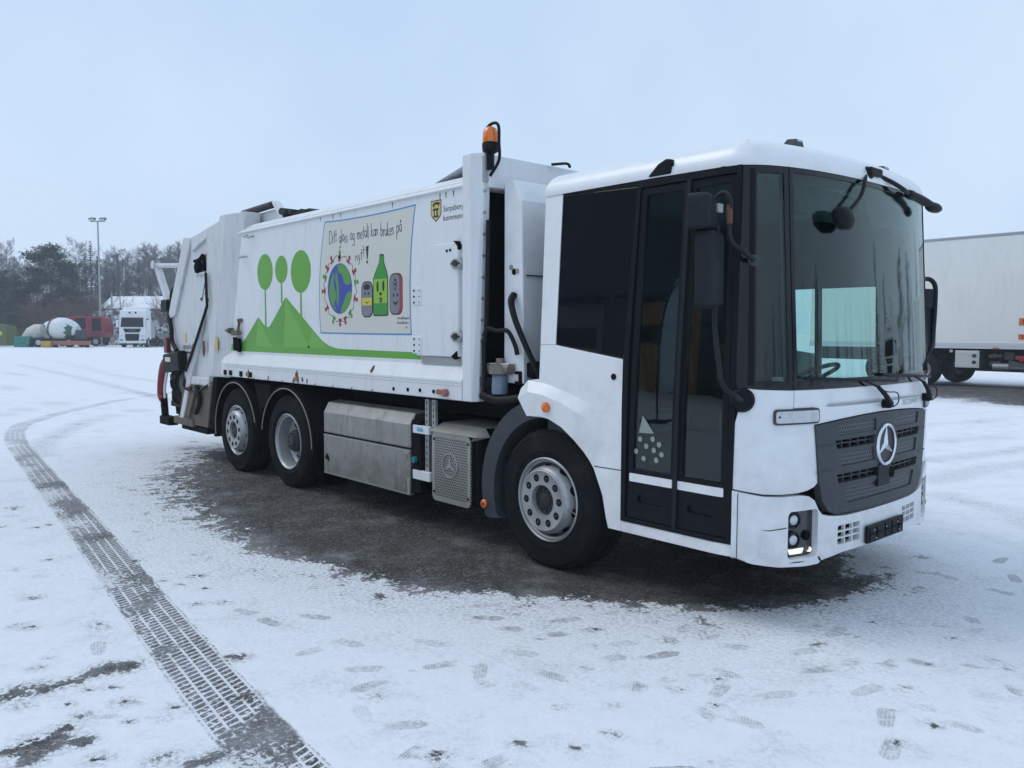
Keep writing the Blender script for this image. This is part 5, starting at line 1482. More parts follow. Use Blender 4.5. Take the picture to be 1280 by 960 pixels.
    tag(hand('nytt', -2.63, -2.46, 2.36, 0.11, 0.1).build('handwriting', INK, po), kind='stuff')
    film('exclamation_mark', [[(-2.445, 2.475), (-2.395, 2.485), (-2.415, 2.36), (-2.43, 2.36)], ell(-2.425, 2.335, .014, .016, 12)], PBLACK, O1, po)
    g = MB(); q = random.Random(11)
    for row, (xa, xb) in enumerate(((-1.93, -1.75), (-1.94, -1.76), (-1.81, -1.78))):
        z = 1.80 - row * 0.04; x = xa
        while x < xb:
            ribbon(g, [(x, z + q.uniform(0, .006)), (x + .006, z + q.uniform(.012, .028)), (x + .013, z + q.uniform(-.004, .008))], 0.005, P, O1); x += 0.017
    g.build('signature', INK, po)
    # globe with a ring of children
    gx, gz, gr_x, gr_z = -2.93, 2.108, .232, .245
    gb = film('drawn_globe', [ell(gx, gz, gr_x, gr_z, 40)], GBLUE, O1, po)
    film('drawn_land', [smooth2([(-3.13, 2.10), (-3.09, 2.21), (-3.03, 2.27), (-3.04, 2.16), (-3.0, 2.05), (-3.03, 1.96), (-3.0, 1.90), (-3.07, 1.94), (-3.12, 2.02)], 4, True)[:-1],
                        smooth2([(-2.96, 2.34), (-2.86, 2.335), (-2.76, 2.27), (-2.72, 2.16), (-2.79, 2.14), (-2.85, 2.17), (-2.88, 2.24), (-2.95, 2.27)], 4, True)[:-1],
                        smooth2([(-2.80, 2.05), (-2.73, 2.08), (-2.71, 2.02), (-2.78, 1.92), (-2.88, 1.875), (-2.92, 1.88), (-2.86, 1.97)], 4, True)[:-1],
                        smooth2([(-2.99, 2.30), (-2.96, 2.2), (-2.94, 2.08), (-2.96, 1.95), (-2.99, 1.98), (-2.985, 2.1), (-3.01, 2.22)], 4, True)[:-1]], GGREEN, O2, po)
    cols = [PRED, GGREEN, PRED, GGREEN, PRED, PRED, GGREEN, PRED, GGREEN, PRED, GGREEN, PRED, PRED]
    ring = MB(); ring2 = MB(); link_ = MB()
    for k in range(14):
        a = 2 * pi * k / 14 + .15 + .12 * sin(k * 5.1); px, pz = gx + cos(a) * (gr_x + .045), gz + sin(a) * (gr_z + .045); ex, ez = cos(a), sin(a)
        tgt = ring if k % 3 else ring2
        tgt.plate([(px - ez * .036, pz + ex * .036), (px + ez * .036, pz - ex * .036), (px + ex * .055, pz + ez * .055)][::1], P, 0.0009, off=O1)
        tgt.plate(ell(px + ex * .058, pz + ez * .058, .021, .022, 10), P, 0.0009, off=O2)
        a2 = a + 2 * pi / 14
        ribbon(link_, [(px + ex * .012, pz + ez * .012), (gx + cos(a + .22) * (gr_x + .085), gz + sin(a + .22) * (gr_z + .085)), (gx + cos(a2) * (gr_x + .06), gz + sin(a2) * (gr_z + .06))], .007, P, O1)
    tag(ring.build('drawn_children', PRED, po), kind='stuff'); tag(ring2.build('drawn_children', GGREEN, po), kind='stuff'); link_.build('drawn_arms', INK, po)
    film('drawn_spire', [[(-2.955, 2.37), (-2.905, 2.37), (-2.925, 2.50)]], PRED, O1, po)
    # bottle
    bx = -2.20; bt = [(bx - .115, 1.86), (bx - .10, 1.845), (bx + .10, 1.845), (bx + .115, 1.86), (bx + .115, 2.17), (bx + .10, 2.22), (bx + .055, 2.31), (bx + .055, 2.37), (bx + .035, 2.38), (bx - .005, 2.38), (bx - .015, 2.37), (bx - .02, 2.31), (bx - .085, 2.22), (bx - .115, 2.17)]
    big = lambda pl, k: [(bx + .005 + (x - bx - .005) * (1 + k), 2.11 + (z - 2.11) * (1 + k * .45)) for x, z in pl]
    film('drawn_bottle', [big(bt, .10)], PBLACK, O1, po); film('drawn_bottle', [bt], BGREEN, O2, po)
    film('drawn_label', [[(bx - .112, 1.95), (bx + .112, 1.95), (bx + .112, 2.17), (bx - .112, 2.17)]], LGREEN, O3, po)
    film('drawn_face', [ell(bx - .045, 2.10, .018, .05, 14), ell(bx + .05, 2.105, .018, .05, 14), ell(bx + .002, 2.035, .022, .016, 14), [(bx - .02, 2.0), (bx + .03, 2.0), (bx + .02, 1.955), (bx - .01, 1.955)]], PBLACK, O4, po)
    film('drawn_tongue', [[(bx - .012, 1.99), (bx + .022, 1.99), (bx + .012, 1.962), (bx - .004, 1.962)]], PRED, 0.0094, po)
    # two cans
    for (cx_, cz_, w, h_, c1) in ((-2.43, 1.99, .088, .155, PGREY), (-1.95, 2.025, .092, .172, PGREY)):
        film('drawn_can', [rrect(cx_ - w - .012, cx_ + w + .012, cz_ - h_ - .012, cz_ + h_ + .012, .07, 6)], PBLACK, O1, po)
        if cx_ > -2.2: film('drawn_can', [rrect(cx_ - w + .02, cx_ + w + .008, cz_ - h_, cz_ + h_, .07, 6)], PRED, O2, po)
        film('drawn_can', [rrect(cx_ - w, cx_ + w * (1 if cx_ < -2.2 else .62), cz_ - h_, cz_ + h_, .06, 6)], c1, O3, po)
    film('drawn_label', [[(-2.515, 1.935), (-2.345, 1.935), (-2.345, 2.005), (-2.515, 2.005)]], PYEL, O4, po)
    film('drawn_lid', [ell(-2.43, 2.105, .06, .028, 16)], PBLACK, O4, po)
    film('drawn_face', [ell(-2.46, 2.045, .012, .014, 10), ell(-2.40, 2.045, .012, .014, 10), smooth2([(-2.47, 1.975), (-2.43, 1.95), (-2.39, 1.975), (-2.43, 1.962)], 3, True)[:-1]], PBLACK, 0.0094, po)
    film('drawn_face', [ell(-1.985, 2.015, .012, .016, 10), ell(-1.925, 2.015, .012, .016, 10), smooth2([(-2.0, 1.965), (-1.955, 1.925), (-1.905, 1.97), (-1.95, 1.95)], 3, True)[:-1], ell(-1.96, 2.11, .024, .055, 14)], PBLACK, O4, po)
    film('drawn_tab', [ell(-1.96, 2.13, .013, .014, 12), ell(-1.96, 2.088, .013, .02, 12)], PGREY, 0.0094, po)

    # ---- municipal shield and name
    sh = [(-1.428, 2.775), (-1.282, 2.775), (-1.282, 2.66), (-1.30, 2.635), (-1.355, 2.597), (-1.41, 2.635), (-1.428, 2.66)]
    cr_ = film('crest', [sh], PBLACK, 0.0030)
    film('crest_field', [[(-1.355 + (x + 1.355) * .88, 2.695 + (z - 2.695) * .90) for x, z in sh]], mat('crest_yellow', (0.58, 0.47, 0.16), 0.5), 0.0040, cr_)
    film('crest_bear', [smooth2([(-1.40, 2.725), (-1.392, 2.75), (-1.36, 2.757), (-1.325, 2.757), (-1.30, 2.745), (-1.312, 2.732), (-1.325, 2.722), (-1.33, 2.738), (-1.37, 2.738), (-1.38, 2.722)], 3, True)[:-1]], PBLACK, 0.0050, cr_)
    film('crest_tower', [[(-1.395, 2.708), (-1.318, 2.708), (-1.318, 2.692), (-1.332, 2.688), (-1.332, 2.648), (-1.32, 2.648), (-1.32, 2.635), (-1.392, 2.635), (-1.392, 2.648), (-1.38, 2.648), (-1.38, 2.688), (-1.395, 2.692)]], PBLACK, 0.0050, cr_)
    film('crest_gate', [[(-1.364, 2.65), (-1.349, 2.65), (-1.349, 2.69), (-1.364, 2.69)]], PAPER, 0.0060, cr_)
    lettering('municipal_name', 'Sarpsborg', P, -1.255, -0.985, 2.655, 2.715, 0.0035, PBLACK, truck)
    lettering('municipal_name', 'kommune', P, -1.255, -0.985, 2.595, 2.64, 0.0035, PBLACK, truck)

    # ---- front bulkhead, hood beam and beacon
    f = MB(); f.box(-0.90, -0.86, -PB + .03, PB - .03, 1.15, 2.83); f.build('bulkhead', HOLE, truck)
    f = MB(); f.prism([(-PB + .02, 2.80), (PB - .02, 2.80), (PB - .02, 3.05), (-PB + .02, 3.05)], lambda u, v, o=0: (o, u, v), -0.95, -0.70)
    f.add([(-0.95, -1.15, 3.045), (-0.95, 1.15, 3.045), (-1.7, 1.1, 2.90), (-1.7, -1.1, 2.90)], [(0, 1, 2, 3)])
    f.build('hood_beam', BODYW, truck, bevel=0.008)
    f = MB(); bx_, by_ = -0.70, -1.17
    f.lathe([(0.030, -0.12), (0.030, 0.0), (0.062, 0.02), (0.066, 0.075), (0.060, 0.085)], (bx_, by_, 3.05), (0, 0, 1), 20); bc = f.build('beacon', BLACK, truck, smooth=40)
    f = MB(); f.lathe([(0.060, 0.085), (0.062, 0.10), (0.060, 0.15), (0.050, 0.185), (0.028, 0.202), (0, 0.206)], (bx_, by_, 3.05), (0, 0, 1), 24); f.build('beacon_dome', ORANGE, bc, smooth=60)
    f = MB(); f.tube([(bx_ + .02, by_ - .02, 2.88), (bx_ + .10, by_, 2.99), (bx_ + .10, by_, 3.12), (bx_ + .095, by_, 3.24), (bx_ + .05, by_, 3.275), (bx_ - .02, by_, 3.265), (bx_ - .07, by_ + .01, 3.23)], 0.012, 8, sm=5); f.build('beacon_guard', BLACK, bc, smooth=50)
    f = MB(); f.box(bx_ - .04, bx_ - .01, by_ - .05, by_ + .02, 2.84, 3.04); f.build('beacon_bracket', GALV, bc, bevel=0.005)
    f = MB(); f.tube([(-0.66, -0.55, 3.05), (-0.64, -0.40, 3.075), (-0.64, -0.36, 3.05)], 0.012, 6, sm=4); f.build('cable_loop', HOSE, truck, smooth=50)

    # ---- column behind the cab: hydraulic tank with a chamfered shoulder
    f = MB()
    vs = [(-0.63, -1.10, 1.36), (-0.42, -1.10, 1.36), (-0.63, -1.10, 2.84), (-0.50, -1.10, 2.84), (-0.43, -1.10, 2.71), (-0.42, 1.0, 1.36), (-0.63, 1.0, 1.36), (-0.63, 1.0, 2.84), (-0.50, 1.0, 2.84), (-0.43, 1.0, 2.71)]
    vs2 = [(-0.63, -1.10, 1.30), (-0.40, -1.10, 1.30), (-0.43, -1.10, 2.68), (-0.52, -1.10, 2.845), (-0.63, -1.10, 2.845)]
    f.prism([(x, z) for x, _, z in vs2], lambda u, v, o=0: (u, o, v), -1.09, 0.6)
    col = f.build('hydraulic_tank', WHITE, truck, bevel=0.01)
    f = MB(); f.box(-0.415, -0.405, -1.06, 0.5, 2.115, 2.125); f.build('tank_seam', GREYPL, col)
    f = MB()
    f.disc((-0.545, -1.092, 2.185), (0, -1, 0), 0.020, 0.004, 14); f.disc((-0.475, -1.092, 2.155), (0, -1, 0), 0.020, 0.004, 14); f.build('tank_stud', GALV, col)
    f = MB(); f.disc((-0.51, -1.092, 2.15), (0, -1, 0), 0.024, 0.004, 14); f.build('port', HOLE, col)
    f = MB(); f.tube([(-0.50, -1.10, 1.98), (-0.49, -1.14, 1.92), (-0.43, -1.15, 1.78), (-0.33, -1.13, 1.58), (-0.24, -1.10, 1.40), (-0.22, -1.05, 1.25)], 0.03, 10, sm=5, radii=(0.028, 0.019)); f.build('hose', HOSE, truck, smooth=60)
    # hydraulic filter, its pipes and cables
    f = MB(); c = (-0.62, -1.14)
    f.lathe([(0.062, 0.0), (0.065, 0.02), (0.060, 0.14), (0.052, 0.15)], (c[0], c[1], 1.215), (0, 0, 1), 20); flt = f.build('filter_bowl', mat('filter_grey', (0.16, 0.22, 0.29), 0.4, var=0.2), truck, smooth=40)
    f = MB(); f.lathe([(0.085, 0.0), (0.088, 0.06), (0.06, 0.075), (0.03, 0.08), (0.03, 0.12), (0, 0.12)], (c[0], c[1], 1.37), (0, 0, 1), 18); f.tube([(c[0] - .14, c[1], 1.41), (c[0] + .13, c[1], 1.41)], 0.042, 12)
    f.build('filter_head', mat('filter_metal', (0.22, 0.20, 0.17), 0.5, metal=0.4, var=0.3, scale=20), flt, smooth=40)
    f = MB(); f.box(-0.72, -0.50, -1.16, -1.04, 1.445, 1.452); f.build('filter_bracket', BODYW, flt)
    f = MB()
    f.tube([(c[0] - .15, c[1], 1.42), (c[0] - .17, c[1] - .01, 1.32), (c[0] - .14, c[1], 1.22), (c[0] - .06, c[1], 1.16)], 0.024, 10, sm=5)
    f.tube([(-0.70, -1.19, 2.55), (-0.715, -1.19, 2.0), (-0.725, -1.19, 1.72), (-0.74, -1.20, 1.60), (-0.735, -1.20, 1.35), (-0.75, -1.20, 1.18)], 0.018, 8, sm=5)
    f.tube([(-0.74, -1.20, 1.66), (-0.70, -1.19, 1.72), (-0.62, -1.17, 1.70), (-0.52, -1.15, 1.70), (-0.46, -1.13, 1.60), (-0.44, -1.12, 1.52)], 0.018, 8, sm=5)
    f.tube([(-0.76, -1.2, 1.20), (-0.6, -1.18, 1.17), (-0.4, -1.16, 1.19), (-0.25, -1.1, 1.22)], 0.035, 8, sm=5)
    f.build('hydraulic_hoses', HOSE, truck, smooth=60)
    f = MB(); rr = random.Random(5)
    for k in range(9):
        x = rr.uniform(-0.46, -0.14); z = rr.uniform(1.18, 1.42); f.obox((x, -1.02 + rr.uniform(-.06, .06), z), (rr.uniform(.06, .14), .12, rr.uniform(.05, .12)), Matrix.Rotation(rr.uniform(-.4, .4), 3, 'Y'))
    f.build('valve_block', CHASSIS, truck, bevel=0.012)
    f = MB(); f.box(-0.50, -0.45, -1.105, -1.10, 1.32, 1.37); f.build('valve_label', PAPER, truck)
    f = MB(); f.box(-0.78, -0.735, -PB - .01, -PB + .07, 1.26, 1.34); f.build('bracket', GREYPL, truck)

    # ---- roof gear at the rear: slanted hopper cover, roller and net
    f = MB(); f.prism([(-5.95, 2.90), (-4.30, 2.90), (-4.45, 2.97), (-4.78, 3.11), (-5.95, 3.09)], lambda u, v, o=0: (u, o, v), -0.95, 0.95); rf = f.build('roof_hopper_cover', BODYW, truck, bevel=0.01)
    f = MB(); f.tube([(-5.62, -0.98, 3.135), (-4.82, -0.98, 3.155)], 0.042, 14); f.build('roller', HUB, rf, smooth=40)
    f = MB(); f.tube([(-6.0, -0.98, 3.13), (-5.62, -0.98, 3.135)], 0.02, 10); f.build('roller_shaft', BODYW, rf, smooth=40)
    f = MB(); f.prism([(-4.84, 3.19), (-4.74, 3.19), (-4.42, 2.94), (-4.58, 2.94)], lambda u, v, o=0: (u, o, v), -1.0, -0.93); f.build('roller_bracket', BODYW, rf, bevel=0.008)
    f = MB(); rr = random.Random(8)
    for k in range(34):
        x = -4.5 + 0.6 * k / 33; f.obox((x, -0.85 + rr.uniform(-.1, .1), 3.01 + rr.uniform(-.02, .03) - .05 * k / 33), (0.06, 0.3, 0.05), Matrix.Rotation(rr.uniform(-.6, .6), 3, 'Y'))
    f.build('folded_net', mat('net_black', (0.03, 0.035, 0.03), 0.9, var=0.4, scale=40), rf)
    # grab handles on the side sheet
    f = MB(); f.tube([(-5.02, -PB, 2.80), (-5.02, -PB - .06, 2.78), (-4.86, -PB - .06, 2.76), (-4.86, -PB, 2.78)], 0.010, 6); f.build('grab_handle', GALV, truck, smooth=50); f = MB(); f.tube([(-5.16, -PB, 2.57), (-5.16, -PB - .05, 2.55), (-5.05, -PB - .05, 2.55), (-5.05, -PB, 2.56)], 0.010, 6); f.build('grab_handle', GALV, truck, smooth=50)
    # worn work-lamp bracket near the rear
    f = MB(); f.box(-5.33, -5.20, -PB - .02, -PB - .004, 1.80, 1.84); f.bar((-5.26, -PB - .02, 1.82), (-5.24, -PB - .05, 1.66), 0.03, 0.02, (1, 0, 0)); f.box(-5.40, -5.22, -PB - .07, -PB - .02, 1.64, 1.70)
    f.prism([(-5.55, 1.70), (-5.42, 1.66), (-5.42, 1.73)], P, 0.02, 0.09)
    br = f.build('lamp_bracket', MUD, truck, bevel=0.004)
    f = MB(); f.prism([(-5.40, 1.62), (-5.22, 1.60), (-5.22, 1.44), (-5.40, 1.47)], P, 0.02, 0.045); f.build('rubber_flap', HOLE, br)
build_body()
# ------------------------------------------------------------------ tailgate
def build_tail():
    for sg in (-1, 1):
        # leaning rear frame with its splayed front face
        f = MB(); vs = []
        for z, dx in ((1.12, -0.52), (1.35, -0.46), (3.085, 0.0)):
            for x, y in ((-5.10, 1.198), (-5.49, 1.272), (-5.66, 1.272), (-5.66, 1.0), (-5.10, 1.0)):
                vs.append((x + dx, sg * y, z))
        fs = [(i * 5 + k, i * 5 + (k + 1) % 5, (i + 1) * 5 + (k + 1) % 5, (i + 1) * 5 + k) for i in range(2) for k in range(5)] + [(0, 1, 2, 3, 4), (14, 13, 12, 11, 10)]
        f.add(vs, fs); f.build('rear_frame', TAILW, truck, bevel=0.008)
    P = side(1.235)
    f = MB()
    pts = [(-5.60, 3.04), (-6.60, 2.90), (-6.88, 2.925), (-7.42, 2.09), (-7.60, 1.84), (-7.56, 1.42), (-7.02, 1.38), (-7.16, 0.45), (-6.22, 0.45), (-6.05, 1.1)]
    f.prism(pts, lambda u, v, o=0: (u, o, v), -1.235, 1.235)
    tg = f.build('tailgate', TAILW, truck, bevel=0.012)
    # raised borders and the diagonal post
    f = MB()
    f.prism([(-6.88, 2.925), (-6.62, 2.90), (-7.28, 1.90), (-7.56, 1.84), (-7.42, 2.09)], P, 0.0, 0.035)
    f.prism([(-5.62, 3.04), (-6.62, 2.90), (-6.62, 2.72), (-6.10, 2.86), (-5.70, 2.70)], P, 0.0, 0.032)
    f.prism([(-5.70, 2.70), (-6.10, 2.86), (-6.12, 2.44), (-6.14, 1.9), (-5.95, 1.3), (-5.9, 1.7)], P, 0.0, 0.034)
    f.build('border', TAILW, tg, bevel=0.01)
    f = MB(); f.prism([(-6.14, 2.02), (-6.30, 1.98), (-7.20, 0.42), (-7.06, 0.42)], P, 0.0, 0.05); f.build('diagonal_post', TAILW, tg, bevel=0.01)
    f = MB(); f.box(-6.85, -6.1, -1.275, -1.20, 0.985, 1.10); f.build('step_ledge', TAILW, tg, bevel=0.02)
    # opening, its shade painted as a dark flat plate, with the black ram head
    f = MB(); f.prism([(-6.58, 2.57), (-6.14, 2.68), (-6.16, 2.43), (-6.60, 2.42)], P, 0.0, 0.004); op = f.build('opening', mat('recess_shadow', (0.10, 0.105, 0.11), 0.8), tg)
    f = MB(); f.ball((-6.42, -1.25, 2.51), 0.11, 0.05, 0.085, 14, 8); f.tube([(-6.5, -1.27, 2.59), (-6.3, -1.28, 2.6), (-6.18, -1.28, 2.64), (-6.17, -1.27, 2.45)], 0.022, 8, sm=4); f.build('ram_head', HOLE, op, smooth=60)
    f = MB(); f.box(-6.56, -6.16, -1.262, -1.235, 2.415, 2.44); f.build('ledge', TAILW, op)
    # thin rod and cable down the diagonal
    f = MB(); f.tube([(-6.06, -1.30, 2.42), (-6.04, -1.30, 2.0), (-6.42, -1.31, 1.55), (-6.82, -1.30, 1.16)], 0.018, 8); f.build('lock_rod', HOSE, tg, smooth=50)
    f = MB(); f.tube([(-6.06, -1.29, 2.42), (-6.22, -1.29, 2.08)], 0.006, 6); f.disc((-6.14, -1.27, 2.16), (0, -1, 0), 0.018, 0.01, 10); f.disc((-6.08, -1.27, 2.08), (0, -1, 0), 0.018, 0.01, 10); f.disc((-6.38, -1.236, 2.10), (0, -1, 0), 0.02, 0.01, 10); f.build('fixing', HUB, tg)
    f = MB(); f.prism([(-6.24, 1.56), (-6.18, 1.57), (-6.16, 1.44), (-6.20, 1.36), (-6.25, 1.40)], P, 0.05, 0.056); f.build('rust_patch', RUST, tg); f = MB(); f.prism([(-6.9, 0.93), (-6.7, 0.96), (-6.72, 0.90)], P, 0.0, 0.06); f.build('rust_patch', RUST, tg)
    f = MB(); f.prism([(-5.86, 1.62), (-5.78, 1.60), (-5.80, 1.44), (-5.90, 1.46)], side(1.272), 0.0, 0.0015); f.build('warning_sticker', STICK, tg); f = MB(); f.prism([(-7.0, 1.66), (-6.92, 1.66), (-6.92, 1.54), (-7.0, 1.54)], P, 0.0, 0.0015); f.build('warning_sticker', STICK, tg)
    lettering('maker_lettering', 'evolv8', P, -7.06, -6.68, 1.445, 1.525, 0.003, GREYPL, tg)
    f = MB(); f.box(-7.5, -6.75, -1.245, -1.235, 1.395, 1.415); f.build('panel_lip', GREYPL, tg)
    # muddy lower flank and skid
    f = MB(); f.prism([(-7.05, 0.98), (-6.02, 1.06), (-6.20, 0.45), (-7.18, 0.45)], P, 0.0, 0.03); f.prism([(-6.6, 0.92), (-6.5, 0.92), (-6.75, 0.55), (-6.85, 0.55)], P, 0.0, 0.07)
    f.box(-7.35, -6.65, -1.29, -1.0, 0.42, 0.52)
    mu = f.build('muddy_flank', MUD, tg, bevel=0.01)
    f = MB(); f.box(-7.15, -6.25, -1.25, 1.25, 0.36, 0.43); f.build('skid_plate', CHASSIS, tg)
    f = MB(); f.tube([(-6.95, -1.27, 1.05), (-6.9, -1.30, 0.94), (-6.6, -1.31, 0.90), (-6.3, -1.30, 0.93), (-6.12, -1.26, 1.02), (-6.0, -1.22, 1.05)], 0.014, 6, sm=5); f.tube([(-6.45, -1.30, 0.98), (-6.35, -1.30, 0.8), (-6.5, -1.30, 0.62)], 0.03, 8, sm=4); f.build('hose', HOSE, tg, smooth=60)
    f = MB(); f.prism([(-6.24, 0.44), (-6.06, 1.10), (-5.93, 1.12), (-6.08, 0.44)], lambda u, v, o=0: (u, o, v), -1.238, 1.238); f.build('lower_bulkhead', CHASSIS, tg)
    # control box, lamp and hydraulic hoses at the rear corner
    f = MB(); f.obox((-7.22, -1.30, 1.27), (0.62, 0.12, 0.26), Matrix.Rotation(-0.1, 3, 'Y')); cb = f.build('control_box', BLACK, truck, bevel=0.03, seg=3)
    f = MB(); f.box(-7.42, -7.22, -1.364, -1.361, 1.27, 1.33); f.build('label_plate', PAPER, cb)
    f = MB(); f.obox((-7.68, -1.22, 2.04), (0.28, 0.12, 0.18)); wl = f.build('work_lamp', BLACK, truck, bevel=0.03)
    f = MB(); f.box(-7.60, -7.53, -1.20, -1.14, 1.86, 1.99); f.build('lamp_stay', GALV, wl)
    f = MB()
    f.tube([(-7.55, -1.25, 1.95), (-7.48, -1.27, 1.86), (-7.38, -1.28, 1.72), (-7.36, -1.28, 1.55), (-7.2, -1.28, 1.42)], 0.03, 8, sm=5)
    for k in range(11):
        q = random.Random(k); x = -7.85 + 0.075 * k
        f.tube([(x + .1, -1.05 - .03 * (k % 3), 1.32), (x, -1.12 - .04 * (k % 2), 1.0 + q.uniform(-.05, .05)), (x + q.uniform(-.05, .1), -1.1, 0.75), (x + q.uniform(.0, .2), -1.08, 0.5)], 0.026, 8, sm=4)
    f.tube([(-7.9, -1.1, 0.82), (-7.75, -1.14, 0.66), (-7.5, -1.12, 0.62)], 0.02, 8, sm=4)
    f.build('hydraulic_hoses', HOSE, truck, smooth=60)
    # lifter frame: red side guard, black foot, arms
    f = MB(); f.tube([(-7.78, -1.2, 1.30), (-7.95, -1.2, 1.20), (-8.06, -1.2, 1.0), (-8.10, -1.2, 0.78), (-8.03, -1.2, 0.70)], 0.055, 10, sm=5); f.build('red_guard', mat('guard_red', (0.22, 0.03, 0.03), 0.6, var=0.3, scale=12, dirt=0.5), truck, smooth=50)
    f = MB(); f.tube([(-7.70, -1.19, 1.26), (-7.84, -1.19, 1.12), (-7.96, -1.19, 0.9), (-7.98, -1.19, 0.72)], 0.02, 8, sm=5); f.build('guard_edge', BODYW, truck, smooth=50)
    f = MB(); f.bar((-8.06, -1.18, 0.78), (-8.0, -1.18, 0.42), 0.09, 0.07, (1, 0, 0)); f.obox((-7.92, -1.16, 0.40), (0.38, 0.14, 0.12)); f.box(-8.0, -7.1, -1.1, -1.0, 0.60, 0.68); f.box(-8.02, -7.9, -1.0, 1.0, 0.55, 0.65)
    f.box(-7.7, -7.2, -1.1, -1.02, 0.44, 0.52); f.bar((-7.6, -1.08, 1.3), (-7.5, -1.08, 0.45), 0.1, 0.08, (1, 0, 0)); f.bar((-7.32, -1.1, 1.3), (-7.3, -1.1, 0.45), 0.07, 0.08, (1, 0, 0)); lf = f.build('lifter_frame', CHASSIS, truck, bevel=0.012)
    f = MB(); f.ball((-7.12, -1.2, 0.98), 0.16, 0.06, 0.17, 16, 8); f.disc((-7.42, -1.26, 1.06), (0, -1, 0), 0.04, 0.03, 14); f.build('lifter_ram', GREYPL, lf, smooth=60)
    f = MB(); f.box(-7.74, -7.62, -1.27, -1.20, 1.38, 1.60); f.build('tail_lamp', mat('tail_red', (0.13, 0.012, 0.016), 0.4), truck, bevel=0.01)
    f = MB(); f.tube([(-8.78, -1.0, 2.68), (-7.35, -1.0, 2.60)], 0.035, 8); f.bar((-8.74, -1.0, 2.68), (-8.22, -1.0, 2.05), 0.11, 0.07, (0, 1, 0)); f.disc((-8.76, -1.05, 2.69), (0, -1, 0), 0.06, 0.02, 14); f.build('lifter_arm', TAILW, truck, smooth=40); f = MB()
    f.tube([(-8.78, 1.0, 2.68), (-7.35, 1.0, 2.60)], 0.035, 8); f.bar((-8.74, 1.0, 2.68), (-8.22, 1.0, 2.05), 0.11, 0.07, (0, 1, 0)); am = f.build('lifter_arm', TAILW, truck, smooth=40)
    f = MB(); f.prism([(-7.36, 2.62), (-7.70, 2.60), (-8.15, 2.10), (-7.66, 1.98)], lambda u, v, o=0: (u, o, v), -1.0, 1.0); f.build('hopper_lip', TAILW, truck, bevel=0.02)
    f = MB(); f.ball((-7.95, -0.99, 2.18), 0.28, 0.06, 0.17, 18, 10); f.build('rubber_buffer', HOLE, truck, smooth=60)
build_tail()
# ================================================================== BACKGROUND
FACE = YAW + pi            # heading that looks back at the photographer
TRUCKW = mat('far_white', (0.70, 0.72, 0.74), 0.4, var=0.05)
FARGLASS = mat('far_glass', (0.008, 0.010, 0.013), 0.25, spec=0.2)
FARBLACK = mat('far_black', (0.008, 0.0085, 0.01), 0.7, spec=0.1)
FARRED = mat('far_red', (0.25, 0.014, 0.028), 0.45, var=0.15)
def loc(name, parent, fn, material, **kw):
    f = MB(); fn(f); return f.build(name, material, parent, **kw)
def far_wheel(par, x, y, r=0.5, w=0.3):
    f = MB(); f.lathe([(r * .55, 0.0), (r * .9, 0.02), (r, -0.03), (r, -w + .03), (r * .9, -w), (r * .55, -w)], (x, y, r), (0, -1 if y < 0 else 1, 0), 24, close=True)
    t = f.build('tyre', RUBBER, par, smooth=40)
    f = MB(); f.lathe([(r * .56, 0.0), (r * .5, -0.05), (r * .2, -0.03), (0, 0.0)], (x, y, r), (0, -1 if y < 0 else 1, 0), 20); f.build('rim', STEELW, t, smooth=40)

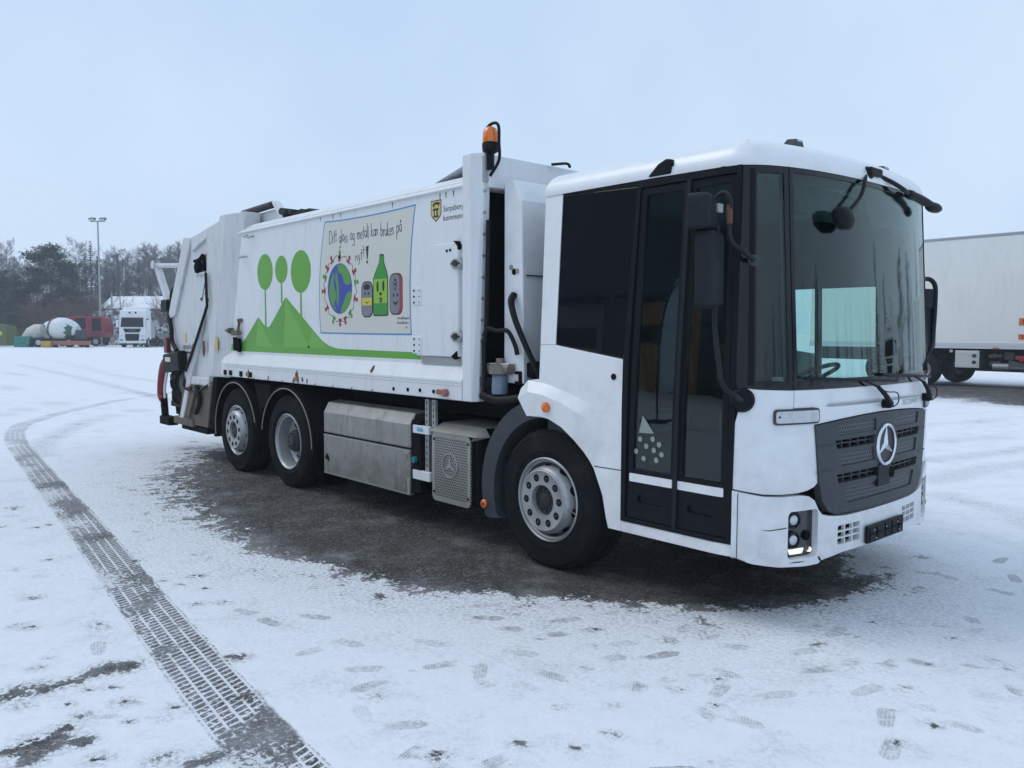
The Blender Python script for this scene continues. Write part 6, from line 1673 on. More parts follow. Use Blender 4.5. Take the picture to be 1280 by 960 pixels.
def white_trailer():
    A = at(1150, 26.6); B = at(1280, 24.2)
    d = (B - A).normalized(); hd = atan2(d.y, d.x)
    t = empty('box_trailer', A - d * 4.0, hd, 'large white box body truck standing beyond the cab, aluminium locker beneath', 'truck')
    # local x runs along the visible side, -y faces the yard
    Lg = 13.0
    ht, hb = 4.70, 1.20
    loc('box_body', t, lambda f: f.box(0, Lg, 0.0, 2.55, hb + .12, ht - .06), mat('trailer_panel', (0.72, 0.73, 0.71), 0.38, var=0.05, scale=.7, coat=.2, bump=.06, bscale=1.3, dirt=.35, dirtcol=(.45, .44, .42), streak=True), bevel=0.02)
    loc('roof_rail', t, lambda f: f.box(-.01, Lg + .01, -0.02, 2.57, ht - .07, ht + .02), mat('rail_grey', (0.36, 0.38, 0.42), 0.4, metal=.5), bevel=0.015)
    loc('sill_rail', t, lambda f: (f.box(-.01, Lg + .01, -0.025, 2.575, hb + .0, hb + .06), f.box(-.01, Lg + .01, -0.012, 2.56, hb + .065, hb + .20)), mat('rail_pale', (0.55, 0.58, 0.62), 0.4, metal=.3), bevel=0.01)
    loc('chassis', t, lambda f: (f.box(0.2, Lg - .2, 0.45, 0.62, 0.75, hb), f.box(0.2, Lg - .2, 1.9, 2.07, 0.75, hb), f.box(5.0, 11, 0.35, 2.2, 0.5, 0.95)), FARBLACK, bevel=0.02)
    for x in (2.8, 4.2, 12.0):
        for y in (0.05, 2.5): far_wheel(t, x, y, 0.52, 0.34)
    def hoop(f, xc):
        pts = [(xc + cos(a) * .62, 0.02, .52 + sin(a) * .62) for a in [radians(-5 + 185 * k / 16) for k in range(17)]]
        for i in range(16):
            a, b = Vector(pts[i]), Vector(pts[i + 1]); f.bar((a + b) / 2 + (a - b) / 2, (a + b) / 2 + (b - a) / 2, 0.03, 0.03, (0, 1, 0)); f.obox((a + b) / 2 + Vector((0, .25, 0)), ((b - a).length, .5, .02), Matrix.Rotation(-atan2((b - a).z, (b - a).x), 3, 'Y'))
    for xc in (2.8, 4.2): loc('mudguard', t, lambda f: hoop(f, xc), FARBLACK)
    lk = loc('locker', t, lambda f: f.box(5.08, 5.80, 0.02, 0.6, 0.60, 1.14), mat('polished_steel', (0.62, 0.62, 0.60), 0.25, metal=.9), bevel=0.01)
    loc('locker_lid', lk, lambda f: f.prism(rrect(5.12, 5.76, 0.64, 1.10, 0.01, 2), lambda u, v, o=0: (u, 0.02 - o, v), 0.0, 0.02), mat('polished_steel', (0.62, 0.62, 0.60), 0.25, metal=.9), bevel=0.006)
    for z in (0.98, 0.78): loc('lock', lk, lambda f: f.disc((5.66, 0.0, z), (0, -1, 0), 0.06, 0.02, 16), HUB)
    loc('tool_bracket', t, lambda f: (f.box(4.75, 5.0, 0.1, 0.3, 0.25, 0.65), f.box(4.78, 5.1, 0.05, 0.35, 0.22, 0.28)), FARBLACK, bevel=0.01)
    loc('marker_lamp', t, lambda f: f.box(6.2, 6.38, -0.045, -0.024, hb + .01, hb + .05), mat('amber_old', (0.30, 0.13, 0.04), 0.5))
    loc('round_lamp', t, lambda f: f.disc((4.95, 0.05, 1.12), (0, -1, 0), 0.05, 0.02, 14), LENS)
    def clutter(f):
        r = random.Random(4)
        for k in range(26):
            x = r.uniform(5.9, 11.2); f.obox((x, r.uniform(.15, .5), r.uniform(.62, 1.1)), (r.uniform(.1, .5), .12, r.uniform(.05, .22)), Matrix.Rotation(r.uniform(-.3, .3), 3, 'Y'))
        f.tube([(6.6, .1, .62), (8.5, .1, .62), (11, .1, .62)], .04, 8)
    loc('underbody_gear', t, clutter, mat('gear_grey', (0.07, 0.07, 0.075), 0.6, var=.5, scale=6))
    loc('air_tank', t, lambda f: f.tube([(6.15, .2, .66), (6.6, .2, .66)], .11, 14), mat('tank_grey', (0.25, 0.27, 0.28), 0.4, metal=.4), smooth=40)
    loc('red_coupling', t, lambda f: (f.obox((6.95, .1, .95), (.3, .1, .12)), f.obox((6.98, .08, 0.88), (.12, .1, .1))), FARRED, bevel=.01)
    OR = mat('orange_sign', (0.60, 0.13, 0.03), 0.5)
    for z, h in ((1.92, .22), (1.50, .16)):
        s = loc('warning_plate', t, lambda f: f.box(6.88, 7.12, -0.012, -0.003, z, z + h), OR, bevel=.003)
        loc('pictogram', s, lambda f: (f.box(6.985, 7.015, -0.014, -0.012, z + h * .4, z + h * .8), f.box(6.98, 7.02, -0.014, -0.012, z + h * .2, z + h * .3)), PBLACK)
    loc('cab_far', t, lambda f: f.box(Lg + .5, Lg + 2.6, 0.03, 2.5, 0.5, 3.4), TRUCKW, bevel=.15)
white_trailer()

def tractor_unit():
    global tractor
    t = tractor = empty('tractor_unit', at(166, 80), FACE + 0.16, 'white long-distance tractor unit with black grille facing the yard', 'truck')
    # front at +x
    loc('cab', t, lambda f: f.prism([(0, .75), (2.15, .75), (2.25, 1.2), (2.18, 2.2), (1.98, 3.05), (1.75, 3.62), (1.2, 3.78), (0, 3.72)], lambda u, v, o=0: (u - 2.2, o, v), -1.22, 1.22), TRUCKW, bevel=.08, seg=3)
    loc('windscreen', t, lambda f: f.prism([(-1.06, 2.02), (1.06, 2.02), (1.0, 2.92), (-1.0, 2.92)], lambda u, v, o=0: (0.03 - (v - 2.02) * .215 + o, u, v), -.05, 0.03), FARGLASS, bevel=.02)
    loc('sun_visor', t, lambda f: f.box(-.18, .08, -1.1, 1.1, 2.98, 3.10), TRUCKW, bevel=.03)
    g = loc('grille', t, lambda f: f.prism([(-.82, 1.85), (.82, 1.85), (.66, 1.48), (-.66, 1.48)], lambda u, v, o=0: (0.03 + o, u, v), -.05, .04), FARBLACK, bevel=.02)
    lettering('maker_lettering', 'MAN', lambda u, v, o=0: (0.075 + o, u, v), -.28, .28, 1.60, 1.74, 0.002, CHROME, g)
    loc('lower_grille', t, lambda f: f.prism([(-.66, 1.34), (.66, 1.34), (.58, .72), (-.58, .72)], lambda u, v, o=0: (0.06 + o, u, v), -.05, .03), FARBLACK, bevel=.02)
    loc('bumper', t, lambda f: (f.prism([(-1.22, 1.28), (-.72, 1.38), (-.62, .66), (.62, .66), (.72, 1.38), (1.22, 1.28), (1.22, .42), (-1.22, .42)], lambda u, v, o=0: (.02 + o, u, v), -.25, .06)), TRUCKW, bevel=.03)
    for s in (-1, 1):
        loc('headlight', t, lambda f: f.prism([(s * .82, 1.05), (s * 1.18, 1.10), (s * 1.18, 1.22), (s * .80, 1.2)], lambda u, v, o=0: (.06 + o, u, v), 0, .03), LENS, bevel=.01)
        loc('fog_lamp', t, lambda f: f.box(.06, .1, s * .98 - .16, s * .98 + .16, .70, .80), FARBLACK, bevel=.01)
        loc('mirror', t, lambda f: (f.obox((-.25, s * 1.42, 2.35), (.2, .24, .75)), f.obox((-.3, s * 1.28, 2.6), (.06, .25, .05))), TRUCKW, bevel=.04)
        loc('side_window', t, lambda f: f.box(-1.25, -.45, s * 1.225 - .01, s * 1.225 + .01, 2.1, 2.85), FARGLASS, bevel=.01)
        loc('roof_lamp', t, lambda f: f.disc((-.30, s * .28, 3.42), (1, 0, .3), .09, .05, 12), FARBLACK)
        far_wheel(t, -1.0, s * 1.22); far_wheel(t, -4.6, s * 1.22)
    loc('roof_fairing', t, lambda f: f.prism([(-2.2, 3.7), (-.9, 3.75), (-1.1, 3.98), (-2.2, 4.05)], lambda u, v, o=0: (u, o, v), -1.1, 1.1), TRUCKW, bevel=.05)
    loc('chassis', t, lambda f: (f.box(-5.6, -2.2, -.5, .5, .6, 1.0), f.box(-3.6, -2.4, -1.2, 1.2, .45, 1.1), f.box(-5.3, -3.9, -.6, .6, 1.0, 1.2)), FARBLACK, bevel=.03)
    loc('side_fairing', t, lambda f: f.box(-3.4, -2.25, -1.24, 1.24, .9, 2.5), mat('far_grey', (0.35, 0.36, 0.37), .5), bevel=.03)
tractor_unit()

def red_truck():
    t = empty('red_truck', at(138, 86), YAW - pi / 2 + 0.12, 'dark red crew truck with square black side window behind orange beam', 'truck')
    # +x points right in the picture
    loc('cab', t, lambda f: f.prism([(-4.1, .95), (-.15, .95), (0, 1.4), (-.06, 2.2), (-.2, 3.0), (-.5, 3.15), (-3.5, 3.12), (-4.0, 2.95), (-4.1, 2.6)], lambda u, v, o=0: (u, o, v), -1.2, 1.2), FARRED, bevel=.06, seg=3)
    for s in (-1, 1):
        loc('side_window', t, lambda f: f.prism(rrect(-3.0, -1.95, 1.85, 2.95, .05), side(1.2, s), 0, .012), FARGLASS)
        loc('door_window', t, lambda f: f.prism([(-1.35, 1.6), (-.4, 1.6), (-.45, 2.9), (-1.35, 2.92)], side(1.2, s), 0, .012), FARGLASS)
        loc('door_panel', t, lambda f: f.prism([(-1.5, .95), (-.45, .95), (-.45, 1.45), (-1.5, 1.5)], side(1.2, s), 0, .02), mat('far_dark_red', (0.10, 0.015, 0.02), .5))
        far_wheel(t, -1.0, s * 1.2, .5); far_wheel(t, -5.2, s * 1.2, .5)
        loc('step', t, lambda f: f.box(-2.3, -1.5, s * 1.15 - .1, s * 1.15 + .1, .3, .9), FARBLACK, bevel=.02)
    loc('windscreen', t, lambda f: f.prism([(-1.05, 1.6), (1.05, 1.6), (1.0, 2.6), (-1.0, 2.6)], lambda u, v, o=0: (-.03 - (v - 1.6) * .27 + o, u, v), -.02, .03), FARGLASS)
    loc('chassis', t, lambda f: f.box(-7.5, -.3, -.9, .9, .45, .95), FARBLACK, bevel=.03)
    loc('roof_pack', t, lambda f: (f.box(-2.2, -.6, -.8, .8, 3.13, 3.22), f.box(-3.9, -3.3, -.6, .6, 3.0, 3.18)), FARBLACK, bevel=.03)
    loc('load_bed', t, lambda f: f.box(-7.5, -4.2, -1.2, 1.2, .95, 1.1), FARBLACK, bevel=.02)
red_truck()

def mixer():
    t = empty('concrete_mixer', at(80, 80.5), YAW - pi / 2 - 0.1, 'concrete mixer with pale drum and green band behind orange beam', 'mixer truck')
    ax = Vector((1, 0, -.13)).normalized(); c = Vector((0, 0, 1.75))
    loc('drum', t, lambda f: f.lathe([(.0, -1.75), (.55, -1.74), (.80, -1.2), (1.12, -.55), (1.18, 0.0), (1.12, .5), (.88, 1.15), (.55, 1.55), (0, 1.6)], c, ax, 32), mat('drum_white', (0.66, 0.69, 0.72), .5, var=.08, dirt=.5, dirtcol=(.3, .3, .3)), smooth=40)
    def band(f):
        u = ax.orthogonal().normalized(); w = ax.cross(u); rows = []
        for r_, h_ in ((1.04, .72), (.905, 1.15), (.735, 1.36)):
            rows += [c + ax * h_ + (Vector((0, -1, 0)) * cos(a_) + Vector((ax.z, 0, -ax.x)).normalized() * -sin(a_)) * r_ for a_ in [radians(-62 + 14 * k + (6 if k % 2 else -4) * (h_ < .8)) for k in range(8)]]
        f.add(rows, [(i * 8 + k, i * 8 + k + 1, (i + 1) * 8 + k + 1, (i + 1) * 8 + k) for i in range(2) for k in range(7)])
    loc('drum_band', t, band, mat('drum_green', (0.02, 0.10, 0.06), .5), smooth=40)
    loc('drum_ring', t, lambda f: f.lathe([(1.0, -1.0), (1.06, -1.0), (1.06, -.88), (1.0, -.88)], c, ax, 32, close=True), mat('drum_iron', (0.10, 0.09, 0.07), .7, var=.3), smooth=40)
    loc('second_drum', t, lambda f: f.lathe([(0, -1.55), (.62, -1.5), (.98, -.7), (1.0, 0), (.7, .7), (0, .75)], Vector((-2.75, .3, 1.35)), Vector((1, 0, .45)).normalized(), 24), mat('drum_cream', (0.52, 0.51, 0.45), .6, var=.1, dirt=.8, dirtcol=(.12, .12, .1)), smooth=40)
    loc('chute', t, lambda f: (f.bar((-1.6, -.7, 2.2), (-.9, -1.0, .9), .25, .12), f.bar((-2.0, -.6, 1.8), (-1.2, -.9, .9), .15, .1)), mat('chute_grey', (0.30, 0.30, 0.29), .6, dirt=.6), bevel=.02)
    loc('frame', t, lambda f: (f.box(-3.6, 2.0, -.8, .8, .55, .85), f.box(-3.2, -2.6, -.6, .6, .3, 1.0), f.box(1.0, 1.5, -.5, .5, .3, 1.5), f.box(-1.4, -.9, -.5, .5, .3, 1.4)), FARBLACK, bevel=.02)
    loc('motor', t, lambda f: f.box(1.45, 2.1, -.4, .4, .8, 1.7), GREYPL, bevel=.05)
    for x in (-3.0, -1.9, 1.3):
        for s in (-1, 1): far_wheel(t, x, s * 1.1, .48)
mixer()

def yard_clutter():
    rz = YAW - pi / 2
    t = empty('waste_container', at(3, 82), rz, 'olive green waste container at the edge of the woods', 'container')
    OL = mat('olive', (0.10, 0.13, 0.035), .6, var=.2)
    loc('body', t, lambda f: f.prism([(-1.6, .1), (1.0, .1), (1.0, 2.05), (-.2, 2.25), (-1.6, 2.1)], lambda u, v, o=0: (u, o, v), -.9, .9), OL, bevel=.05)
    loc('rib', t, lambda f: f.box(-.1, 0.05, -.95, .95, .12, 2.2), OL); loc('lid', t, lambda f: f.box(-1.6, 0.9, -.95, .95, 2.05, 2.12), mat('moss', (0.05, 0.09, 0.04), .8)); loc('decal', t, lambda f: f.disc((.42, -.9, 1.35), (0, -1, 0), .2, .01, 12), PYEL)
    TE = mat('teal_plastic', (0.015, 0.20, 0.17), .5, var=.15)
    for k in range(3):
        o = empty('plastic_pallet', at(30.5 + .3 * k, 80, .36 * k + 0.02), rz + .05 * (k - 1), ('bottom', 'middle', 'topmost')[k] + ' teal pallet in the stack beside the grey crate', 'pallet', 'teal pallets stacked at the yard edge')
        loc('deck', o, lambda f: (f.box(-.75, .75, -.5, .5, .2, .33)), TE, bevel=.02)
        loc('skid', o, lambda f: f.box(-.74, .74, -.45, -.3, 0, .2), TE); loc('skid', o, lambda f: f.box(-.74, .74, .3, .45, 0, .2), TE)
    o = empty('grey_crate', at(48, 80.5), rz, 'slate grey storage crate between the teal pallets and yellow box', 'crate'); loc('side', o, lambda f: f.box(-.62, .62, -.5, .5, .05, 1.0), mat('slate', (0.14, 0.16, 0.19), .6), bevel=.03); loc('rim', o, lambda f: f.box(-.66, .66, -.54, .54, .92, 1.04), mat('slate_light', (0.26, 0.29, 0.33), .6), bevel=.02)
    YE = mat('ochre_paint', (0.45, 0.28, 0.04), .6, var=.25)
    o = empty('yellow_counterweight', at(60, 79), rz, 'ochre yellow counterweight block at the end of the beam', 'block'); loc('block', o, lambda f: f.box(-.48, .48, -.4, .4, .03, .62), YE, bevel=.05); loc('lug', o, lambda f: f.tube([(-.15, 0, .6), (0, 0, .75), (.15, 0, .6)], .03, 6), FARBLACK)
    o = empty('orange_beam', at(90, 79), rz, 'long faded orange steel beam lying in front of the mixer', 'beam'); ORB = mat('faded_orange', (0.42, 0.16, 0.10), .6, var=.25, dirt=.4)
    loc('flange', o, lambda f: f.box(-1.85, 1.85, -.15, .15, .56, .64), ORB); loc('web', o, lambda f: f.box(-1.85, 1.85, -.04, .04, .32, .56), ORB); loc('flange', o, lambda f: f.box(-1.85, 1.85, -.15, .15, .26, .32), ORB)
    loc('prop', o, lambda f: f.box(-1.6, -1.4, -.2, .2, 0, .26), FARBLACK); loc('prop', o, lambda f: f.box(1.4, 1.6, -.2, .2, 0, .26), FARBLACK)
    o = empty('dark_car', at(196, 86), FACE + 1.2, 'dark grey parked car partly hidden behind the tailgate', 'car'); DC = mat('dark_car_paint', (0.03, 0.035, 0.04), .3, coat=.5)
    loc('body', o, lambda f: f.prism([(-2.2, .3), (2.2, .3), (2.25, .75), (1.2, .95), (.5, 1.4), (-1.3, 1.42), (-2.1, 1.0), (-2.25, .8)], lambda u, v, o=0: (u, o, v), -.88, .88), DC, bevel=.08, seg=3)
    loc('windows', o, lambda f: f.prism([(-1.6, .98), (1.0, .98), (.45, 1.34), (-1.2, 1.36)], lambda u, v, o=0: (u, o, v), -.885, .885), FARGLASS)
    for x in (-1.35, 1.4):
        for s in (-1, 1): far_wheel(o, x, s * .88, .32, .2)
    for s in (-1, 1): loc('tail_lamp', o, lambda f: f.box(-2.27, -2.2, s * .65 - .15, s * .65 + .15, .7, .9), REDLENS)
    # mast with two floodlights
    m = empty('light_mast', at(127, 85), rz, 'tall galvanised lighting mast with two floodlights', 'light mast'); GV = mat('mast_grey', (0.30, 0.32, 0.34), .5, metal=.4)
    loc('pole', m, lambda f: f.tube([(0, 0, 0), (0, 0, 7), (0, 0, 13.0)], .1, 12, radii=(.13, .07)), GV, smooth=40)
    loc('cross_arm', m, lambda f: f.box(-.75, .75, -.05, .05, 12.9, 13.0), GV)
    loc('foot', m, lambda f: f.box(-.3, .3, -.3, .3, 0, .2), GV, bevel=.03)
    for s in (-1, 1):
        fl = loc('floodlight', m, lambda f: f.obox((s * .55, -.05, 13.18), (.6, .45, .26), Matrix.Rotation(.3, 3, 'X')), mat('lamp_body', (0.12, 0.13, 0.14), .5), bevel=.03)
        loc('lamp_glass', fl, lambda f: f.obox((s * .55, -.28, 13.08), (.52, .03, .2), Matrix.Rotation(.3, 3, 'X')), LENS)
    m = empty('fence_post', at(141.5, 90), rz, 'thin grey post standing above the rubble wall', 'post'); loc('shaft', m, lambda f: f.tube([(0, 0, 0), (0, 0, 5.6)], .09, 8), GV, smooth=40); loc('cap', m, lambda f: f.disc((0, 0, 5.6), (0, 0, 1), .11, .05, 8), GV)
    # rubble retaining wall
    def rubble(name, px0, px1, depth, h0, h1, lab, cat_):
        a, b = at(px0, depth), at(px1, depth); n = 46; hN = 12
        vs = []; d = (b - a).length
        for j in range(hN + 1):
            for i in range(n + 1):
                p = a.lerp(b, i / n); h = (h0 + (h1 - h0) * i / n) * (0.93 + .10 * noise.noise(Vector((i * .5, depth, 0))))
                q = Vector((p.x, p.y, h * j / hN)) + _fw * (1.1 * j / hN) + _fw * (noise.noise(Vector((i * .9, j * 1.1, depth))) * .35)
                vs.append(q)
        fs = [(j * (n + 1) + i, j * (n + 1) + i + 1, (j + 1) * (n + 1) + i + 1, (j + 1) * (n + 1) + i) for j in range(hN) for i in range(n)]
        top = [vs[hN * (n + 1) + i] + _fw * 6 for i in range(n + 1)]; o0 = len(vs); vs += top
        fs += [(hN * (n + 1) + i, hN * (n + 1) + i + 1, o0 + i + 1, o0 + i) for i in range(n)]
        f = MB(); f.add(vs, fs); o = f.build(name, rubble_material(), None, smooth=25, recalc=False); tag(o, lab, cat_)
    rubble('rubble_wall', 112, 260, 92, 4.15, 4.1, 'grey rubble retaining wall dusted with snow behind the tractor unit', 'wall')
    rubble('earth_bank', 183, 300, 89, 2.6, 2.2, 'low brown earth bank at the foot of the rubble wall', 'bank')
    # house with snowy roof
    h = empty('gable_house', at(180, 101), rz - 0.12, 'low house with snow covered gable roof above the rubble wall', 'house')
    loc('wall', h, lambda f: f.prism([(-2.2, 0), (2.2, 0), (2.2, 4.45), (0, 5.7), (-2.2, 4.45)], lambda u, v, o=0: (o, u, v), -3.6, 6.5), mat('house_wood', (0.16, 0.12, 0.10), .8, var=.2))
    SN = mat('roof_snow', (0.82, 0.84, 0.87), .7, var=.04)
    for s in (-1, 1): loc('roof_slope', h, lambda f: f.add([(-4.1, s * 2.7, 4.22), (7, s * 2.7, 4.22), (7, 0, 5.74), (-4.1, 0, 5.74), (-4.1, s * 2.7, 4.36), (7, s * 2.7, 4.36), (7, 0, 5.9), (-4.1, 0, 5.9)], [(0, 1, 2, 3), (4, 5, 6, 7), (0, 1, 5, 4), (1, 2, 6, 5), (2, 3, 7, 6), (3, 0, 4, 7)]), SN)
    loc('fascia', h, lambda f: f.box(-4.12, 7.02, -2.76, -2.70, 4.06, 4.24), mat('fascia_dark', (0.05, 0.05, 0.05), .7))
    for x in (-1.5, 1.5, 4.5):
        w = loc('window', h, lambda f: f.box(x - .5, x + .5, -2.23, -2.2, 3.0, 3.9), TRUCKW); loc('pane', w, lambda f: f.box(x - .42, x + .42, -2.24, -2.23, 3.08, 3.82), FARGLASS)
    loc('vent_pipe', h, lambda f: f.tube([(4.0, -.8, 5.2), (4.0, -.8, 6.3)], .09, 8), GV)
def rubble_material():
    if 'rubble' in MATS: return MATS['rubble']
    m = bpy.data.materials.new('rubble'); t, N, L = nodes_of(m); b = N['Principled BSDF']; b.inputs['Roughness'].default_value = .9
    g = N.new('ShaderNodeNewGeometry'); v = N.new('ShaderNodeTexVoronoi'); setin(v, Scale=2.2); L.new(g.outputs['Position'], v.inputs['Vector'])
    nz = N.new('ShaderNodeTexNoise'); setin(nz, Scale=1.7, Detail=8.0, Roughness=.75); L.new(g.outputs['Position'], nz.inputs['Vector'])
    r = N.new('ShaderNodeValToRGB'); e = r.color_ramp.elements; e[0].position = .40; e[0].color = (.05, .045, .045, 1); e[1].position = .62; e[1].color = (.55, .58, .62, 1); k = e.new(.5); k.color = (.22, .20, .19, 1)
    mx = N.new('ShaderNodeMix'); mx.data_type = 'FLOAT'; mx.inputs[0].default_value = .45
    L.new(nz.outputs['Fac'], mx.inputs[2]); L.new(v.outputs['Distance'], mx.inputs[3]); L.new(mx.outputs[0], r.inputs[0]); L.new(r.outputs[0], b.inputs['Base Color'])
    MATS['rubble'] = m; return m
yard_clutter()

# ------------------------------------------------------------------ wooded slope
def slope_h(depth, px):
    return max(0.0, (depth - 96) * 0.125 * min(1, max(.25, (330 - px) / 330 + .6)))
def build_slope():
    cols = list(range(-520, 700, 30)); deps = [94, 97, 101, 106, 112, 120, 130, 145, 165, 200, 260]
    vs = []
    for d in deps:
        for c in cols:
            p = at(c, d); h = slope_h(min(d, 160), c) - .25 + (noise.noise(Vector((p.x * .15, p.y * .15, 0))) * .6 if d > 97 else 0); vs.append((p.x, p.y, h))
    n = len(cols); fs = [(j * n + i, j * n + i + 1, (j + 1) * n + i + 1, (j + 1) * n + i) for j in range(len(deps) - 1) for i in range(n - 1)]
    f = MB(); f.add(vs, fs); m = mat('forest_floor', (0.10, 0.085, 0.075), .95, var=.3, scale=.5, dirt=.9, dirtcol=(.62, .64, .67)); o = f.build('slope', m, None, smooth=60, recalc=False); tag(o, kind='structure')
build_slope()

def tri(f, a, b, c): f.add([a, b, c], [(0, 1, 2)])
BARK = mat('bark', (0.10, 0.093, 0.09), .9, var=.3, scale=3)
BIRCH = mat('birch_bark', (0.34, 0.33, 0.31), .8, var=.4, scale=2.5)
TWIG = mat('twig', (0.185, 0.175, 0.178), .9, var=.25, scale=1.5)  # lightened to stand in for haze over the far trees
REDTWIG = mat('red_twig', (0.16, 0.095, 0.09), .9, var=.25, scale=1.5)
NEEDLE = mat('needles', (0.030, 0.048, 0.034), .8, var=.5, scale=2.0)
PINEN = mat('pine_needles', (0.026, 0.044, 0.030), .8, var=.5, scale=2.0)
def strand(f, a, b, r0, r1):
    d = (b - a)
    if d.length < 1e-4: return
    d.normalize(); u = d.orthogonal().normalized(); w = d.cross(u); vs = []
    for p, r in ((a, r0), (b, r1)):
        for k in range(3):
            an = 2 * pi * k / 3; vs.append(p + (u * cos(an) + w * sin(an)) * r)
    f.add(vs, [(0, 1, 4, 3), (1, 2, 5, 4), (2, 0, 3, 5)])
def bare_tree(seed, h, birch, spread):
    q = random.Random(seed); tr = MB(); cr_ = MB()
    pts = [Vector((0, 0, -.4))]; n = 9
    for i in range(1, n + 1): pts.append(Vector((pts[-1].x + q.gauss(0, .10), pts[-1].y + q.gauss(0, .10), -.4 + (h + .4) * i / n)))
    tr.tube(pts, .1, 7, sm=3, radii=(.011 * h, .012))
    def grow(p, d, ln, r, lev):
        k = 4; cur = p; dd = d.copy(); segs = []
        for i in range(k):
            dd = (dd + Vector((q.gauss(0, .13), q.gauss(0, .13), q.gauss(.06, .1)))).normalized(); nx = cur + dd * ln / k
            strand(cr_, cur, nx, r * (1 - .2 * i), r * (1 - .2 * (i + 1))); cur = nx; segs.append((cur, dd.copy()))
            if lev < 3:
                for _ in range(2):
                    if q.random() < (.97 if lev < 2 else .72):
                        a = Vector((q.gauss(0, 1), q.gauss(0, 1), q.gauss(.15, .6))).normalized(); grow(cur, (dd * .75 + a * .65).normalized(), ln * q.uniform(.42, .62), max(.015, r * .58), lev + 1)
    m = 15
    for i in range(m):
        t = .28 + .68 * i / m; z = h * t; j = min(len(pts) - 2, int(t * n)); p = pts[j].lerp(pts[j + 1], t * n - j)
        a = q.uniform(0, 2 * pi); up = q.uniform(.45, 1.1); d = Vector((cos(a), sin(a), up)).normalized()
        grow(p, d, h * spread * (1.1 - .75 * t) * q.uniform(.75, 1.2), .024 + .02 * (1 - t), 0)
    return tr, cr_
def spruce(seed, h, rad):
    q = random.Random(seed); tr = MB(); cr_ = MB(); tr.tube([(0, 0, -.4), (0, 0, h * .5), (0, 0, h)], .1, 6, radii=(.014 * h, .02))
    z = h * .06
    while z < h * .99:
        t = z / h; R = rad * (1 - t) ** .8 * q.uniform(.75, 1.1) + .08; nb = max(4, int(11 * (1 - t) + 4))
        for k in range(nb):
            a = 2 * pi * k / nb + q.uniform(-.4, .4); L_ = R * q.uniform(.65, 1.12); p0 = Vector((0, 0, z)); steps = max(3, int(L_ / .28))
            for s in range(steps):
                u0 = (s + .3) / steps; rr = L_ * u0; zz = z - .32 * rr + .10 * rr * rr / max(L_, .1); c = Vector((cos(a) * rr, sin(a) * rr, zz)); sz = .30 * (1.15 - .5 * u0)
                for _ in range(2):
                    e = Vector((q.gauss(0, 1), q.gauss(0, 1), q.gauss(-.25, .4))).normalized() * sz * q.uniform(.7, 1.4); g = Vector((q.gauss(0, 1), q.gauss(0, 1), q.gauss(0, .5))).normalized() * sz * .55
                    tri(cr_, c - g * .5, c + g * .5, c + e)
        z += h * .028 * q.uniform(.8, 1.2)
    return tr, cr_
def pine(seed, h, rad, low=.35):
    q = random.Random(seed); tr = MB(); cr_ = MB(); pts = [Vector((0, 0, -.4)), Vector((.1, 0, h * .35)), Vector((-.1, .1, h * .7)), Vector((0, 0, h * .96))]
    tr.tube(pts, .1, 7, sm=5, radii=(.019 * h, .03))
    for i in range(44):
        t = low + (1 - low) * (i + .5) / 44; z = h * t; R = rad * (.35 + .95 * math.sin(min(1, (1 - t) / (1 - low) * 1.05 + .12) * pi * .62)); a = q.uniform(0, 2 * pi); L_ = R * q.uniform(.5, 1.05)
        tip = Vector((cos(a) * L_, sin(a) * L_, z + L_ * q.uniform(.0, .35))); base = Vector((0, 0, z - .3)); tr.tube([base, base.lerp(tip, .5) + Vector((0, 0, -.12)), tip], .03, 4, radii=(.05, .012))
        for c_ in range(4):
            ctr = base.lerp(tip, q.uniform(.55, 1.05)) + Vector((q.gauss(0, .28), q.gauss(0, .28), q.gauss(.08, .14)))
            for _ in range(60):
                p = ctr + Vector((q.gauss(0, .46), q.gauss(0, .46), q.gauss(0, .2))); e = Vector((q.gauss(0, 1), q.gauss(0, 1), q.gauss(.4, .7))).normalized() * q.uniform(.22, .44); g = Vector((q.gauss(0, 1), q.gauss(0, 1), q.gauss(0, 1))).normalized() * .10
                tri(cr_, p - g, p + g, p + e)
    return tr, cr_
def shrub(seed, h):
    q = random.Random(seed); st = MB(); cr_ = MB()
    for k in range(16):
        a = q.uniform(0, 2 * pi); p = Vector((q.gauss(0, .4), q.gauss(0, .4), -.2)); d = Vector((cos(a) * .4, sin(a) * .4, 1)).normalized()
        def grow(p, d, ln, r, lev):
            for i in range(4):
                d = (d + Vector((q.gauss(0, .15), q.gauss(0, .15), .02))).normalized(); nx = p + d * ln / 4; strand(st if lev == 0 else cr_, p, nx, r * (1 - .2 * i), r * (.8 - .2 * i)); p = nx
                if lev < 2:
                    for _ in range(2): grow(p, (d + Vector((q.gauss(0, .6), q.gauss(0, .6), q.gauss(0, .3)))).normalized(), ln * .5, max(.01, r * .6), lev + 1)
        grow(p, d, h * q.uniform(.6, 1.0), .035, 0)
    return st, cr_
def make_tree(name, parts, mt, mc, label, group):
    e = empty(name, (0, 0, -60), 0, label, 'tree', group); tr, cr_ = parts
    tr.build('trunk', mt, e, smooth=50, recalc=False, weld=False); cr_.build('crown', mc, e, recalc=False, weld=False)
    return e
GB = 'leafless trees on the wooded slope'; GS = 'spruces on the wooded slope'
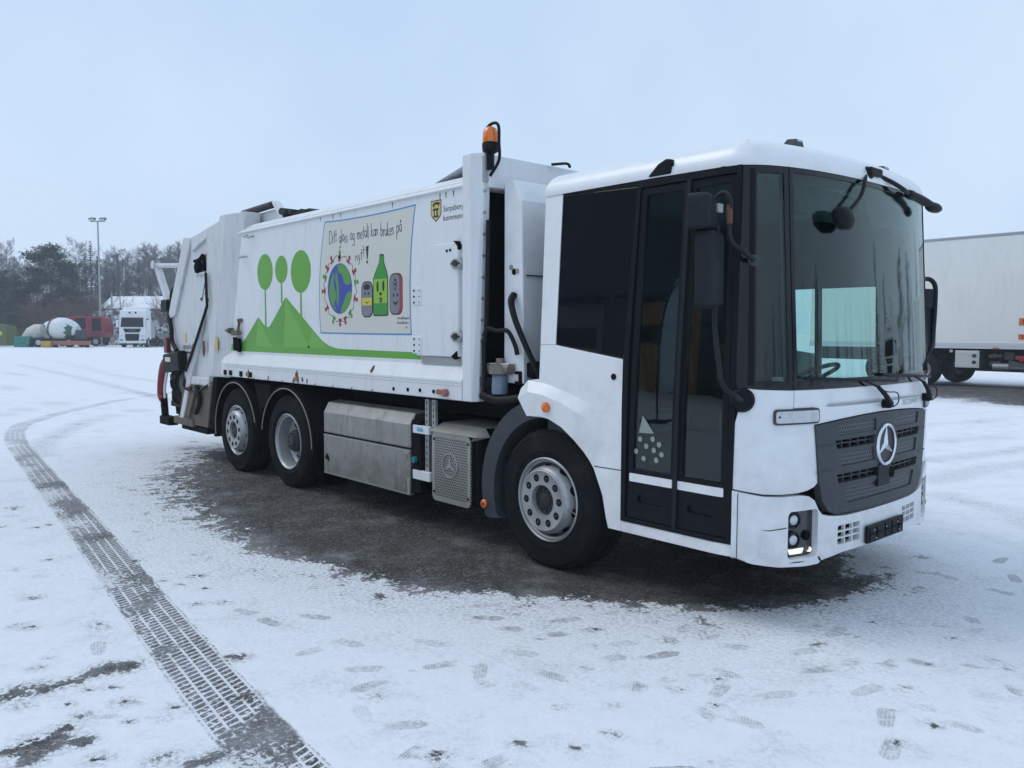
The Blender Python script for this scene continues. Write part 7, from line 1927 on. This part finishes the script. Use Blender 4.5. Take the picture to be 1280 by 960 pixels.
PROTO = {
    'b0': make_tree('bare_tree', bare_tree(1, 15, False, .30), BARK, TWIG, 'bare grey deciduous tree rising from the wooded slope', GB),
    'b1': make_tree('bare_tree', bare_tree(2, 14, False, .26), BARK, TWIG, 'bare grey deciduous tree rising from the wooded slope', GB),
    'w0': make_tree('birch_tree', bare_tree(3, 15, True, .22), BIRCH, TWIG, 'leafless birch with pale trunk among the slope trees', 'birches on the wooded slope'),
    'w1': make_tree('birch_tree', bare_tree(4, 13, True, .25), BIRCH, TWIG, 'leafless birch with pale trunk among the slope trees', 'birches on the wooded slope'),
    's0': make_tree('spruce_tree', spruce(5, 14, 2.6), BARK, NEEDLE, 'dark pointed spruce among bare trees on the slope', GS),
    's1': make_tree('spruce_tree', spruce(6, 12, 2.2), BARK, NEEDLE, 'dark pointed spruce among bare trees on the slope', GS),
    'p0': make_tree('pine_tree', pine(7, 12.5, 3.5), BARK, PINEN, 'large dark pine with ragged crown rising behind the concrete mixer', None),
    'r0': make_tree('red_shrub', shrub(8, 4.2), BARK, REDTWIG, 'reddish leafless thicket shrub at the foot of the slope', 'red shrubs below the slope'),
    'r1': make_tree('red_shrub', shrub(9, 3.4), BARK, REDTWIG, 'reddish leafless thicket shrub at the foot of the slope', 'red shrubs below the slope')}
seen = set()
def plant(key, px, depth, sc=1.0, z=None, rz=0.0):
    e = PROTO[key] if key not in seen else copy_tree(PROTO[key]); seen.add(key)
    p = at(px, depth, 0); p.z = (slope_h(depth, px) if z is None else z) - .1
    e.location = p; e.rotation_euler = (0, 0, rz); e.scale = (sc, sc, sc)
    return e
q = random.Random(12)
plant('p0', 66, 98, .86, 0.6, .4)
o = plant('p0', 12, 97, .62, None, 2.0); o['label'] = 'smaller dark pine leaning over the green container'
o = plant('p0', -25, 99, .85, None, 4.0); o['label'] = 'broad pine at the left end of the slope'
o = plant('p0', 6, 92, .42, 0, 5.0); o['label'] = 'low bushy pine directly behind the green container'
for px, d, s in ((110, 114, .86), (84, 108, .66), (98, 106, .60), (48, 110, .62), (34, 107, .55), (76, 112, .74), (160, 112, .62), (190, 112, .60), (145, 110, .58), (117, 117, .86), (94, 115, .70), (125, 112, .72), (150, 120, .72), (176, 116, .68), (205, 118, .80), (22, 116, .70), (226, 122, .8), (-20, 120, .8), (136, 116, .66)): plant(q.choice(('s0', 's1')), px, d, s, None, q.uniform(0, 6))
for k in range(54):
    px = -90 + 370 * (k + q.random()) / 54; d = q.uniform(108, 138); tall = .80 if px < 100 else 1.0
    plant(q.choice(('b0', 'b1', 'b0', 'b1', 'w0', 'w1')), px, d, q.uniform(.62, .82) * tall, None, q.uniform(0, 6))
for k in range(26): 
    px = -120 + 620 * (k + q.random()) / 26
    plant(q.choice(('b0', 'b1', 's0', 's1', 'w0')), px, q.uniform(128, 158), q.uniform(.62, .8), None, q.uniform(0, 6))
for k in range(26):
    px = -30 + 170 * (k + q.random()) / 26; plant(q.choice(('r0', 'r1')), px, q.uniform(94, 104), q.uniform(.8, 1.25), None, q.uniform(0, 6))
for px, d in ((207, 91), (228, 92), (120, 97), (247, 91)): plant(q.choice(('r0', 'r1')), px, d, q.uniform(.6, .8), 2.0, q.uniform(0, 6))

# ------------------------------------------------------------------ the side of the yard behind the photographer (seen in the glass)
def workshop():
    t = empty('workshop_hall', (-22, -27, 0), 0.0, 'dark clad workshop hall with brown doors mirrored in the side windows', 'building')
    CL = mat('dark_cladding', (0.035, 0.038, 0.045), .6, var=.15, scale=.5); BR = mat('brown_door', (0.48, 0.27, 0.11), .6, var=.15)
    loc('wall', t, lambda f: f.box(-30, 24, -12, 0, 0, 12.5), CL)
    loc('roof_edge', t, lambda f: f.box(-30.3, 24.3, -12.3, .3, 12.5, 12.9), FARBLACK)
    for k in range(9):
        x = -27 + 5.6 * k; d = loc('door', t, lambda f: f.box(x, x + 4, 0.0, .08, 0, 5.4), BR if k % 2 else mat('grey_door', (0.13, 0.13, 0.12), .6), bevel=.02)
        loc('pane', d, lambda f: f.box(x + .4, x + 3.6, .08, .1, 3.2, 4.2), FARGLASS)
        loc('canopy', t, lambda f: f.box(x - .2, x + 4.2, 0.0, .9, 5.55, 5.7), FARBLACK)
workshop()
def by_angle(deg, dist):
    a = radians(deg); return Vector((1.8 + cos(a) * dist, cos(0) * sin(a) * dist, 0))
def put_at(e, p, sc, rz):
    e.location = p; e.scale = (sc, sc, sc); e.rotation_euler = (0, 0, rz); return e
for k in range(44):
    p = by_angle(-12 + 104 * (k + q.random()) / 44, q.uniform(60, 74)); key = q.choice(('s0', 's1', 's0', 's1', 'b1'))
    e = put_at(copy_tree(PROTO[key]), p, q.uniform(.6, .85), q.uniform(0, 6))
    e['label'] = 'tree of the row mirrored in the windscreen'; e['group'] = 'trees mirrored in the windscreen'
def feather_flag():
    t = empty('feather_flag', (-6.22, -10.42, 0), 0.0, 'pale blue feather flag on a pole mirrored in the door glass', 'flag')
    P_ = lambda u, v, o=0: (u * .5 + o, -u * .87, v)
    loc('pole', t, lambda f: f.tube([(0, 0, 0), (.0, 0, 2.4), (.1, -.17, 3.4), (.3, -.52, 3.75)], .02, 8, sm=4), FARBLACK, smooth=50)
    loc('cloth', t, lambda f: f.prism([(.03, .75), (.5, 1.0), (.62, 1.6), (.64, 2.6), (.6, 3.5), (.42, 3.74), (.25, 3.6), (.05, 2.9)], P_, 0, .006), mat('flag_blue', (.62, .74, .84), .8))
    loc('base', t, lambda f: f.obox((0, 0, .03), (.5, .5, .06)), FARBLACK, bevel=.01)
feather_flag()
e = copy_tree(tractor); e.location = by_angle(68, 34); e.rotation_euler = (0, 0, radians(68 + 180 + 35)); e['label'] = 'pale tractor unit mirrored in the windscreen'

# ------------------------------------------------------------------ winter haze
def build_haze():
    f = MB(); c = at(100, 60)
    f.box(-175, 40, -55, 150, -1.0, 27.0)
    m = bpy.data.materials.new('haze'); t, N, L = nodes_of(m); N.remove(N['Principled BSDF'])
    v = N.new('ShaderNodeVolumePrincipled'); v.inputs['Color'].default_value = (0.86, 0.93, 1.0, 1); v.inputs['Density'].default_value = HAZE
    L.new(v.outputs[0], N['Material Output'].inputs['Volume'])
    o = f.build('haze', m, None); tag(o, 'thin winter haze over the whole yard', kind='stuff')
HAZE = 0.0010
build_haze()
